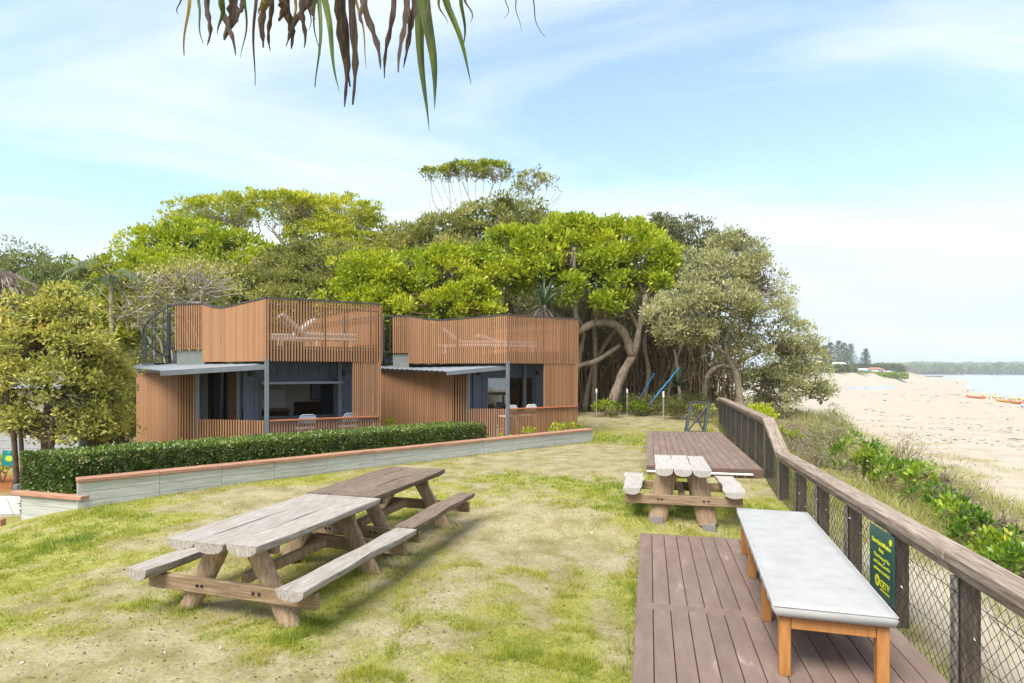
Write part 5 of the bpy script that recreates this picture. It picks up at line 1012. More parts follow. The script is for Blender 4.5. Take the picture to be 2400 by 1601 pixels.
# undergrowth that fills the shade under the canopy
def thicket(name, label, cx, D, hw, hh, n_, mat, seed, L_=0.2, W_=0.09, tint=0.3, twigs=120, bark='bark_brown', zc=None):
    rng_ = np.random.default_rng(seed); P = []
    c = gp(cx, D); a = hw / FPX * D; h = hh / FPX * D
    P = np.stack([c.x + rng_.uniform(-a, a, n_), D + rng_.uniform(-0.9, 1.2, n_), c.z + h * rng_.random(n_) ** 0.8 * (0.6 + 0.4 * vnoise(rng_.random(n_) * 0 + 3, rng_.random(n_)))], -1)
    V, F, T = leaves(P, rng_.normal(size=(n_, 3)) + np.array([0, 0, 0.3]), L_ * (0.6 + 0.8 * rng_.random(n_)), W_, rng_, tint + rng_.normal(size=n_) * 0.15)
    E = empty(name, c); tag(E, label, 'undergrowth', None); o = link('foliage', np_mesh('foliage', V, F, mat, {'tint': T}), E, -c)
    mb = MB()
    for k in range(twigs):
        x = c.x + rng_.uniform(-a, a); y = D + rng_.uniform(-0.8, 0.8); p0 = Vector((x, y, gz1(x, y))); hh_ = h * rng_.uniform(0.5, 1.05); q = [p0]
        for j in range(3): q.append(q[-1] + Vector((rng_.normal() * 0.25, rng_.normal() * 0.2, hh_ / 3)))
        r_ = rng_.uniform(0.008, 0.03); mb.tube(q, [r_, r_ * 0.9, r_ * 0.7, r_ * 0.4], 4, cap=False)
    o = mb.build('stems', MAT[bark], E, smooth=True); o.location = -c; o['kind'] = 'stuff'
thicket('undergrowth', 'dark tangled undergrowth behind the roof of the open servery cabin', 640, 27, 330, 270, 9000, LM['olive'], 51, tint=0.4)
thicket('undergrowth', 'brown tangled undergrowth behind the roof of the closed window cabin', 1090, 26.8, 230, 290, 8000, LM['olive'], 52, tint=0.35)
thicket('undergrowth', 'brown vine tangle in the shade under the big bright tree', 1420, 27.2, 190, 290, 3500, LM['dead'], 53, tint=0.55, twigs=650)
thicket('undergrowth', 'shaded undergrowth around the bent trunks below the grey banksia', 1620, 27.2, 110, 260, 3500, LM['olive'], 54, tint=0.25, twigs=260)
thicket('undergrowth', 'low green undergrowth behind the wire stock fence', 1560, 24.9, 95, 55, 3000, LM['olive'], 55, L_=0.16, W_=0.03, tint=0.42, twigs=40)
thicket('undergrowth', 'leafy green undergrowth closing the gaps behind the canopy tree', 480, 31, 330, 290, 9000, LM['olive'], 58, L_=0.26, W_=0.13, tint=0.5, twigs=80)
thicket('undergrowth', 'green undergrowth closing the view behind the closed window cabin roof', 1150, 29.5, 240, 330, 9000, LM['olive'], 59, L_=0.24, W_=0.12, tint=0.42, twigs=80)
thicket('undergrowth', 'dim green undergrowth behind the vine tangle of the big bright tree', 1470, 29.2, 200, 330, 9000, LM['olive'], 60, L_=0.24, W_=0.12, tint=0.34, twigs=120)
thicket('undergrowth', 'dark undergrowth below the golden tree and palm', 230, 21, 150, 220, 6000, LM['olive'], 56, tint=0.5)
thicket('undergrowth', 'shaded shrubs closing the view left of the golden tree trunk', 90, 17.5, 180, 130, 5000, LM['olive'], 57, tint=0.5)

def rosette(name, label, cat, c, n_, Ln, W, mat, seed, droop=0.7, lift=0.2, trunk=None, dead=0, tint=0.5, base=None):
    rng_ = np.random.default_rng(seed); c = Vector(c); base = Vector(base) if base else c; E = empty(name, base); tag(E, label, cat)
    a = rng_.uniform(0, 2 * math.pi, n_); el = rng_.uniform(-0.2, 1.3, n_) + lift; d = np.stack([np.cos(a) * np.cos(el), np.sin(a) * np.cos(el), np.sin(el)], -1)
    V, F, T = straps(np.array(c)[None] + d * 0.06, d, Ln * (0.7 + 0.5 * rng_.random(n_)), W, rng_, droop * (0.6 + 0.8 * rng_.random(n_)), 5, tint + rng_.normal(size=n_) * 0.2)
    link('crown', np_mesh('crown', V, F, mat, {'tint': T}), E, -base)
    if dead:
        a = rng_.uniform(0, 2 * math.pi, dead); el = rng_.uniform(-0.9, 0.0, dead); d = np.stack([np.cos(a) * np.cos(el), np.sin(a) * np.cos(el), np.sin(el)], -1)
        V, F, T = straps(np.array(c)[None] - [0, 0, 0.1] + d * 0.06, d, Ln * (0.7 + 0.6 * rng_.random(dead)), W * 0.6, rng_, 1.7, 5, rng_.random(dead))
        link('dead_skirt', np_mesh('dead_skirt', V, F, LM['dead'], {'tint': T}), E, -base)
    if trunk: o = MB().tube([base - Vector((0, 0, 0.1)), base.lerp(c, 0.5) + Vector((0.1, 0, 0)), c], [trunk * 1.2, trunk, trunk * 0.9], 8).build('trunk', MAT['bark'], E, smooth=True); o.location = -base
rosette('pandanus', 'spiky green pandanus above the roof corner of the closed window cabin', 'pandanus', pix(1275, 715, 22.5), 60, 1.15, 0.06, LM['pandanus'], 61, 0.7, 0.1, 0.1, 60, base=gp(1275, 22.5))
rosette('pandanus', 'dark pandanus in the shade right of the first pandanus', 'pandanus', pix(1390, 710, 25.6), 50, 1.2, 0.06, LM['pandanus'], 62, 0.9, 0.1, 0.1, 60, base=gp(1390, 25.6), tint=0.35)
rosette('pandanus', 'low pandanus beside the blue poles under the dune banksia', 'pandanus', pix(1590, 905, 25.4), 50, 1.1, 0.06, LM['pandanus'], 63, 0.7, 0.2, 0.08, 0, base=gp(1590, 25.4))
rosette('pandanus', 'dead hanging pandanus skirt amid the lime bush', 'pandanus', pix(1130, 620, 24.5), 14, 0.9, 0.05, LM['pandanus'], 64, 1.0, 0.2, 0.09, 130, base=gp(1130, 24.5))
rosette('pandanus', 'dead pandanus skirt hanging in the crown of the big bright tree', 'pandanus', pix(1345, 580, 23.9), 10, 0.8, 0.05, LM['pandanus'], 65, 1.0, 0.2, 0.09, 90, base=gp(1345, 23.9))
rosette('pandanus', 'dry brown pandanus thatch above the middle of the closed cabin roof', 'pandanus', pix(1190, 705, 24.6), 12, 0.9, 0.05, LM['dead'], 66, 1.2, 0.2, 0.09, 150, base=gp(1190, 24.6))
rosette('pandanus', 'dry grass skirt over the left part of the closed cabin roof', 'pandanus', pix(1000, 730, 23.6), 12, 0.8, 0.05, LM['dead'], 67, 1.4, 0.2, 0.09, 90, base=gp(1000, 23.6))

# feather palm left of the stair
rng_ = np.random.default_rng(71); PC = pix(262, 650, 18); PB = gp(262, 18); E = empty('palm_tree', PB); tag(E, 'slender palm with feathery drooping fronds left of the spiral stair', 'palm tree')
o = MB().tube([PB - Vector((0, 0, 0.1)), PB.lerp(PC, 0.5), PC], [0.11, 0.08, 0.06], 8).build('trunk', MAT['bark'], E, smooth=True); o.location = -PB
for k in range(9):
    a = 2 * math.pi * k / 9 + 0.3; el = 0.35 + 0.8 * rng_.random(); d = Vector((math.cos(a) * math.cos(el), math.sin(a) * math.cos(el), math.sin(el))); p = PC.copy(); pts = [p.copy()]; Ln = 1.35
    for j in range(12): d = (d + Vector((0, 0, -0.16))).normalized(); p = p + d * Ln / 12; pts.append(p.copy())
    B = []; Dd = []
    for j in range(1, 13):
        t = (pts[j] - pts[j - 1]).normalized(); s = t.cross(Vector((0, 0, 1))).normalized()
        for q in range(3):
            pt = pts[j - 1].lerp(pts[j], q / 3)
            for sg_ in (-1, 1): B.append(pt); Dd.append(s * sg_ + t * 0.7 + Vector((0, 0, -0.25)))
    V, F, T = straps(np.array([tuple(b_) for b_ in B]), np.array([tuple(q) for q in Dd]), 0.32, 0.022, rng_, 0.6, 3, 0.6 + rng_.normal(size=len(B)) * 0.15)
    fr = link('frond', np_mesh('frond', V, F, LM['pandanus'], {'tint': T}), E, -PB); MB().tube(pts, [0.014 * (1 - j / 14) for j in range(13)], 4).build('stalk', MAT['bark'], fr)

# ------------------------------------------------------------------ hedge
HV = Vector((-0.953, 0.303)); HA = WA + WN * 0.22 + HV * 0.06; HB = ray_line(1140, HA, HA + WD * 10); hd = (HB - HA); HL = hd.length; hd.normalize(); HW, HTOP = 1.12, 0.69
rng_ = np.random.default_rng(81); nh = 70000; g_ = gz1(HA.x, HA.y)
t = rng_.random(nh) * HL; wv = 0.035 * (fbm(t * 1.3, t * 0 + 2, 0, 3) - 0.5)
face = rng_.choice(4, nh, p=[0.46, 0.34, 0.06, 0.14]); s = rng_.random(nh); zb = gz(HA.x + hd.x * t + HV.x * 0.5, HA.y + hd.y * t + HV.y * 0.5)
dep = np.where(face == 0, 0.07 * rng_.random(nh) ** 2, np.where(face == 1, s * HW, np.where(face == 2, HW - 0.05 * rng_.random(nh), s * HW)))
zz = np.where(face == 1, HTOP - 0.07 * rng_.random(nh) ** 2, zb + (HTOP - zb) * rng_.random(nh))
t = np.where(face == 3, np.where(rng_.random(nh) < 0.6, 0.05 * rng_.random(nh), HL - 0.05 * rng_.random(nh)), t)
rnd = 0.10; topk = np.clip((zz - (HTOP - rnd)) / rnd, 0, 1); dep = np.where(face == 0, dep + 0.05 * topk ** 2, dep)
bul = 0.10 * (fbm(t * 2.3, zz * 2.5, dep * 2, 8) - 0.5); dep = dep + np.where(face == 0, bul, 0); zz = zz + np.where(face == 1, bul * 0.7, 0)
zz = zz + 0.05 * (rng_.random(nh) < 0.03) * rng_.random(nh)
P = np.stack([HA.x + hd.x * t + HV.x * dep, HA.y + hd.y * t + HV.y * dep, zz], -1)
nrm_ = np.where((face == 0)[:, None], np.array([-WN.x, -WN.y, 0.35]), np.where((face == 1)[:, None], np.array([0, 0, 1.0]), np.where((face == 2)[:, None], np.array([WN.x, WN.y, 0.3]), np.array([-hd.x, -hd.y, 0.3]))))
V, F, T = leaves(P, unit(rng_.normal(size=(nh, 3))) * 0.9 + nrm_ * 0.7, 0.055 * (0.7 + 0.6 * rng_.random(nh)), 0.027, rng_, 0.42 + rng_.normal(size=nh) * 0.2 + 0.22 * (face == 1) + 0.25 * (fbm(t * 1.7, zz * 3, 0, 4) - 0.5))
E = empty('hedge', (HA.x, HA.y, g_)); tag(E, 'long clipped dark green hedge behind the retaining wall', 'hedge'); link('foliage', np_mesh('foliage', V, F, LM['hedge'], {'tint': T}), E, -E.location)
mb = MB(); rh = random.Random(5)
for k in range(150):
    tt = HL * (k + rh.random()) / 150; p = HA + hd * tt + HV * rh.uniform(0.15, HW - 0.15); z_ = gz1(p.x, p.y); q = [Vector((p.x, p.y, z_))]
    for j in range(3): q.append(q[-1] + Vector((rh.uniform(-0.08, 0.08), rh.uniform(-0.08, 0.08), (HTOP - 0.1 - z_) / 3)))
    mb.tube(q, [0.014, 0.012, 0.009, 0.005], 4, cap=False)
o = mb.build('stems', MAT['bark_brown'], E); o.location = -E.location; o['kind'] = 'stuff'
# inner twig mass keeps the hedge closed
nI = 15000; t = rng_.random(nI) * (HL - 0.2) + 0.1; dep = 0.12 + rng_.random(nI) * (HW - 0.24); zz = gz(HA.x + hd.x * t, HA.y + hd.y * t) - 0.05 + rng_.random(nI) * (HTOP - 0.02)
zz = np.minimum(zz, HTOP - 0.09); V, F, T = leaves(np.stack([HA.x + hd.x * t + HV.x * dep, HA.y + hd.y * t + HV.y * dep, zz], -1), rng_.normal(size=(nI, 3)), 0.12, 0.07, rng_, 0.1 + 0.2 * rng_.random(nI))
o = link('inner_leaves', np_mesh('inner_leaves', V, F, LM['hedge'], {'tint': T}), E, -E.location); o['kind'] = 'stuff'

# small plants
def bush(name, label, c, r, h, ncl, nlf, Lf, Wf, rc, mat, seed, tint=0.6, bark='bark_brown', group=None, twig=0.8, low=-0.3, cat='shrub'):
    c = Vector(c); rs = random.Random(seed); lb = [(c.x + rs.uniform(-0.35, 0.35) * r, c.y + rs.uniform(-0.3, 0.3) * r, c.z + h * rs.uniform(0.45, 0.75), r * rs.uniform(0.5, 0.75), r * rs.uniform(0.5, 0.75), h * rs.uniform(0.28, 0.42)) for _ in range(4)]
    tr = [([c - Vector((0, 0, 0.05)), c + Vector((rs.uniform(-0.3, 0.3) * r, rs.uniform(-0.3, 0.3) * r, h * 0.5))], 0.012 + 0.012 * h, 0.006) for _ in range(3)]
    return tree(name, label, cat, c, tr, lb, ncl, nlf, Lf, Wf, rc, mat, MAT[bark], seed, twig=twig, tint0=tint, twr=0.006, low=low, group=group, gap=0.0)
bush('young_shrub', 'yellow green sprig poking above the hedge against the slat panel', gp(915, 16.2), 0.2, 0.95, 14, 18, 0.07, 0.035, 0.1, LM['yellowlime'], 91, 0.7)
bush('young_shrub', 'small yellow green tip behind the hedge beside the fin screen', gp(975, 16.2), 0.14, 0.80, 8, 14, 0.06, 0.03, 0.08, LM['yellowlime'], 92, 0.7)
for i, (px, D, h, lab) in enumerate(((1158, 15.9, 0.5, 'leafy sprig at the end of the hedge before the slat railing'), (1205, 16.2, 0.35, 'tiny sprig under the corner post of the closed window cabin'), (1242, 16.5, 0.48, 'bushiest small plant below the railing of the closed window cabin'), (1302, 17.0, 0.5, 'pale small plant below the right half of the slat railing'), (1330, 17.4, 0.45, 'thin small plant near the right end of the slat railing'), (1352, 17.5, 0.4, 'small plant at the right corner of the closed window cabin'))):
    bush('garden_plant', lab, gp(px, D), 0.22, h, 12, 16, 0.07, 0.03, 0.1, LM['lime'], 95 + i, 0.6, group='young plants along the wall')
rng_ = np.random.default_rng(99); c = ground_pix(62, 1150, -0.3); n_ = 260; c = Vector((-7.75, 9.75, gz1(-7.75, 9.75)))
B = np.stack([c.x + rng_.normal(size=n_) * 0.10, c.y + rng_.normal(size=n_) * 0.08, np.full(n_, c.z)], -1); V, F, T = straps(B, rng_.normal(size=(n_, 3)) * [0.35, 0.35, 0.05] + [0, 0, 1.0], 0.42, 0.008, rng_, 0.5, 4, 0.55 + 0.2 * rng_.random(n_))
E = empty('grass_tuft', c); tag(E, 'pale ornamental grass tuft at the foot of the hedge end', 'grass'); link('blades', np_mesh('blades', V, F, LM['straw'], {'tint': T}), E, -c)
bush('low_shrub', 'bright yellow green clump on the mulch at the far left', gp(5, 12.5), 0.35, 0.5, 24, 24, 0.06, 0.03, 0.12, LM['yellowlime'], 111, 0.7)
# ------------------------------------------------------------------ dune plants beyond the fence
def dune_pt(s, y): x = float(x_fence(y)) + s; return Vector((x, y, gz1(x, y)))
rs = random.Random(3)
spec = [(2015, 11.8, 0.62, 1.12), (2050, 11.6, 0.6, 1.05), (2085, 11.2, 0.6, 0.95), (2115, 10.6, 0.6, 0.85), (2150, 10.0, 0.6, 0.75), (2180, 9.6, 0.5, 0.6), (2215, 9.1, 0.5, 0.6), (2245, 8.6, 0.45, 0.55), (2300, 8.0, 0.42, 0.5), (2340, 7.6, 0.45, 0.5), (2385, 7.3, 0.42, 0.5), (2430, 7.0, 0.5, 0.5)]
desc = ('first and tallest', 'second', 'third', 'fourth', 'fifth', 'sixth', 'seventh', 'eighth', 'ninth', 'tenth', 'eleventh', 'last')
for i, (px, D, r, h) in enumerate(spec):
    p = gp(px, D); bush('dune_shrub', 'glossy green dune shrub, ' + desc[i] + ' in the row from the feathery bush', p, r * (0.9, 0.8, 0.6, 0.85, 0.55)[i % 5], h * (0.95, 0.8, 0.65, 0.85)[i % 4], (26, 26, 16, 22, 14, 18, 10, 15)[i % 8], 20, 0.085, 0.038, 0.15, LM['glossy'], 200 + i, 0.5 + 0.16 * (i % 3 == 1), group='glossy shrubs along the dune edge', low=-0.2)
for i, (px, D, r, h, lab) in enumerate(((2120, 12.2, 0.5, 0.9, 'bare grey twiggy shrub behind the third glossy shrub'), (2205, 10.4, 0.5, 0.8, 'bare grey twiggy shrub behind the sixth glossy shrub'), (2262, 9.2, 0.5, 0.75, 'bare grey twiggy shrub behind the eighth glossy shrub'), (2330, 8.2, 0.4, 0.55, 'bare twiggy shrub with white flecks behind the tenth glossy shrub'), (1880, 14.5, 0.8, 0.8, 'dry brown twiggy shrub below the dune banksia'), (1850, 17.0, 0.9, 0.9, 'pale dry twiggy shrub at the foot of the dune banksia'), (1915, 13.2, 0.6, 0.6, 'reddish dry shrub left of the feathery bush'), (1800, 18.6, 0.8, 0.7, 'dry grey shrub behind the far fence'), (1900, 16.5, 0.9, 0.8, 'wide grey brown twiggy shrub between the dune banksia and the feathery bush'), (1940, 18.0, 0.9, 0.7, 'low grey twiggy shrub on the slope right of the dune banksia'), (1850, 19.6, 0.9, 0.8, 'grey twiggy shrub under the overhanging banksia branches'), (1990, 13.0, 0.5, 0.5, 'small twiggy shrub at the foot of the feathery bush'))):
    bush('twig_shrub', lab, gp(px, D), r, h, 75, 3, 0.05, 0.014, 0.16, LM['dead'], 230 + i, 0.55, 'bark', 'dry twiggy shrubs on the dune', 1.0, -1.0)
bush('feathery_bush', 'tall feathery grey green bush standing alone on the dune slope', gp(1962, 14.0), 0.55, 1.35, 120, 30, 0.11, 0.012, 0.2, LM['banksia'], 250, 0.5, 'bark', None, 0.8, -1.0)
bush('lime_bush', 'bright yellow green bush behind the far end of the fence rail', gp(1772, 19.6), 0.55, 0.85, 40, 34, 0.12, 0.06, 0.24, LM['lime'], 251, 0.8)
bush('lime_bush', 'small yellow green bush below the kink of the fence rail', gp(1838, 16.4), 0.35, 0.55, 18, 22, 0.10, 0.05, 0.2, LM['lime'], 252, 0.75)
for i, px in enumerate((1425, 1490, 1585, 1640)):
    bush('forest_plant', ('leafy plant against the leaning trunk', 'leafy plant by the foot of the blue poles', 'leafy plant behind the lone metal post', 'leafy plant behind the black cross frame')[i], gp(px, (23.6, 24.0, 22.8, 21.8)[i]), 0.5, 0.55, 26, 24, 0.12, 0.045, 0.22, LM['lime'] if i < 2 else LM['olive'], 260 + i, 0.42, group='low plants under the trees')

# ------------------------------------------------------------------ dune grass (long) and lawn grass (short)
rng_ = np.random.default_rng(301); n_ = 40000
y = 3.0 + 19 * rng_.random(n_) ** 0.8; s = 0.15 + 4.3 * rng_.random(n_); x = x_fence(y) + s
keep = (fbm(x * 0.9, y * 0.9, 0, 31) + 0.10 > 0.50) & ((s > 1.1) | (y > 7.6) | (rng_.random(len(x)) < 0.12)); x, y, s = x[keep], y[keep], s[keep]; n_ = len(x)
dirs = rng_.normal(size=(n_, 3)) * [0.45, 0.45, 0.1] + [0.1, 0, 1.0]
V, F, T = straps(np.stack([x, y, gz(x, y) - 0.01], -1), dirs, 0.18 + 0.30 * rng_.random(n_), 0.006 + 0.003 * (y > 9), rng_, 0.9, 3, np.clip(0.42 + 0.35 * (fbm(x * 0.7, y * 0.7, 0, 9) - 0.4) + rng_.normal(size=n_) * 0.17, 0, 1))
tag(link('dune_grass', np_mesh('dune_grass', V, F, LM['straw'], {'tint': T})), 'long yellowing grass growing on the dune behind the fence', 'grass', None, 'stuff')
n_ = 14000; y = rng_.uniform(10, 25, n_); s = rng_.uniform(3.0, 9.0, n_); x = x_fence(y) + s; keep = fbm(x * 0.8, y * 0.8, 0, 33) > 0.46; x, y = x[keep], y[keep]; n_ = len(x)
V, F, T = straps(np.stack([x, y, gz(x, y) - 0.01], -1), rng_.normal(size=(n_, 3)) * [0.45, 0.45, 0.1] + [0.1, 0, 1.0], 0.25 + 0.3 * rng_.random(n_), 0.012, rng_, 0.9, 3, np.clip(0.6 + rng_.normal(size=n_) * 0.2, 0, 1))
tag(link('slope_grass', np_mesh('slope_grass', V, F, LM['straw'], {'tint': T})), 'dry grass on the falling face of the dune', 'grass', None, 'stuff')
# runner grass further out on the upper beach
n_ = 30000; y = rng_.uniform(24, 95, n_); sg_ = rng_.uniform(6, 46, n_); x = x_fence(y) + sg_
rg = fbm(x * 0.07, y * 0.16, 0, 77, 5) - 0.5
bl = np.exp(-((sg_ - 23 - 22 * rg + 0.02 * y) / 4.0) ** 2) * sm(110, 60, y) + 0.75 * np.exp(-((sg_ - 13 - 10 * rg) / 3.0) ** 2) * sm(45, 30, y) + 0.6 * np.exp(-((sg_ - 34 - 20 * rg) / 2.6) ** 2) * sm(120, 70, y)
keep = rng_.random(n_) < np.clip(bl * (0.3 + 2.2 * fbm(x * 0.5, y * 0.5, 0, 12, 4) - 0.55), 0, 1); x, y = x[keep], y[keep]; n_ = len(x)
V, F, T = straps(np.stack([x, y, gz(x, y)], -1), rng_.normal(size=(n_, 3)) * [0.6, 0.6, 0.1] + [0, 0, 0.8], 0.25 + 0.25 * rng_.random(n_), 0.05, rng_, 0.9, 2, np.clip(0.35 + rng_.normal(size=n_) * 0.15, 0, 1))
tag(link('runner_grass', np_mesh('runner_grass', V, F, LM['straw'], {'tint': T})), 'low runner grass creeping over the upper beach', 'grass', None, 'stuff')

nb_ = 760000; u_ = rng_.random(nb_); y = 2.9 * (22.0 / 2.9) ** (u_ ** 0.92); x = y * rng_.uniform(-0.95, 0.62, nb_)
decks = []
def in_deck(x, y, c, w, L_, m_=0.0):
    dx, dy = x - c.x, y - c.y; a = dx * DX.x + dy * DX.y; b_ = dx * DDIR.x + dy * DDIR.y; return (a > -m_) & (a < w + m_) & (b_ > -m_) & (b_ < L_ + m_)
ok = ~in_deck(x, y, FC, 2.1, 6.75) & ~in_deck(x, y, NC, 2.1, 6.6)
dw = (x - WA.x) * WN.x + (y - WA.y) * WN.y; tw = (x - WA.x) * WD.x + (y - WA.y) * WD.y
ok &= (dw < 0.0) | (tw > WLEN + 0.1) | (tw < -1.6); ok &= x < x_fence(y) + 0.1; ok &= ~((dw > 0) & (tw < 0.2) & (tw > -1.7))
ok &= ~((x < -7.6) & (y > 9.2) & (y < 10.9))
b_ = bare_mask(x, y); edge = np.exp(-((dw + 0.12) / 0.13) ** 2) * (tw > 0) * (tw < WLEN) * 0.55
ok &= rng_.random(nb_) < np.clip((1.10 - 1.25 * b_) * (0.25 + 1.5 * sm(0.35, 0.62, fbm(x * 7, y * 7, 0, 63, 2))) + edge, 0.02, 1); ok &= ~((y > 19) & (rng_.random(nb_) < 0.5))
x, y = x[ok], y[ok]; n_ = len(x); b_ = b_[ok]; lush_shade = np.clip(blobs(LUSH_SHADE, x, y), 0, 1); tuft = fbm(x * 2.2, y * 2.2, 0, 61)
h = (0.012 + 0.018 * rng_.random(n_)) * (1 + 1.0 * lush_shade + 1.3 * (tuft > 0.58)) * (1 + 0.05 * np.maximum(y - 6, 0)); w_ = 0.0042 * (1 + 0.16 * np.maximum(y - 3.5, 0))
a = rng_.uniform(0, 2 * math.pi, n_); ln = rng_.uniform(0.2, 1.1, n_); P0_ = np.stack([x, y, gz(x, y) - 0.004], -1); sd_ = np.stack([-np.sin(a), np.cos(a), a * 0], -1) * (w_ / 2)[:, None]
tip = P0_ + np.stack([np.cos(a) * ln * h, np.sin(a) * ln * h, h], -1)
V = np.empty((n_, 3, 3)); V[:, 0] = P0_ - sd_; V[:, 1] = P0_ + sd_; V[:, 2] = tip
tint = np.clip(0.70 + 0.45 * (fbm(x * 0.9, y * 0.9, 0, 71) - 0.5) - 0.42 * lush_shade + 0.28 * (b_ - 0.3) + 0.35 * (fbm(x * 6, y * 6, 0, 67, 2) - 0.5) + rng_.normal(size=n_) * 0.13, 0, 1)  # darker green on these patches doubles as painted shade beside the tables
tag(link('lawn_grass', np_mesh('lawn_grass', V.reshape(-1, 3), np.arange(n_ * 3).reshape(-1, 3), LM['grass'], {'tint': np.repeat(tint, 3)})), 'short patchy grass growing over the worn lawn', 'grass', None, 'stuff')
# taller tufts where mowers miss: around the table legs, the wall foot and the deck edges
tp = []
for (cx_, cy_, rz_, Lt_) in ((-2.17, 5.78, -18, 1.92), (-1.64, 7.62, -17.5, 1.92), (2.40, 8.5, -13, 1.35)):
    for e in (-1, 1):
        for s_ in (-1, 1):
            q = Matrix.Rotation(R(rz_), 3, 'Z') @ Vector((s_ * 0.58, e * Lt_ * 0.33, 0)); tp += [(cx_ + q.x, cy_ + q.y, 0.13)] * 150
for k in range(900): q = WA + WD * (WLEN * rng_.random()) - WN * 0.03; tp.append((q.x, q.y, 0.05))
for k in range(500): q = NC + DDIR * (6.6 * rng_.random()) - DX * 0.03; tp.append((q.x, q.y, 0.04))
for k in range(260): q = FC + DDIR * (6.7 * rng_.random()) - DX * 0.05; tp.append((q.x, q.y, 0.05))
tp = np.array(tp); n_ = len(tp); x = tp[:, 0] + rng_.normal(size=n_) * tp[:, 2]; y = tp[:, 1] + rng_.normal(size=n_) * tp[:, 2]; ok = ~in_deck(x, y, NC, 2.1, 6.6) & ~in_deck(x, y, FC, 2.1, 6.75) & ((x - WA.x) * WN.x + (y - WA.y) * WN.y < 0.01); x, y = x[ok], y[ok]; n_ = len(x)
V, F, T = straps(np.stack([x, y, gz(x, y) - 0.005], -1), rng_.normal(size=(n_, 3)) * [0.4, 0.4, 0.05] + [0, 0, 1.0], 0.035 + 0.055 * rng_.random(n_), 0.006, rng_, 0.8, 3, np.clip(0.30 + rng_.normal(size=n_) * 0.16, 0, 1))
tag(link('grass_tufts', np_mesh('grass_tufts', V, F, LM['grass'], {'tint': T})), 'taller green tufts around the table legs, wall foot and deck edges', 'grass', None, 'stuff')
# litter: pebbles, bark chips and dead leaves on the lawn
n_ = 6500; y = 3.0 * (12 / 3.0) ** rng_.random(n_); x = y * rng_.uniform(-0.9, 0.2, n_); ok = (rng_.random(n_) < 0.25 + bare_mask(x, y)) & ~in_deck(x, y, NC, 2.1, 6.6, 0.05) & ((x - WA.x) * WN.x + (y - WA.y) * WN.y < -0.1); x, y = x[ok], y[ok]; n_ = len(x)
d = unit(np.stack([rng_.normal(size=n_), rng_.normal(size=n_), 0.15 * rng_.normal(size=n_)], -1)); sz = 0.008 + 0.026 * rng_.random(n_) ** 3
V, F, T = leaves(np.stack([x, y, gz(x, y) + 0.006], -1), d, sz, sz * 0.55, rng_, rng_.random(n_) ** 1.3, 0.25)
LM['litter'] = leaf_mat('leaf_litter', [(0.0, (0.06, 0.04, 0.025)), (0.5, (0.22, 0.15, 0.09)), (0.8, (0.45, 0.36, 0.27)), (1.0, (0.72, 0.68, 0.6))], trans=0)
tag(link('leaf_litter', np_mesh('leaf_litter', V, F, LM['litter'], {'tint': T})), 'scattered bark chips, shells and dead leaves on the lawn', 'litter', None, 'stuff')

# ------------------------------------------------------------------ pandanus leaves hanging into the top of the view
HANG = [(100, 93, 90, 12, 0), (150, 130, 330, 28, 2), (200, 250, 260, 18, 1), (285, 266, 270, 28, 0), (350, 345, 210, 30, 1), (360, 430, 330, 35, 0), (425, 385, 240, 60, 0), (470, 465, 130, 30, 0), (500, 480, 350, 14, 1), (560, 545, 515, 24, 0), (590, 600, 110, 18, 2), (610, 590, 285, 55, 0), (640, 648, 305, 30, 0), (720, 710, 125, 60, 0), (750, 770, 290, 50, 0), (790, 775, 210, 16, 2), (880, 728, 275, 40, 0), (850, 840, 285, 32, 0), (870, 885, 190, 10, 0), (905, 905, 115, 30, 0), (905, 940, 330, 14, 1), (940, 925, 520, 30, 1), (960, 1070, 550, 42, 1), (1050, 1110, 520, 58, 0), (1090, 1100, 640, 44, 0), (1140, 1140, 625, 56, 0), (1160, 1235, 410, 14, 2), (1200, 1195, 160, 30, 0), (1215, 1305, 410, 42, 0), (1375, 1333, 465, 34, 0), (1450, 1420, 430, 38, 0), (1480, 1458, 410, 28, 0), (1500, 1470, 320, 32, 0), (1540, 1590, 780, 70, 1), (1590, 1600, 300, 10, 0), (1580, 1640, 655, 76, 1), (1660, 1700, 140, 14, 2), (1700, 1860, 500, 48, 1), (1800, 1805, 310, 22, 1), (1825, 1855, 135, 14, 0), (2070, 2055, 110, 5, 0), (2125, 2140, 180, 6, 0), (2205, 2290, 225, 6, 0)]
HM = [noise_mat('dead_pandanus_leaf', [(0.25, (0.045, 0.028, 0.018)), (0.55, (0.12, 0.082, 0.058)), (0.8, (0.24, 0.18, 0.135))], scale=9, stretch=(6, 6, 0.8), rough=0.8), noise_mat('green_pandanus_leaf', [(0.3, (0.05, 0.085, 0.012)), (0.7, (0.15, 0.20, 0.025))], scale=5, stretch=(4, 4, 0.8), rough=0.5), noise_mat('yellowing_pandanus_leaf', [(0.3, (0.16, 0.15, 0.018)), (0.7, (0.42, 0.28, 0.03))], scale=5, stretch=(4, 4, 1), rough=0.55)]
for m_ in HM:
    nn, ll = m_.node_tree.nodes, m_.node_tree.links; b_ = nn['Principled BSDF']; tr_ = nn.new('ShaderNodeBsdfTranslucent'); ll.new(b_.inputs['Base Color'].links[0].from_socket, tr_.inputs['Color']); mx_ = nn.new('ShaderNodeMixShader'); mx_.inputs[0].default_value = 0.3; ll.new(b_.outputs[0], mx_.inputs[1]); ll.new(tr_.outputs[0], mx_.inputs[2]); ll.new(mx_.outputs[0], nn['Material Output'].inputs['Surface'])
PT = Vector((-2.6, -1.2, gz1(-2.6, -1.2))); E = empty('pandanus_tree', PT); tag(E, 'overhanging pandanus tree whose dead and green leaves dangle into the sky', 'pandanus')
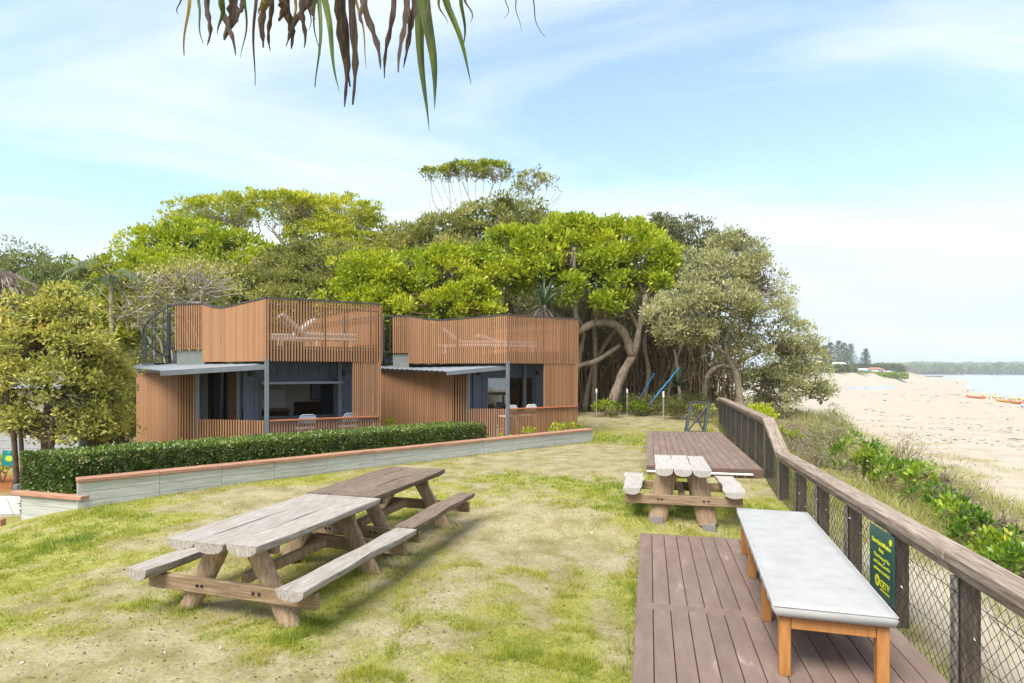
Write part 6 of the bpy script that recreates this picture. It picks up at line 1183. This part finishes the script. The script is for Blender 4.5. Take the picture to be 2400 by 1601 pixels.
rh = random.Random(17); zc = 4.62; br = [Vector((-2.6, -1.2, PT.z - 0.1)), Vector((-2.45, -0.4, 2.2)), Vector((-2.2, 1.2, 4.3)), Vector((-1.6, 2.6, 4.95)), Vector((-0.6, 3.15, 5.0)), Vector((0.2, 3.2, 4.9))]
o = MB().tube(br, [0.15, 0.13, 0.11, 0.09, 0.07, 0.05], 9).build('trunk', MAT['bark'], E, smooth=True); o.location = -PT
for (xt, xp, yp, w, kd) in HANG:
    D_ = 3.1 + rh.uniform(-0.45, 0.35); k = 920 / 2351; a = pix(380 + (xt - (xp - xt) * 0.35) * k, -170, D_); tip = pix(380 + xp * k, yp * k, D_ + rh.uniform(-0.1, 0.1)); mid = pix(380 + xt * k, 0, D_)
    W_ = w * k / FPX * D_; sd_ = Vector((math.cos(rh.uniform(-0.5, 0.5)), math.sin(rh.uniform(-0.5, 0.5)), 0)); rings = []; ns = 12; torn = kd == 0 and w > 25
    src = Vector((a.x * 0.6 - 0.25, D_ * 0.55 + 1.4, 4.93)); pts = [src]
    for j in range(ns):
        t = j / (ns - 1); p = a.lerp(mid, min(t / 0.3, 1)) if t < 0.3 else mid.lerp(tip, (t - 0.3) / 0.7); p = p + sd_ * 0.012 * math.sin(7 * t + xt); pts.append(p)
    K = len(pts)
    for j, p in enumerate(pts):
        t = max(0, (j - 4) / (K - 5)); ww = W_ * (1.0 if t <= 0 else (1 - t ** (2.6 if torn else 1.3)) * (1 + (0.35 * math.sin(j * 2.7 + xt) if torn else 0))) + 0.0015
        if torn and j == K - 1: ww = W_ * 0.12
        n2 = Vector((-sd_.y, sd_.x, 0)); c_ = W_ * 0.16
        rings.append([p - sd_ * ww / 2 + n2 * c_, p + n2 * -0.001, p + sd_ * ww / 2 + n2 * c_, p + sd_ * ww / 2 + n2 * (c_ + 0.0015), p + n2 * 0.0012, p - sd_ * ww / 2 + n2 * (c_ + 0.0015)])
    o = MB().loft(rings).build('leaf', HM[kd], E); o.location = -PT

# ------------------------------------------------------------------ beyond: headland, pines, houses, boats and people
def pine(px, y_top, y_base, D, hw, label, seed):
    base = pix(px, y_base, D); top = pix(px, y_top, D); H = top.z - base.z; rng_ = np.random.default_rng(seed); g_ = gz1(base.x, base.y); base.z = min(base.z, g_ + 0.0) if g_ < base.z else base.z
    E = empty('norfolk_pine', base); tag(E, label, 'pine tree', 'norfolk pines on the headland'); H = top.z - base.z
    o = MB().tube([(0, 0, -0.5), (0, 0, H * 0.5), (0, 0, H)], [0.55, 0.35, 0.05], 7).build('trunk', MAT['bark'], E)
    P = []; Dn = []; nt_ = 22
    for k in range(nt_):
        t = 0.10 + 0.88 * k / nt_; rad = hw / FPX * D * (1 - t) ** 0.75 * 1.05 + 0.25; nb = 8
        for q in range(nb):
            a = rng_.random() * 6.283; nn_ = 16
            for j in range(nn_):
                r_ = rad * (j + 0.5) / nn_; P.append((math.cos(a) * r_, math.sin(a) * r_, H * t + 0.10 * r_ + rng_.normal() * 0.15)); Dn.append((math.cos(a) + rng_.normal() * 0.8, math.sin(a) + rng_.normal() * 0.8, 0.25))
    P = np.array(P); V, F, T = leaves(P, np.array(Dn), 1.3, 0.55, rng_, 0.25 + 0.2 * rng_.random(len(P))); link('crown', np_mesh('crown', V, F, LM['far'], {'tint': T}), E)
for i, (px, yt, yb, hw, lab) in enumerate(((1933, 808, 858, 24, 'norfolk pine at the left of the headland clump'), (1947, 800, 858, 26, 'second norfolk pine of the headland clump, a little taller'), (1966, 796, 860, 26, 'tallest dense norfolk pine of the headland clump'), (1979, 801, 862, 22, 'norfolk pine at the right of the headland clump'), (1994, 803, 864, 20, 'slim open norfolk pine right of the clump'), (2028, 815, 868, 17, 'norfolk pine standing apart beside the red roofed building'), (2068, 848, 864, 5, 'tiny lone pine on the far wooded shore'))):
    pine(px, yt, yb, 560 + 12 * i if i < 6 else 900, hw, lab, 400 + i)
p = pix(1978, 858, 760); mh = (858 - 779) / FPX * 760; E = empty('radio_mast', p); E.location.z = gz1(p.x, p.y); tag(E, 'thin lattice radio mast rising behind the pines', 'mast'); hz = p.z - E.location.z + mh
MB().tube([(0, 0, 0), (0, 0, hz)], [0.35, 0.15], 5).build('pole', MAT['post_light'], E); MB().bar((-1.2, 0, hz * 0.93), (1.2, 0, hz * 0.93), 0.15, 0.15).build('antenna', MAT['post_light'], E)

def mass(name, label, pts, n_, mat, seed, Lf, Wf, tint, grp=None, kind='stuff'):
    """far wood or scrub that reads as one mass: pts = (px, y_top, y_base, D, half width px)"""
    rng_ = np.random.default_rng(seed); lb = []
    for (px, yt, yb, D, hw) in pts:
        c = pix(px, (yt + yb) / 2, D); lb.append((c.x, c.y, c.z, hw / FPX * D, hw / FPX * D * 0.9, (yb - yt) / 2 / FPX * D))
    lb = np.array(lb); k = rng_.integers(0, len(lb), n_); d = unit(rng_.normal(size=(n_, 3)) + [0, -0.3, 0.35]); P = lb[k, :3] + d * lb[k, 3:] * (0.75 + 0.3 * rng_.random((n_, 1)))
    V, F, T = leaves(P, d + rng_.normal(size=(n_, 3)) * 0.6, Lf, Wf, rng_, np.clip(tint + 0.25 * (fbm(P[:, 0] / Lf / 9, P[:, 1] / Lf / 9, 0, 3) - 0.5) + rng_.normal(size=n_) * 0.13, 0, 1)); o = link(name, np_mesh(name, V, F, mat, {'tint': T})); tag(o, label, 'scrub', grp, kind); return o
rs = random.Random(61)
mass('headland_scrub', 'dark rounded scrub on the headland below the pines', [(1912 + 7 * k + rs.uniform(-3, 3), 851 + rs.uniform(-5, 6) + k * 1.0, 884, 480 + rs.uniform(-20, 20), rs.uniform(8, 15)) for k in range(13)], 11000, LM['olive'], 501, 2.2, 1.1, 0.45)
mass('headland_grass', 'bright green grassy bank at the back of the far beach', [(1930 + 11 * k, 876.5 + rs.uniform(-2, 2), 886, 470, rs.uniform(8, 15)) for k in range(18)], 5000, LM['lime'], 502, 2.0, 0.9, 0.55)
mass('headland_scrub', 'green trees around the buildings on the headland', [(1985 + 15 * k, 857 + rs.uniform(-3, 2), 874, 640, 14) for k in range(9)], 6000, LM['far'], 503, 2.5, 1.2, 0.4)
mass('far_wood', 'belt of low coastal wood along the far shore of the bay', [(2085 + 9 * k, 857.5 + rs.uniform(-4, 3) + 2.5 * math.sin(k * 0.37), 877, 1480 + rs.uniform(-120, 120), rs.uniform(7, 16)) for k in range(58)], 34000, LM['far'], 504, 6.0, 3.0, 0.7)  # far wood leaf tint is lightened, painting haze into the colour
mass('far_wood', 'paler wood rising further back behind the far shore', [(2060 + 14 * k, 853 + rs.uniform(-2, 2), 872, 1900, 20) for k in range(40)], 14000, LM['far'], 505, 9, 5, 0.75)
# rock groyne reaching into the water
rk = MB().box((0, 0, 0.3), (1, 1, 0.8)); me_r = rk.mesh('rock', noise_mat('dark_rock', [(0.3, (0.06, 0.05, 0.045)), (0.7, (0.22, 0.18, 0.15))], scale=3, rough=0.95), 0.22)
G = empty('rock_groyne', ground_pix(2180, 883, BEACH)); tag(G, 'dark rock groyne running from the headland toward the water', 'groyne')
for k in range(70):
    t = k / 70; p = ground_pix(2090 + 120 * t, 881 + 3.2 * t + rs.uniform(-0.4, 0.4), BEACH); s = rs.uniform(2.0, 4.2) * (1.2 - 0.4 * t); link('rock', me_r, G, p - G.location, (rs.uniform(-0.3, 0.3), rs.uniform(-0.3, 0.3), rs.uniform(0, 6)), (s * 1.5, s, s * rs.uniform(0.4, 0.8)))
# buildings
def house(px, yb, D, w, d, h, rh_, roof_mat, label, rz=0.0, wall='white'):
    p = pix(px, yb, D); g_ = gz1(p.x, p.y); E = empty('beach_building', (p.x, p.y, g_), rz); tag(E, label, 'building', 'buildings on the headland'); lift = p.z - g_
    MB().prism([(-w / 2, -d / 2), (w / 2, -d / 2), (w / 2, d / 2), (-w / 2, d / 2)], -1, lift + h).build('wall', MAT[wall], E)
    e = 0.6; mb = MB(); z0 = lift + h; mb.v = [Vector(q) for q in ((-w / 2 - e, -d / 2 - e, z0), (w / 2 + e, -d / 2 - e, z0), (w / 2 + e, d / 2 + e, z0), (-w / 2 - e, d / 2 + e, z0), (-w * 0.32, 0, z0 + rh_), (w * 0.32, 0, z0 + rh_))]; mb.f = [[0, 1, 5, 4], [1, 2, 5], [2, 3, 4, 5], [3, 0, 4], [3, 2, 1, 0]]; mb.build('roof', roof_mat, E)
    for k in range(4): x = -w / 2 + w * (k + 0.5) / 4; MB().box((x, -d / 2 - 0.02, lift + h * 0.5), (w / 8, 0.1, h * 0.45)).build('window', MAT['charcoal'], E)
MAT['red_roof'] = plain('red_tile_roof', (0.34, 0.15, 0.09), 0.8); MAT['white_roof'] = plain('white_metal_roof', (0.7, 0.7, 0.7), 0.5)
house(1965, 860, 530, 13, 8, 2.0, 2.2, MAT['white_roof'], 'white roofed building among the pines', 0.1); house(2050, 872, 560, 13, 8, 2.4, 2.0, MAT['red_roof'], 'red roofed white surf building beside the lone pine', 0.05); house(1994, 869, 545, 7, 6, 2.2, 0.8, MAT['white_roof'], 'small flat roofed white kiosk below the slim pine'); house(2022, 871, 550, 8, 5, 2.0, 1.0, MAT['white_roof'], 'low grey building with white roof under the lone pine', 0, 'steel_grey')
# parked cars by the surf building
def car(p, rz, mat, lab):
    E = empty('parked_car', p, rz); tag(E, lab, 'car', 'cars parked on the headland')
    pr = [(-2.1, 0.35), (-2.1, 0.85), (-1.7, 1.0), (-1.2, 1.5), (0.5, 1.55), (1.1, 1.05), (2.0, 0.9), (2.15, 0.4)]; mb = MB(); k = len(pr); mb.v = [Vector((x, -0.85, z)) for x, z in pr] + [Vector((x, 0.85, z)) for x, z in pr]; mb.f = [list(range(k)), list(range(k, 2 * k))[::-1]] + [[i, i + k, (i + 1) % k + k, (i + 1) % k] for i in range(k)]; mb.build('body', mat, E, bevel=0.06)
    MB().box((-0.3, 0, 1.25), (1.35, 1.76, 0.34)).build('window', MAT['glass'], E)
    for x in (-1.3, 1.3):
        for y_ in (-0.8, 0.8): MB().tube([(x, y_ - 0.1, 0.33), (x, y_ + 0.1, 0.33)], 0.33, 10).build('wheel', MAT['black'], E)
for k in range(9):
    p = pix(2018 + 9.5 * k, 873.5, 530 + k * 3); g_ = gz1(p.x, p.y); p.z = g_; car(p, rs.uniform(-0.2, 0.2), (MAT['white'], MAT['white'], MAT['steel_grey'])[k % 3], ('white', 'white', 'grey')[k % 3] + ' car parked in the row before the red roofed building')
# canoes
def canoe(a, b_, label, m1, m2):
    a, b_ = Vector(a), Vector(b_); c = (a + b_) / 2; d = b_ - a; Ln = d.length; E = empty('canoe', c, math.atan2(d.y, d.x)); E.location.z = gz1(c.x, c.y); tag(E, label, 'canoe', 'orange canoes on the sand'); rings = []
    for j in range(13):
        t = j / 12; x = (t - 0.5) * Ln; w = 0.5 * math.sin(math.pi * (0.04 + 0.92 * t)) ** 0.6; sh_ = 0.35 * (2 * t - 1) ** 2; rings.append([(x, -w, 0.62 + sh_), (x, -w * 0.85, 0.25 + sh_ * 0.6), (x, 0, 0.02 + sh_ * 0.5), (x, w * 0.85, 0.25 + sh_ * 0.6), (x, w, 0.62 + sh_), (x, 0, 0.52 + sh_)])
    MB().loft(rings).build('hull', m1, E, smooth=False)
    for k in range(5): MB().box(((k - 2) * Ln * 0.15, 0, 0.64), (0.3, 0.9, 0.04)).build('seat', m2, E)
MAT['orange'] = plain('orange_hull', (0.75, 0.14, 0.03), 0.4); MAT['yellow'] = plain('yellow_hull', (0.8, 0.42, 0.03), 0.4)
canoe(ground_pix(2264, 931.5, BEACH), ground_pix(2310, 935.5, BEACH), 'plain orange canoe lying apart from the crowd', MAT['orange'], MAT['yellow'])
canoe(ground_pix(2334, 940.5, BEACH), ground_pix(2372, 944.5, BEACH), 'yellow and orange canoe under the crowd of paddlers', MAT['yellow'], MAT['orange'])
canoe(ground_pix(2366, 944.5, BEACH), ground_pix(2398, 948.5, BEACH), 'orange canoe with yellow seats nearest the man in blue', MAT['orange'], MAT['yellow'])
# people
def person_mesh(pose, seed):
    r = random.Random(seed); bend = 0.7 if pose == 'bend' else 0.0; st_ = 0.13 if pose != 'walk' else 0.28; me = bpy.data.meshes.new('body')
    hip = (0, 0, 0.92); ch = (0, -bend * 0.45, 1.34 - bend * 0.15); nk = (0, -bend * 0.62, 1.50 - bend * 0.3); hd_ = (0, -bend * 0.72, 1.66 - bend * 0.38)
    V = [hip, ch, nk, hd_, (0.10, 0, 0.88), (0.12, st_ * 0.4, 0.48), (0.13, st_ * 0.7, 0.06), (0.13, st_ * 0.7 - 0.14, 0.03), (-0.10, 0, 0.88), (-0.12, -st_ * 0.5, 0.48), (-0.13, -st_ * 0.7, 0.06), (-0.13, -st_ * 0.7 - 0.14, 0.03)]
    E_ = [(0, 1), (1, 2), (2, 3), (0, 4), (4, 5), (5, 6), (6, 7), (0, 8), (8, 9), (9, 10), (10, 11)]
    for s in (1, -1):
        k = len(V); up = pose == 'arm' and s == 1
        V += [(s * 0.20, ch[1], ch[2] + 0.06), (s * 0.27, ch[1] - 0.06, ch[2] - 0.22 if not up else ch[2] + 0.1), (s * 0.27, ch[1] - 0.2, ch[2] - 0.42 if not up else ch[2] + 0.32)]; E_ += [(1, k), (k, k + 1), (k + 1, k + 2)]
    me.from_pydata(V, E_, []); o = bpy.data.objects.new('b', me); COL.objects.link(o); md = o.modifiers.new('s', 'SKIN'); rad = [0.15, 0.17, 0.06, 0.105, 0.09, 0.065, 0.045, 0.035, 0.09, 0.065, 0.045, 0.035] + [0.07, 0.048, 0.035] * 2
    for i, v in enumerate(me.skin_vertices[0].data): v.radius = (rad[i], rad[i] * (0.7 if i < 2 else 1)); v.use_root = i == 0
    o.modifiers.new('d', 'SUBSURF').render_levels = 1; o.modifiers['d'].levels = 1
    dg = bpy.context.evaluated_depsgraph_get(); m2 = bpy.data.meshes.new_from_object(o.evaluated_get(dg)); bpy.data.objects.remove(o); m2.polygons.foreach_set('use_smooth', [True] * len(m2.polygons)); return m2
def cloth_mat(nm, shirt, shorts, hat):
    m, n, l, b = new_mat(nm); t = n.new('ShaderNodeTexCoord'); sx = n.new('ShaderNodeSeparateXYZ'); l.new(t.outputs['Object'], sx.inputs[0]); mr = n.new('ShaderNodeMath'); mr.operation = 'DIVIDE'; mr.inputs[1].default_value = 1.8; l.new(sx.outputs[2], mr.inputs[0])
    sk = (0.42, 0.24, 0.16); r = ramp(n, [(0.0, sk), (0.30, shorts), (0.53, shirt), (0.83, sk), (0.95, hat)]); r.color_ramp.interpolation = 'CONSTANT'; l.new(mr.outputs[0], r.inputs[0]); l.new(r.outputs[0], b.inputs['Base Color']); b.inputs['Roughness'].default_value = 0.8; return m
CL = [('orange vest and dark shorts', (0.75, 0.25, 0.05), (0.03, 0.03, 0.05)), ('yellow vest and dark shorts', (0.75, 0.62, 0.05), (0.04, 0.04, 0.05)), ('yellow vest and blue shorts', (0.75, 0.6, 0.06), (0.05, 0.1, 0.3)), ('pale shirt and black shorts', (0.65, 0.6, 0.5), (0.02, 0.02, 0.02)), ('blue shirt and navy shorts', (0.35, 0.5, 0.75), (0.02, 0.03, 0.08)), ('dark clothes', (0.03, 0.03, 0.04), (0.03, 0.03, 0.04))]
CM = [cloth_mat('clothes_%d' % i, c[1], c[2], (0.06, 0.04, 0.03)) for i, c in enumerate(CL)]; PM = {k: person_mesh(k, 1) for k in ('stand', 'walk', 'arm', 'bend')}; BM = {}
PEOPLE = [(2396, 959.5, 4, 'stand', 'walking on the sand in front of the canoes'), (2303, 932, 1, 'stand', 'standing behind the lone orange canoe'), (2267, 922, 5, 'bend', 'bending at the waterline'), (2319, 938, 0, 'stand', 'at the left end of the crowd'), (2327, 935, 1, 'arm', 'with one arm raised by the yellow canoe'), (2331, 937, 3, 'stand', 'by the bow of the yellow canoe'), (2336, 937.5, 2, 'walk', 'stepping behind the yellow canoe'), (2342, 937, 1, 'bend', 'bending over the yellow canoe'), (2346, 938, 3, 'stand', 'behind the middle of the yellow canoe'), (2352, 938, 3, 'arm', 'pointing beside the crowd'), (2363, 941, 2, 'stand', 'at the gap in the crowd'), (2368, 941, 1, 'stand', 'behind the stern of the yellow canoe'), (2374, 941, 3, 'walk', 'between the two canoes'), (2380, 942, 1, 'bend', 'leaning on the orange canoe'), (2386, 942, 0, 'stand', 'behind the orange canoe'), (2391, 942, 1, 'arm', 'with an arm up at the orange canoe'), (2398, 944, 2, 'stand', 'at the right end of the crowd'),
          (2237, 890, 5, 'stand', 'wading far out at the edge of the water'), (2244, 900, 5, 'stand', 'standing at the far waterline'), (2185, 894, 5, 'walk', 'walking in the far group on wet sand'), (2192, 893, 4, 'stand', 'in the far group on wet sand'), (2137, 901, 0, 'stand', 'alone on the pale sand near the pool'), (2160, 901, 1, 'walk', 'strolling on the pale sand beyond the pool')]
for i, (px, py, ci, po, lab) in enumerate(PEOPLE):
    p = ground_pix(px, py, BEACH)
    for _ in range(3): p = ground_pix(px, py, gz1(p.x, p.y))
    if (ci, po) not in BM: m2 = PM[po].copy(); m2.materials.clear(); m2.materials.append(CM[ci]); BM[(ci, po)] = m2
    o = link('person', BM[(ci, po)], None, (p.x, p.y, gz1(p.x, p.y)), (0, 0, rs.uniform(0, 6.28))); tag(o, 'person in ' + CL[ci][0] + ' ' + lab, 'person', 'people on the beach')
# driftwood
for i, (px, py, w) in enumerate(((2030, 961, 14), (2047, 964, 10), (2068, 967, 14), (2235, 925.5, 28), (2128, 984, 9), (2150, 940, 8), (2175, 941, 7), (2380, 1030, 30))):
    p = ground_pix(px, py, BEACH); L_ = w / FPX * p.y; o = MB().tube([(-L_ / 2, 0, 0.06), (-L_ * 0.1, 0.1 * L_, 0.16), (L_ * 0.2, 0.02, 0.1), (L_ / 2, -0.12 * L_, 0.08)], [0.05, 0.11, 0.1, 0.04], 6).build('driftwood', MAT['bark'], None, loc=(p.x, p.y, gz1(p.x, p.y)), rot=(0, 0, rs.uniform(-0.4, 0.4))); tag(o, ('dark driftwood log on the open sand below the pool', 'short driftwood stick beside the dark log', 'driftwood branch right of the dark log', 'long thin driftwood branch left of the lone canoe', 'small driftwood piece amid seaweed', 'tiny driftwood stick up the beach', 'tiny driftwood stick beside the small one up the beach', 'long driftwood branch at the grass line')[i], 'driftwood', 'driftwood on the beach')
n_ = 16000; px = rng_.uniform(1935, 2420, n_); py = 905 + 150 * rng_.random(n_) ** 1.1; D = (CAMZ - BEACH) * FPX / (py - HZ); x = (px - CX) / FPX * D
st_ = fbm((x * 0.83 - D * 0.56) * 0.035, (x * 0.56 + D * 0.83) * 0.16, 0, 91, 4); keep = (st_ > 0.60) & (rng_.random(n_) < 0.2) & (x > x_fence(D) + 17) & (D < 330); x, D = x[keep], D[keep]; n_ = len(x)
d = unit(np.stack([0.83 + rng_.normal(size=n_) * 0.35, -0.56 + rng_.normal(size=n_) * 0.35, rng_.normal(size=n_) * 0.05], -1)); sz = (0.10 + 0.55 * rng_.random(n_) ** 3) * (0.6 + D / 120)
V, F, T = leaves(np.stack([x, D, gz(x, D) + 0.03], -1), d, sz, sz * 0.3, rng_, 0.2 + 0.5 * rng_.random(n_), 0.2)
tag(link('seaweed', np_mesh('seaweed', V, F, LM['litter'], {'tint': T})), 'scattered brown seaweed and wrack on the sand', 'seaweed', None, 'stuff')
# thatched hut roof and grey shed at the far left
p = pix(-10, 690, 24); g_ = gz1(p.x, p.y); E = empty('thatched_hut', (p.x, p.y, g_)); tag(E, 'domed grey thatched roof behind the golden tree', 'hut'); rings = []; H_ = 2 + (868 - 632) / FPX * 24 - g_
for j in range(8):
    t = j / 7; r_ = 1.45 * math.cos(t * 1.5) + 0.02; z = H_ - 1.5 + 1.5 * math.sin(t * 1.5); rings.append([(r_ * math.cos(6.283 * k / 20), r_ * math.sin(6.283 * k / 20), z) for k in range(20)])
MB().loft(rings).build('roof', LM['dead'], E, smooth=True)
nT = 3000; a = rng_.uniform(0, 6.283, nT); t = rng_.random(nT); r_ = 1.45 * np.cos(t * 1.5) + 0.03; P = np.stack([r_ * np.cos(a), r_ * np.sin(a), H_ - 1.5 + 1.5 * np.sin(t * 1.5)], -1); dd = np.stack([np.cos(a) * 0.7, np.sin(a) * 0.7, -0.7 + rng_.normal(size=nT) * 0.2], -1)
V, F, T = leaves(P, dd, 0.4, 0.04, rng_, 0.5 + 0.4 * rng_.random(nT)); o = link('thatch', np_mesh('thatch', V, F, LM['dead'], {'tint': T}), E); o['kind'] = 'stuff'
for k in range(6): MB().tube([(1.2 * math.cos(k * 1.047), 1.2 * math.sin(k * 1.047), 0), (1.2 * math.cos(k * 1.047), 1.2 * math.sin(k * 1.047), H_ - 1.4)], 0.07, 7).build('post', MAT['post_light'], E)
p = gp(-20, 16.0); E = empty('grey_shed', p, 0.1); tag(E, 'pale grey weatherboard shed glimpsed under the golden tree', 'shed')
for k in range(8): MB().box((0, 0, 0.12 + k * 0.22), (4.4, 0.06, 0.215)).build('wall_board', plain('pale_grey_board%d' % k, (0.36, 0.37, 0.38), 0.8) if k == 0 else bpy.data.materials['pale_grey_board0'], E, bevel=0.004)
MB().box((0, 1.0, 0.9), (4.3, 1.9, 1.8)).build('wall', MAT['steel_grey'], E); mb = MB(); mb.v = [Vector(q) for q in ((-2.4, -0.3, 1.85), (2.4, -0.3, 1.85), (2.4, 2.2, 1.85), (-2.4, 2.2, 1.85), (-2.4, 0.95, 2.3), (2.4, 0.95, 2.3))]; mb.f = [[0, 1, 5, 4], [2, 3, 4, 5], [1, 2, 5], [3, 0, 4], [3, 2, 1, 0]]; mb.build('roof', MAT['roofmetal'], E)

# ------------------------------------------------------------------ haze
m = bpy.data.materials.new('haze_air'); m.use_nodes = True; n = m.node_tree.nodes; l = m.node_tree.links
n.remove(n['Principled BSDF']); pv = n.new('ShaderNodeVolumePrincipled'); pv.inputs['Color'].default_value = (0.80, 0.90, 1.0, 1); pv.inputs['Density'].default_value = HAZE; pv.inputs['Anisotropy'].default_value = 0.3; l.new(pv.outputs[0], n['Material Output'].inputs['Volume'])
if HAZE > 0:
    hb = MB().box((0, 5500, 128), (22400, 13400, 282)).build('haze', m); tag(hb, 'pale sea haze filling the bay', 'haze', None, 'stuff')
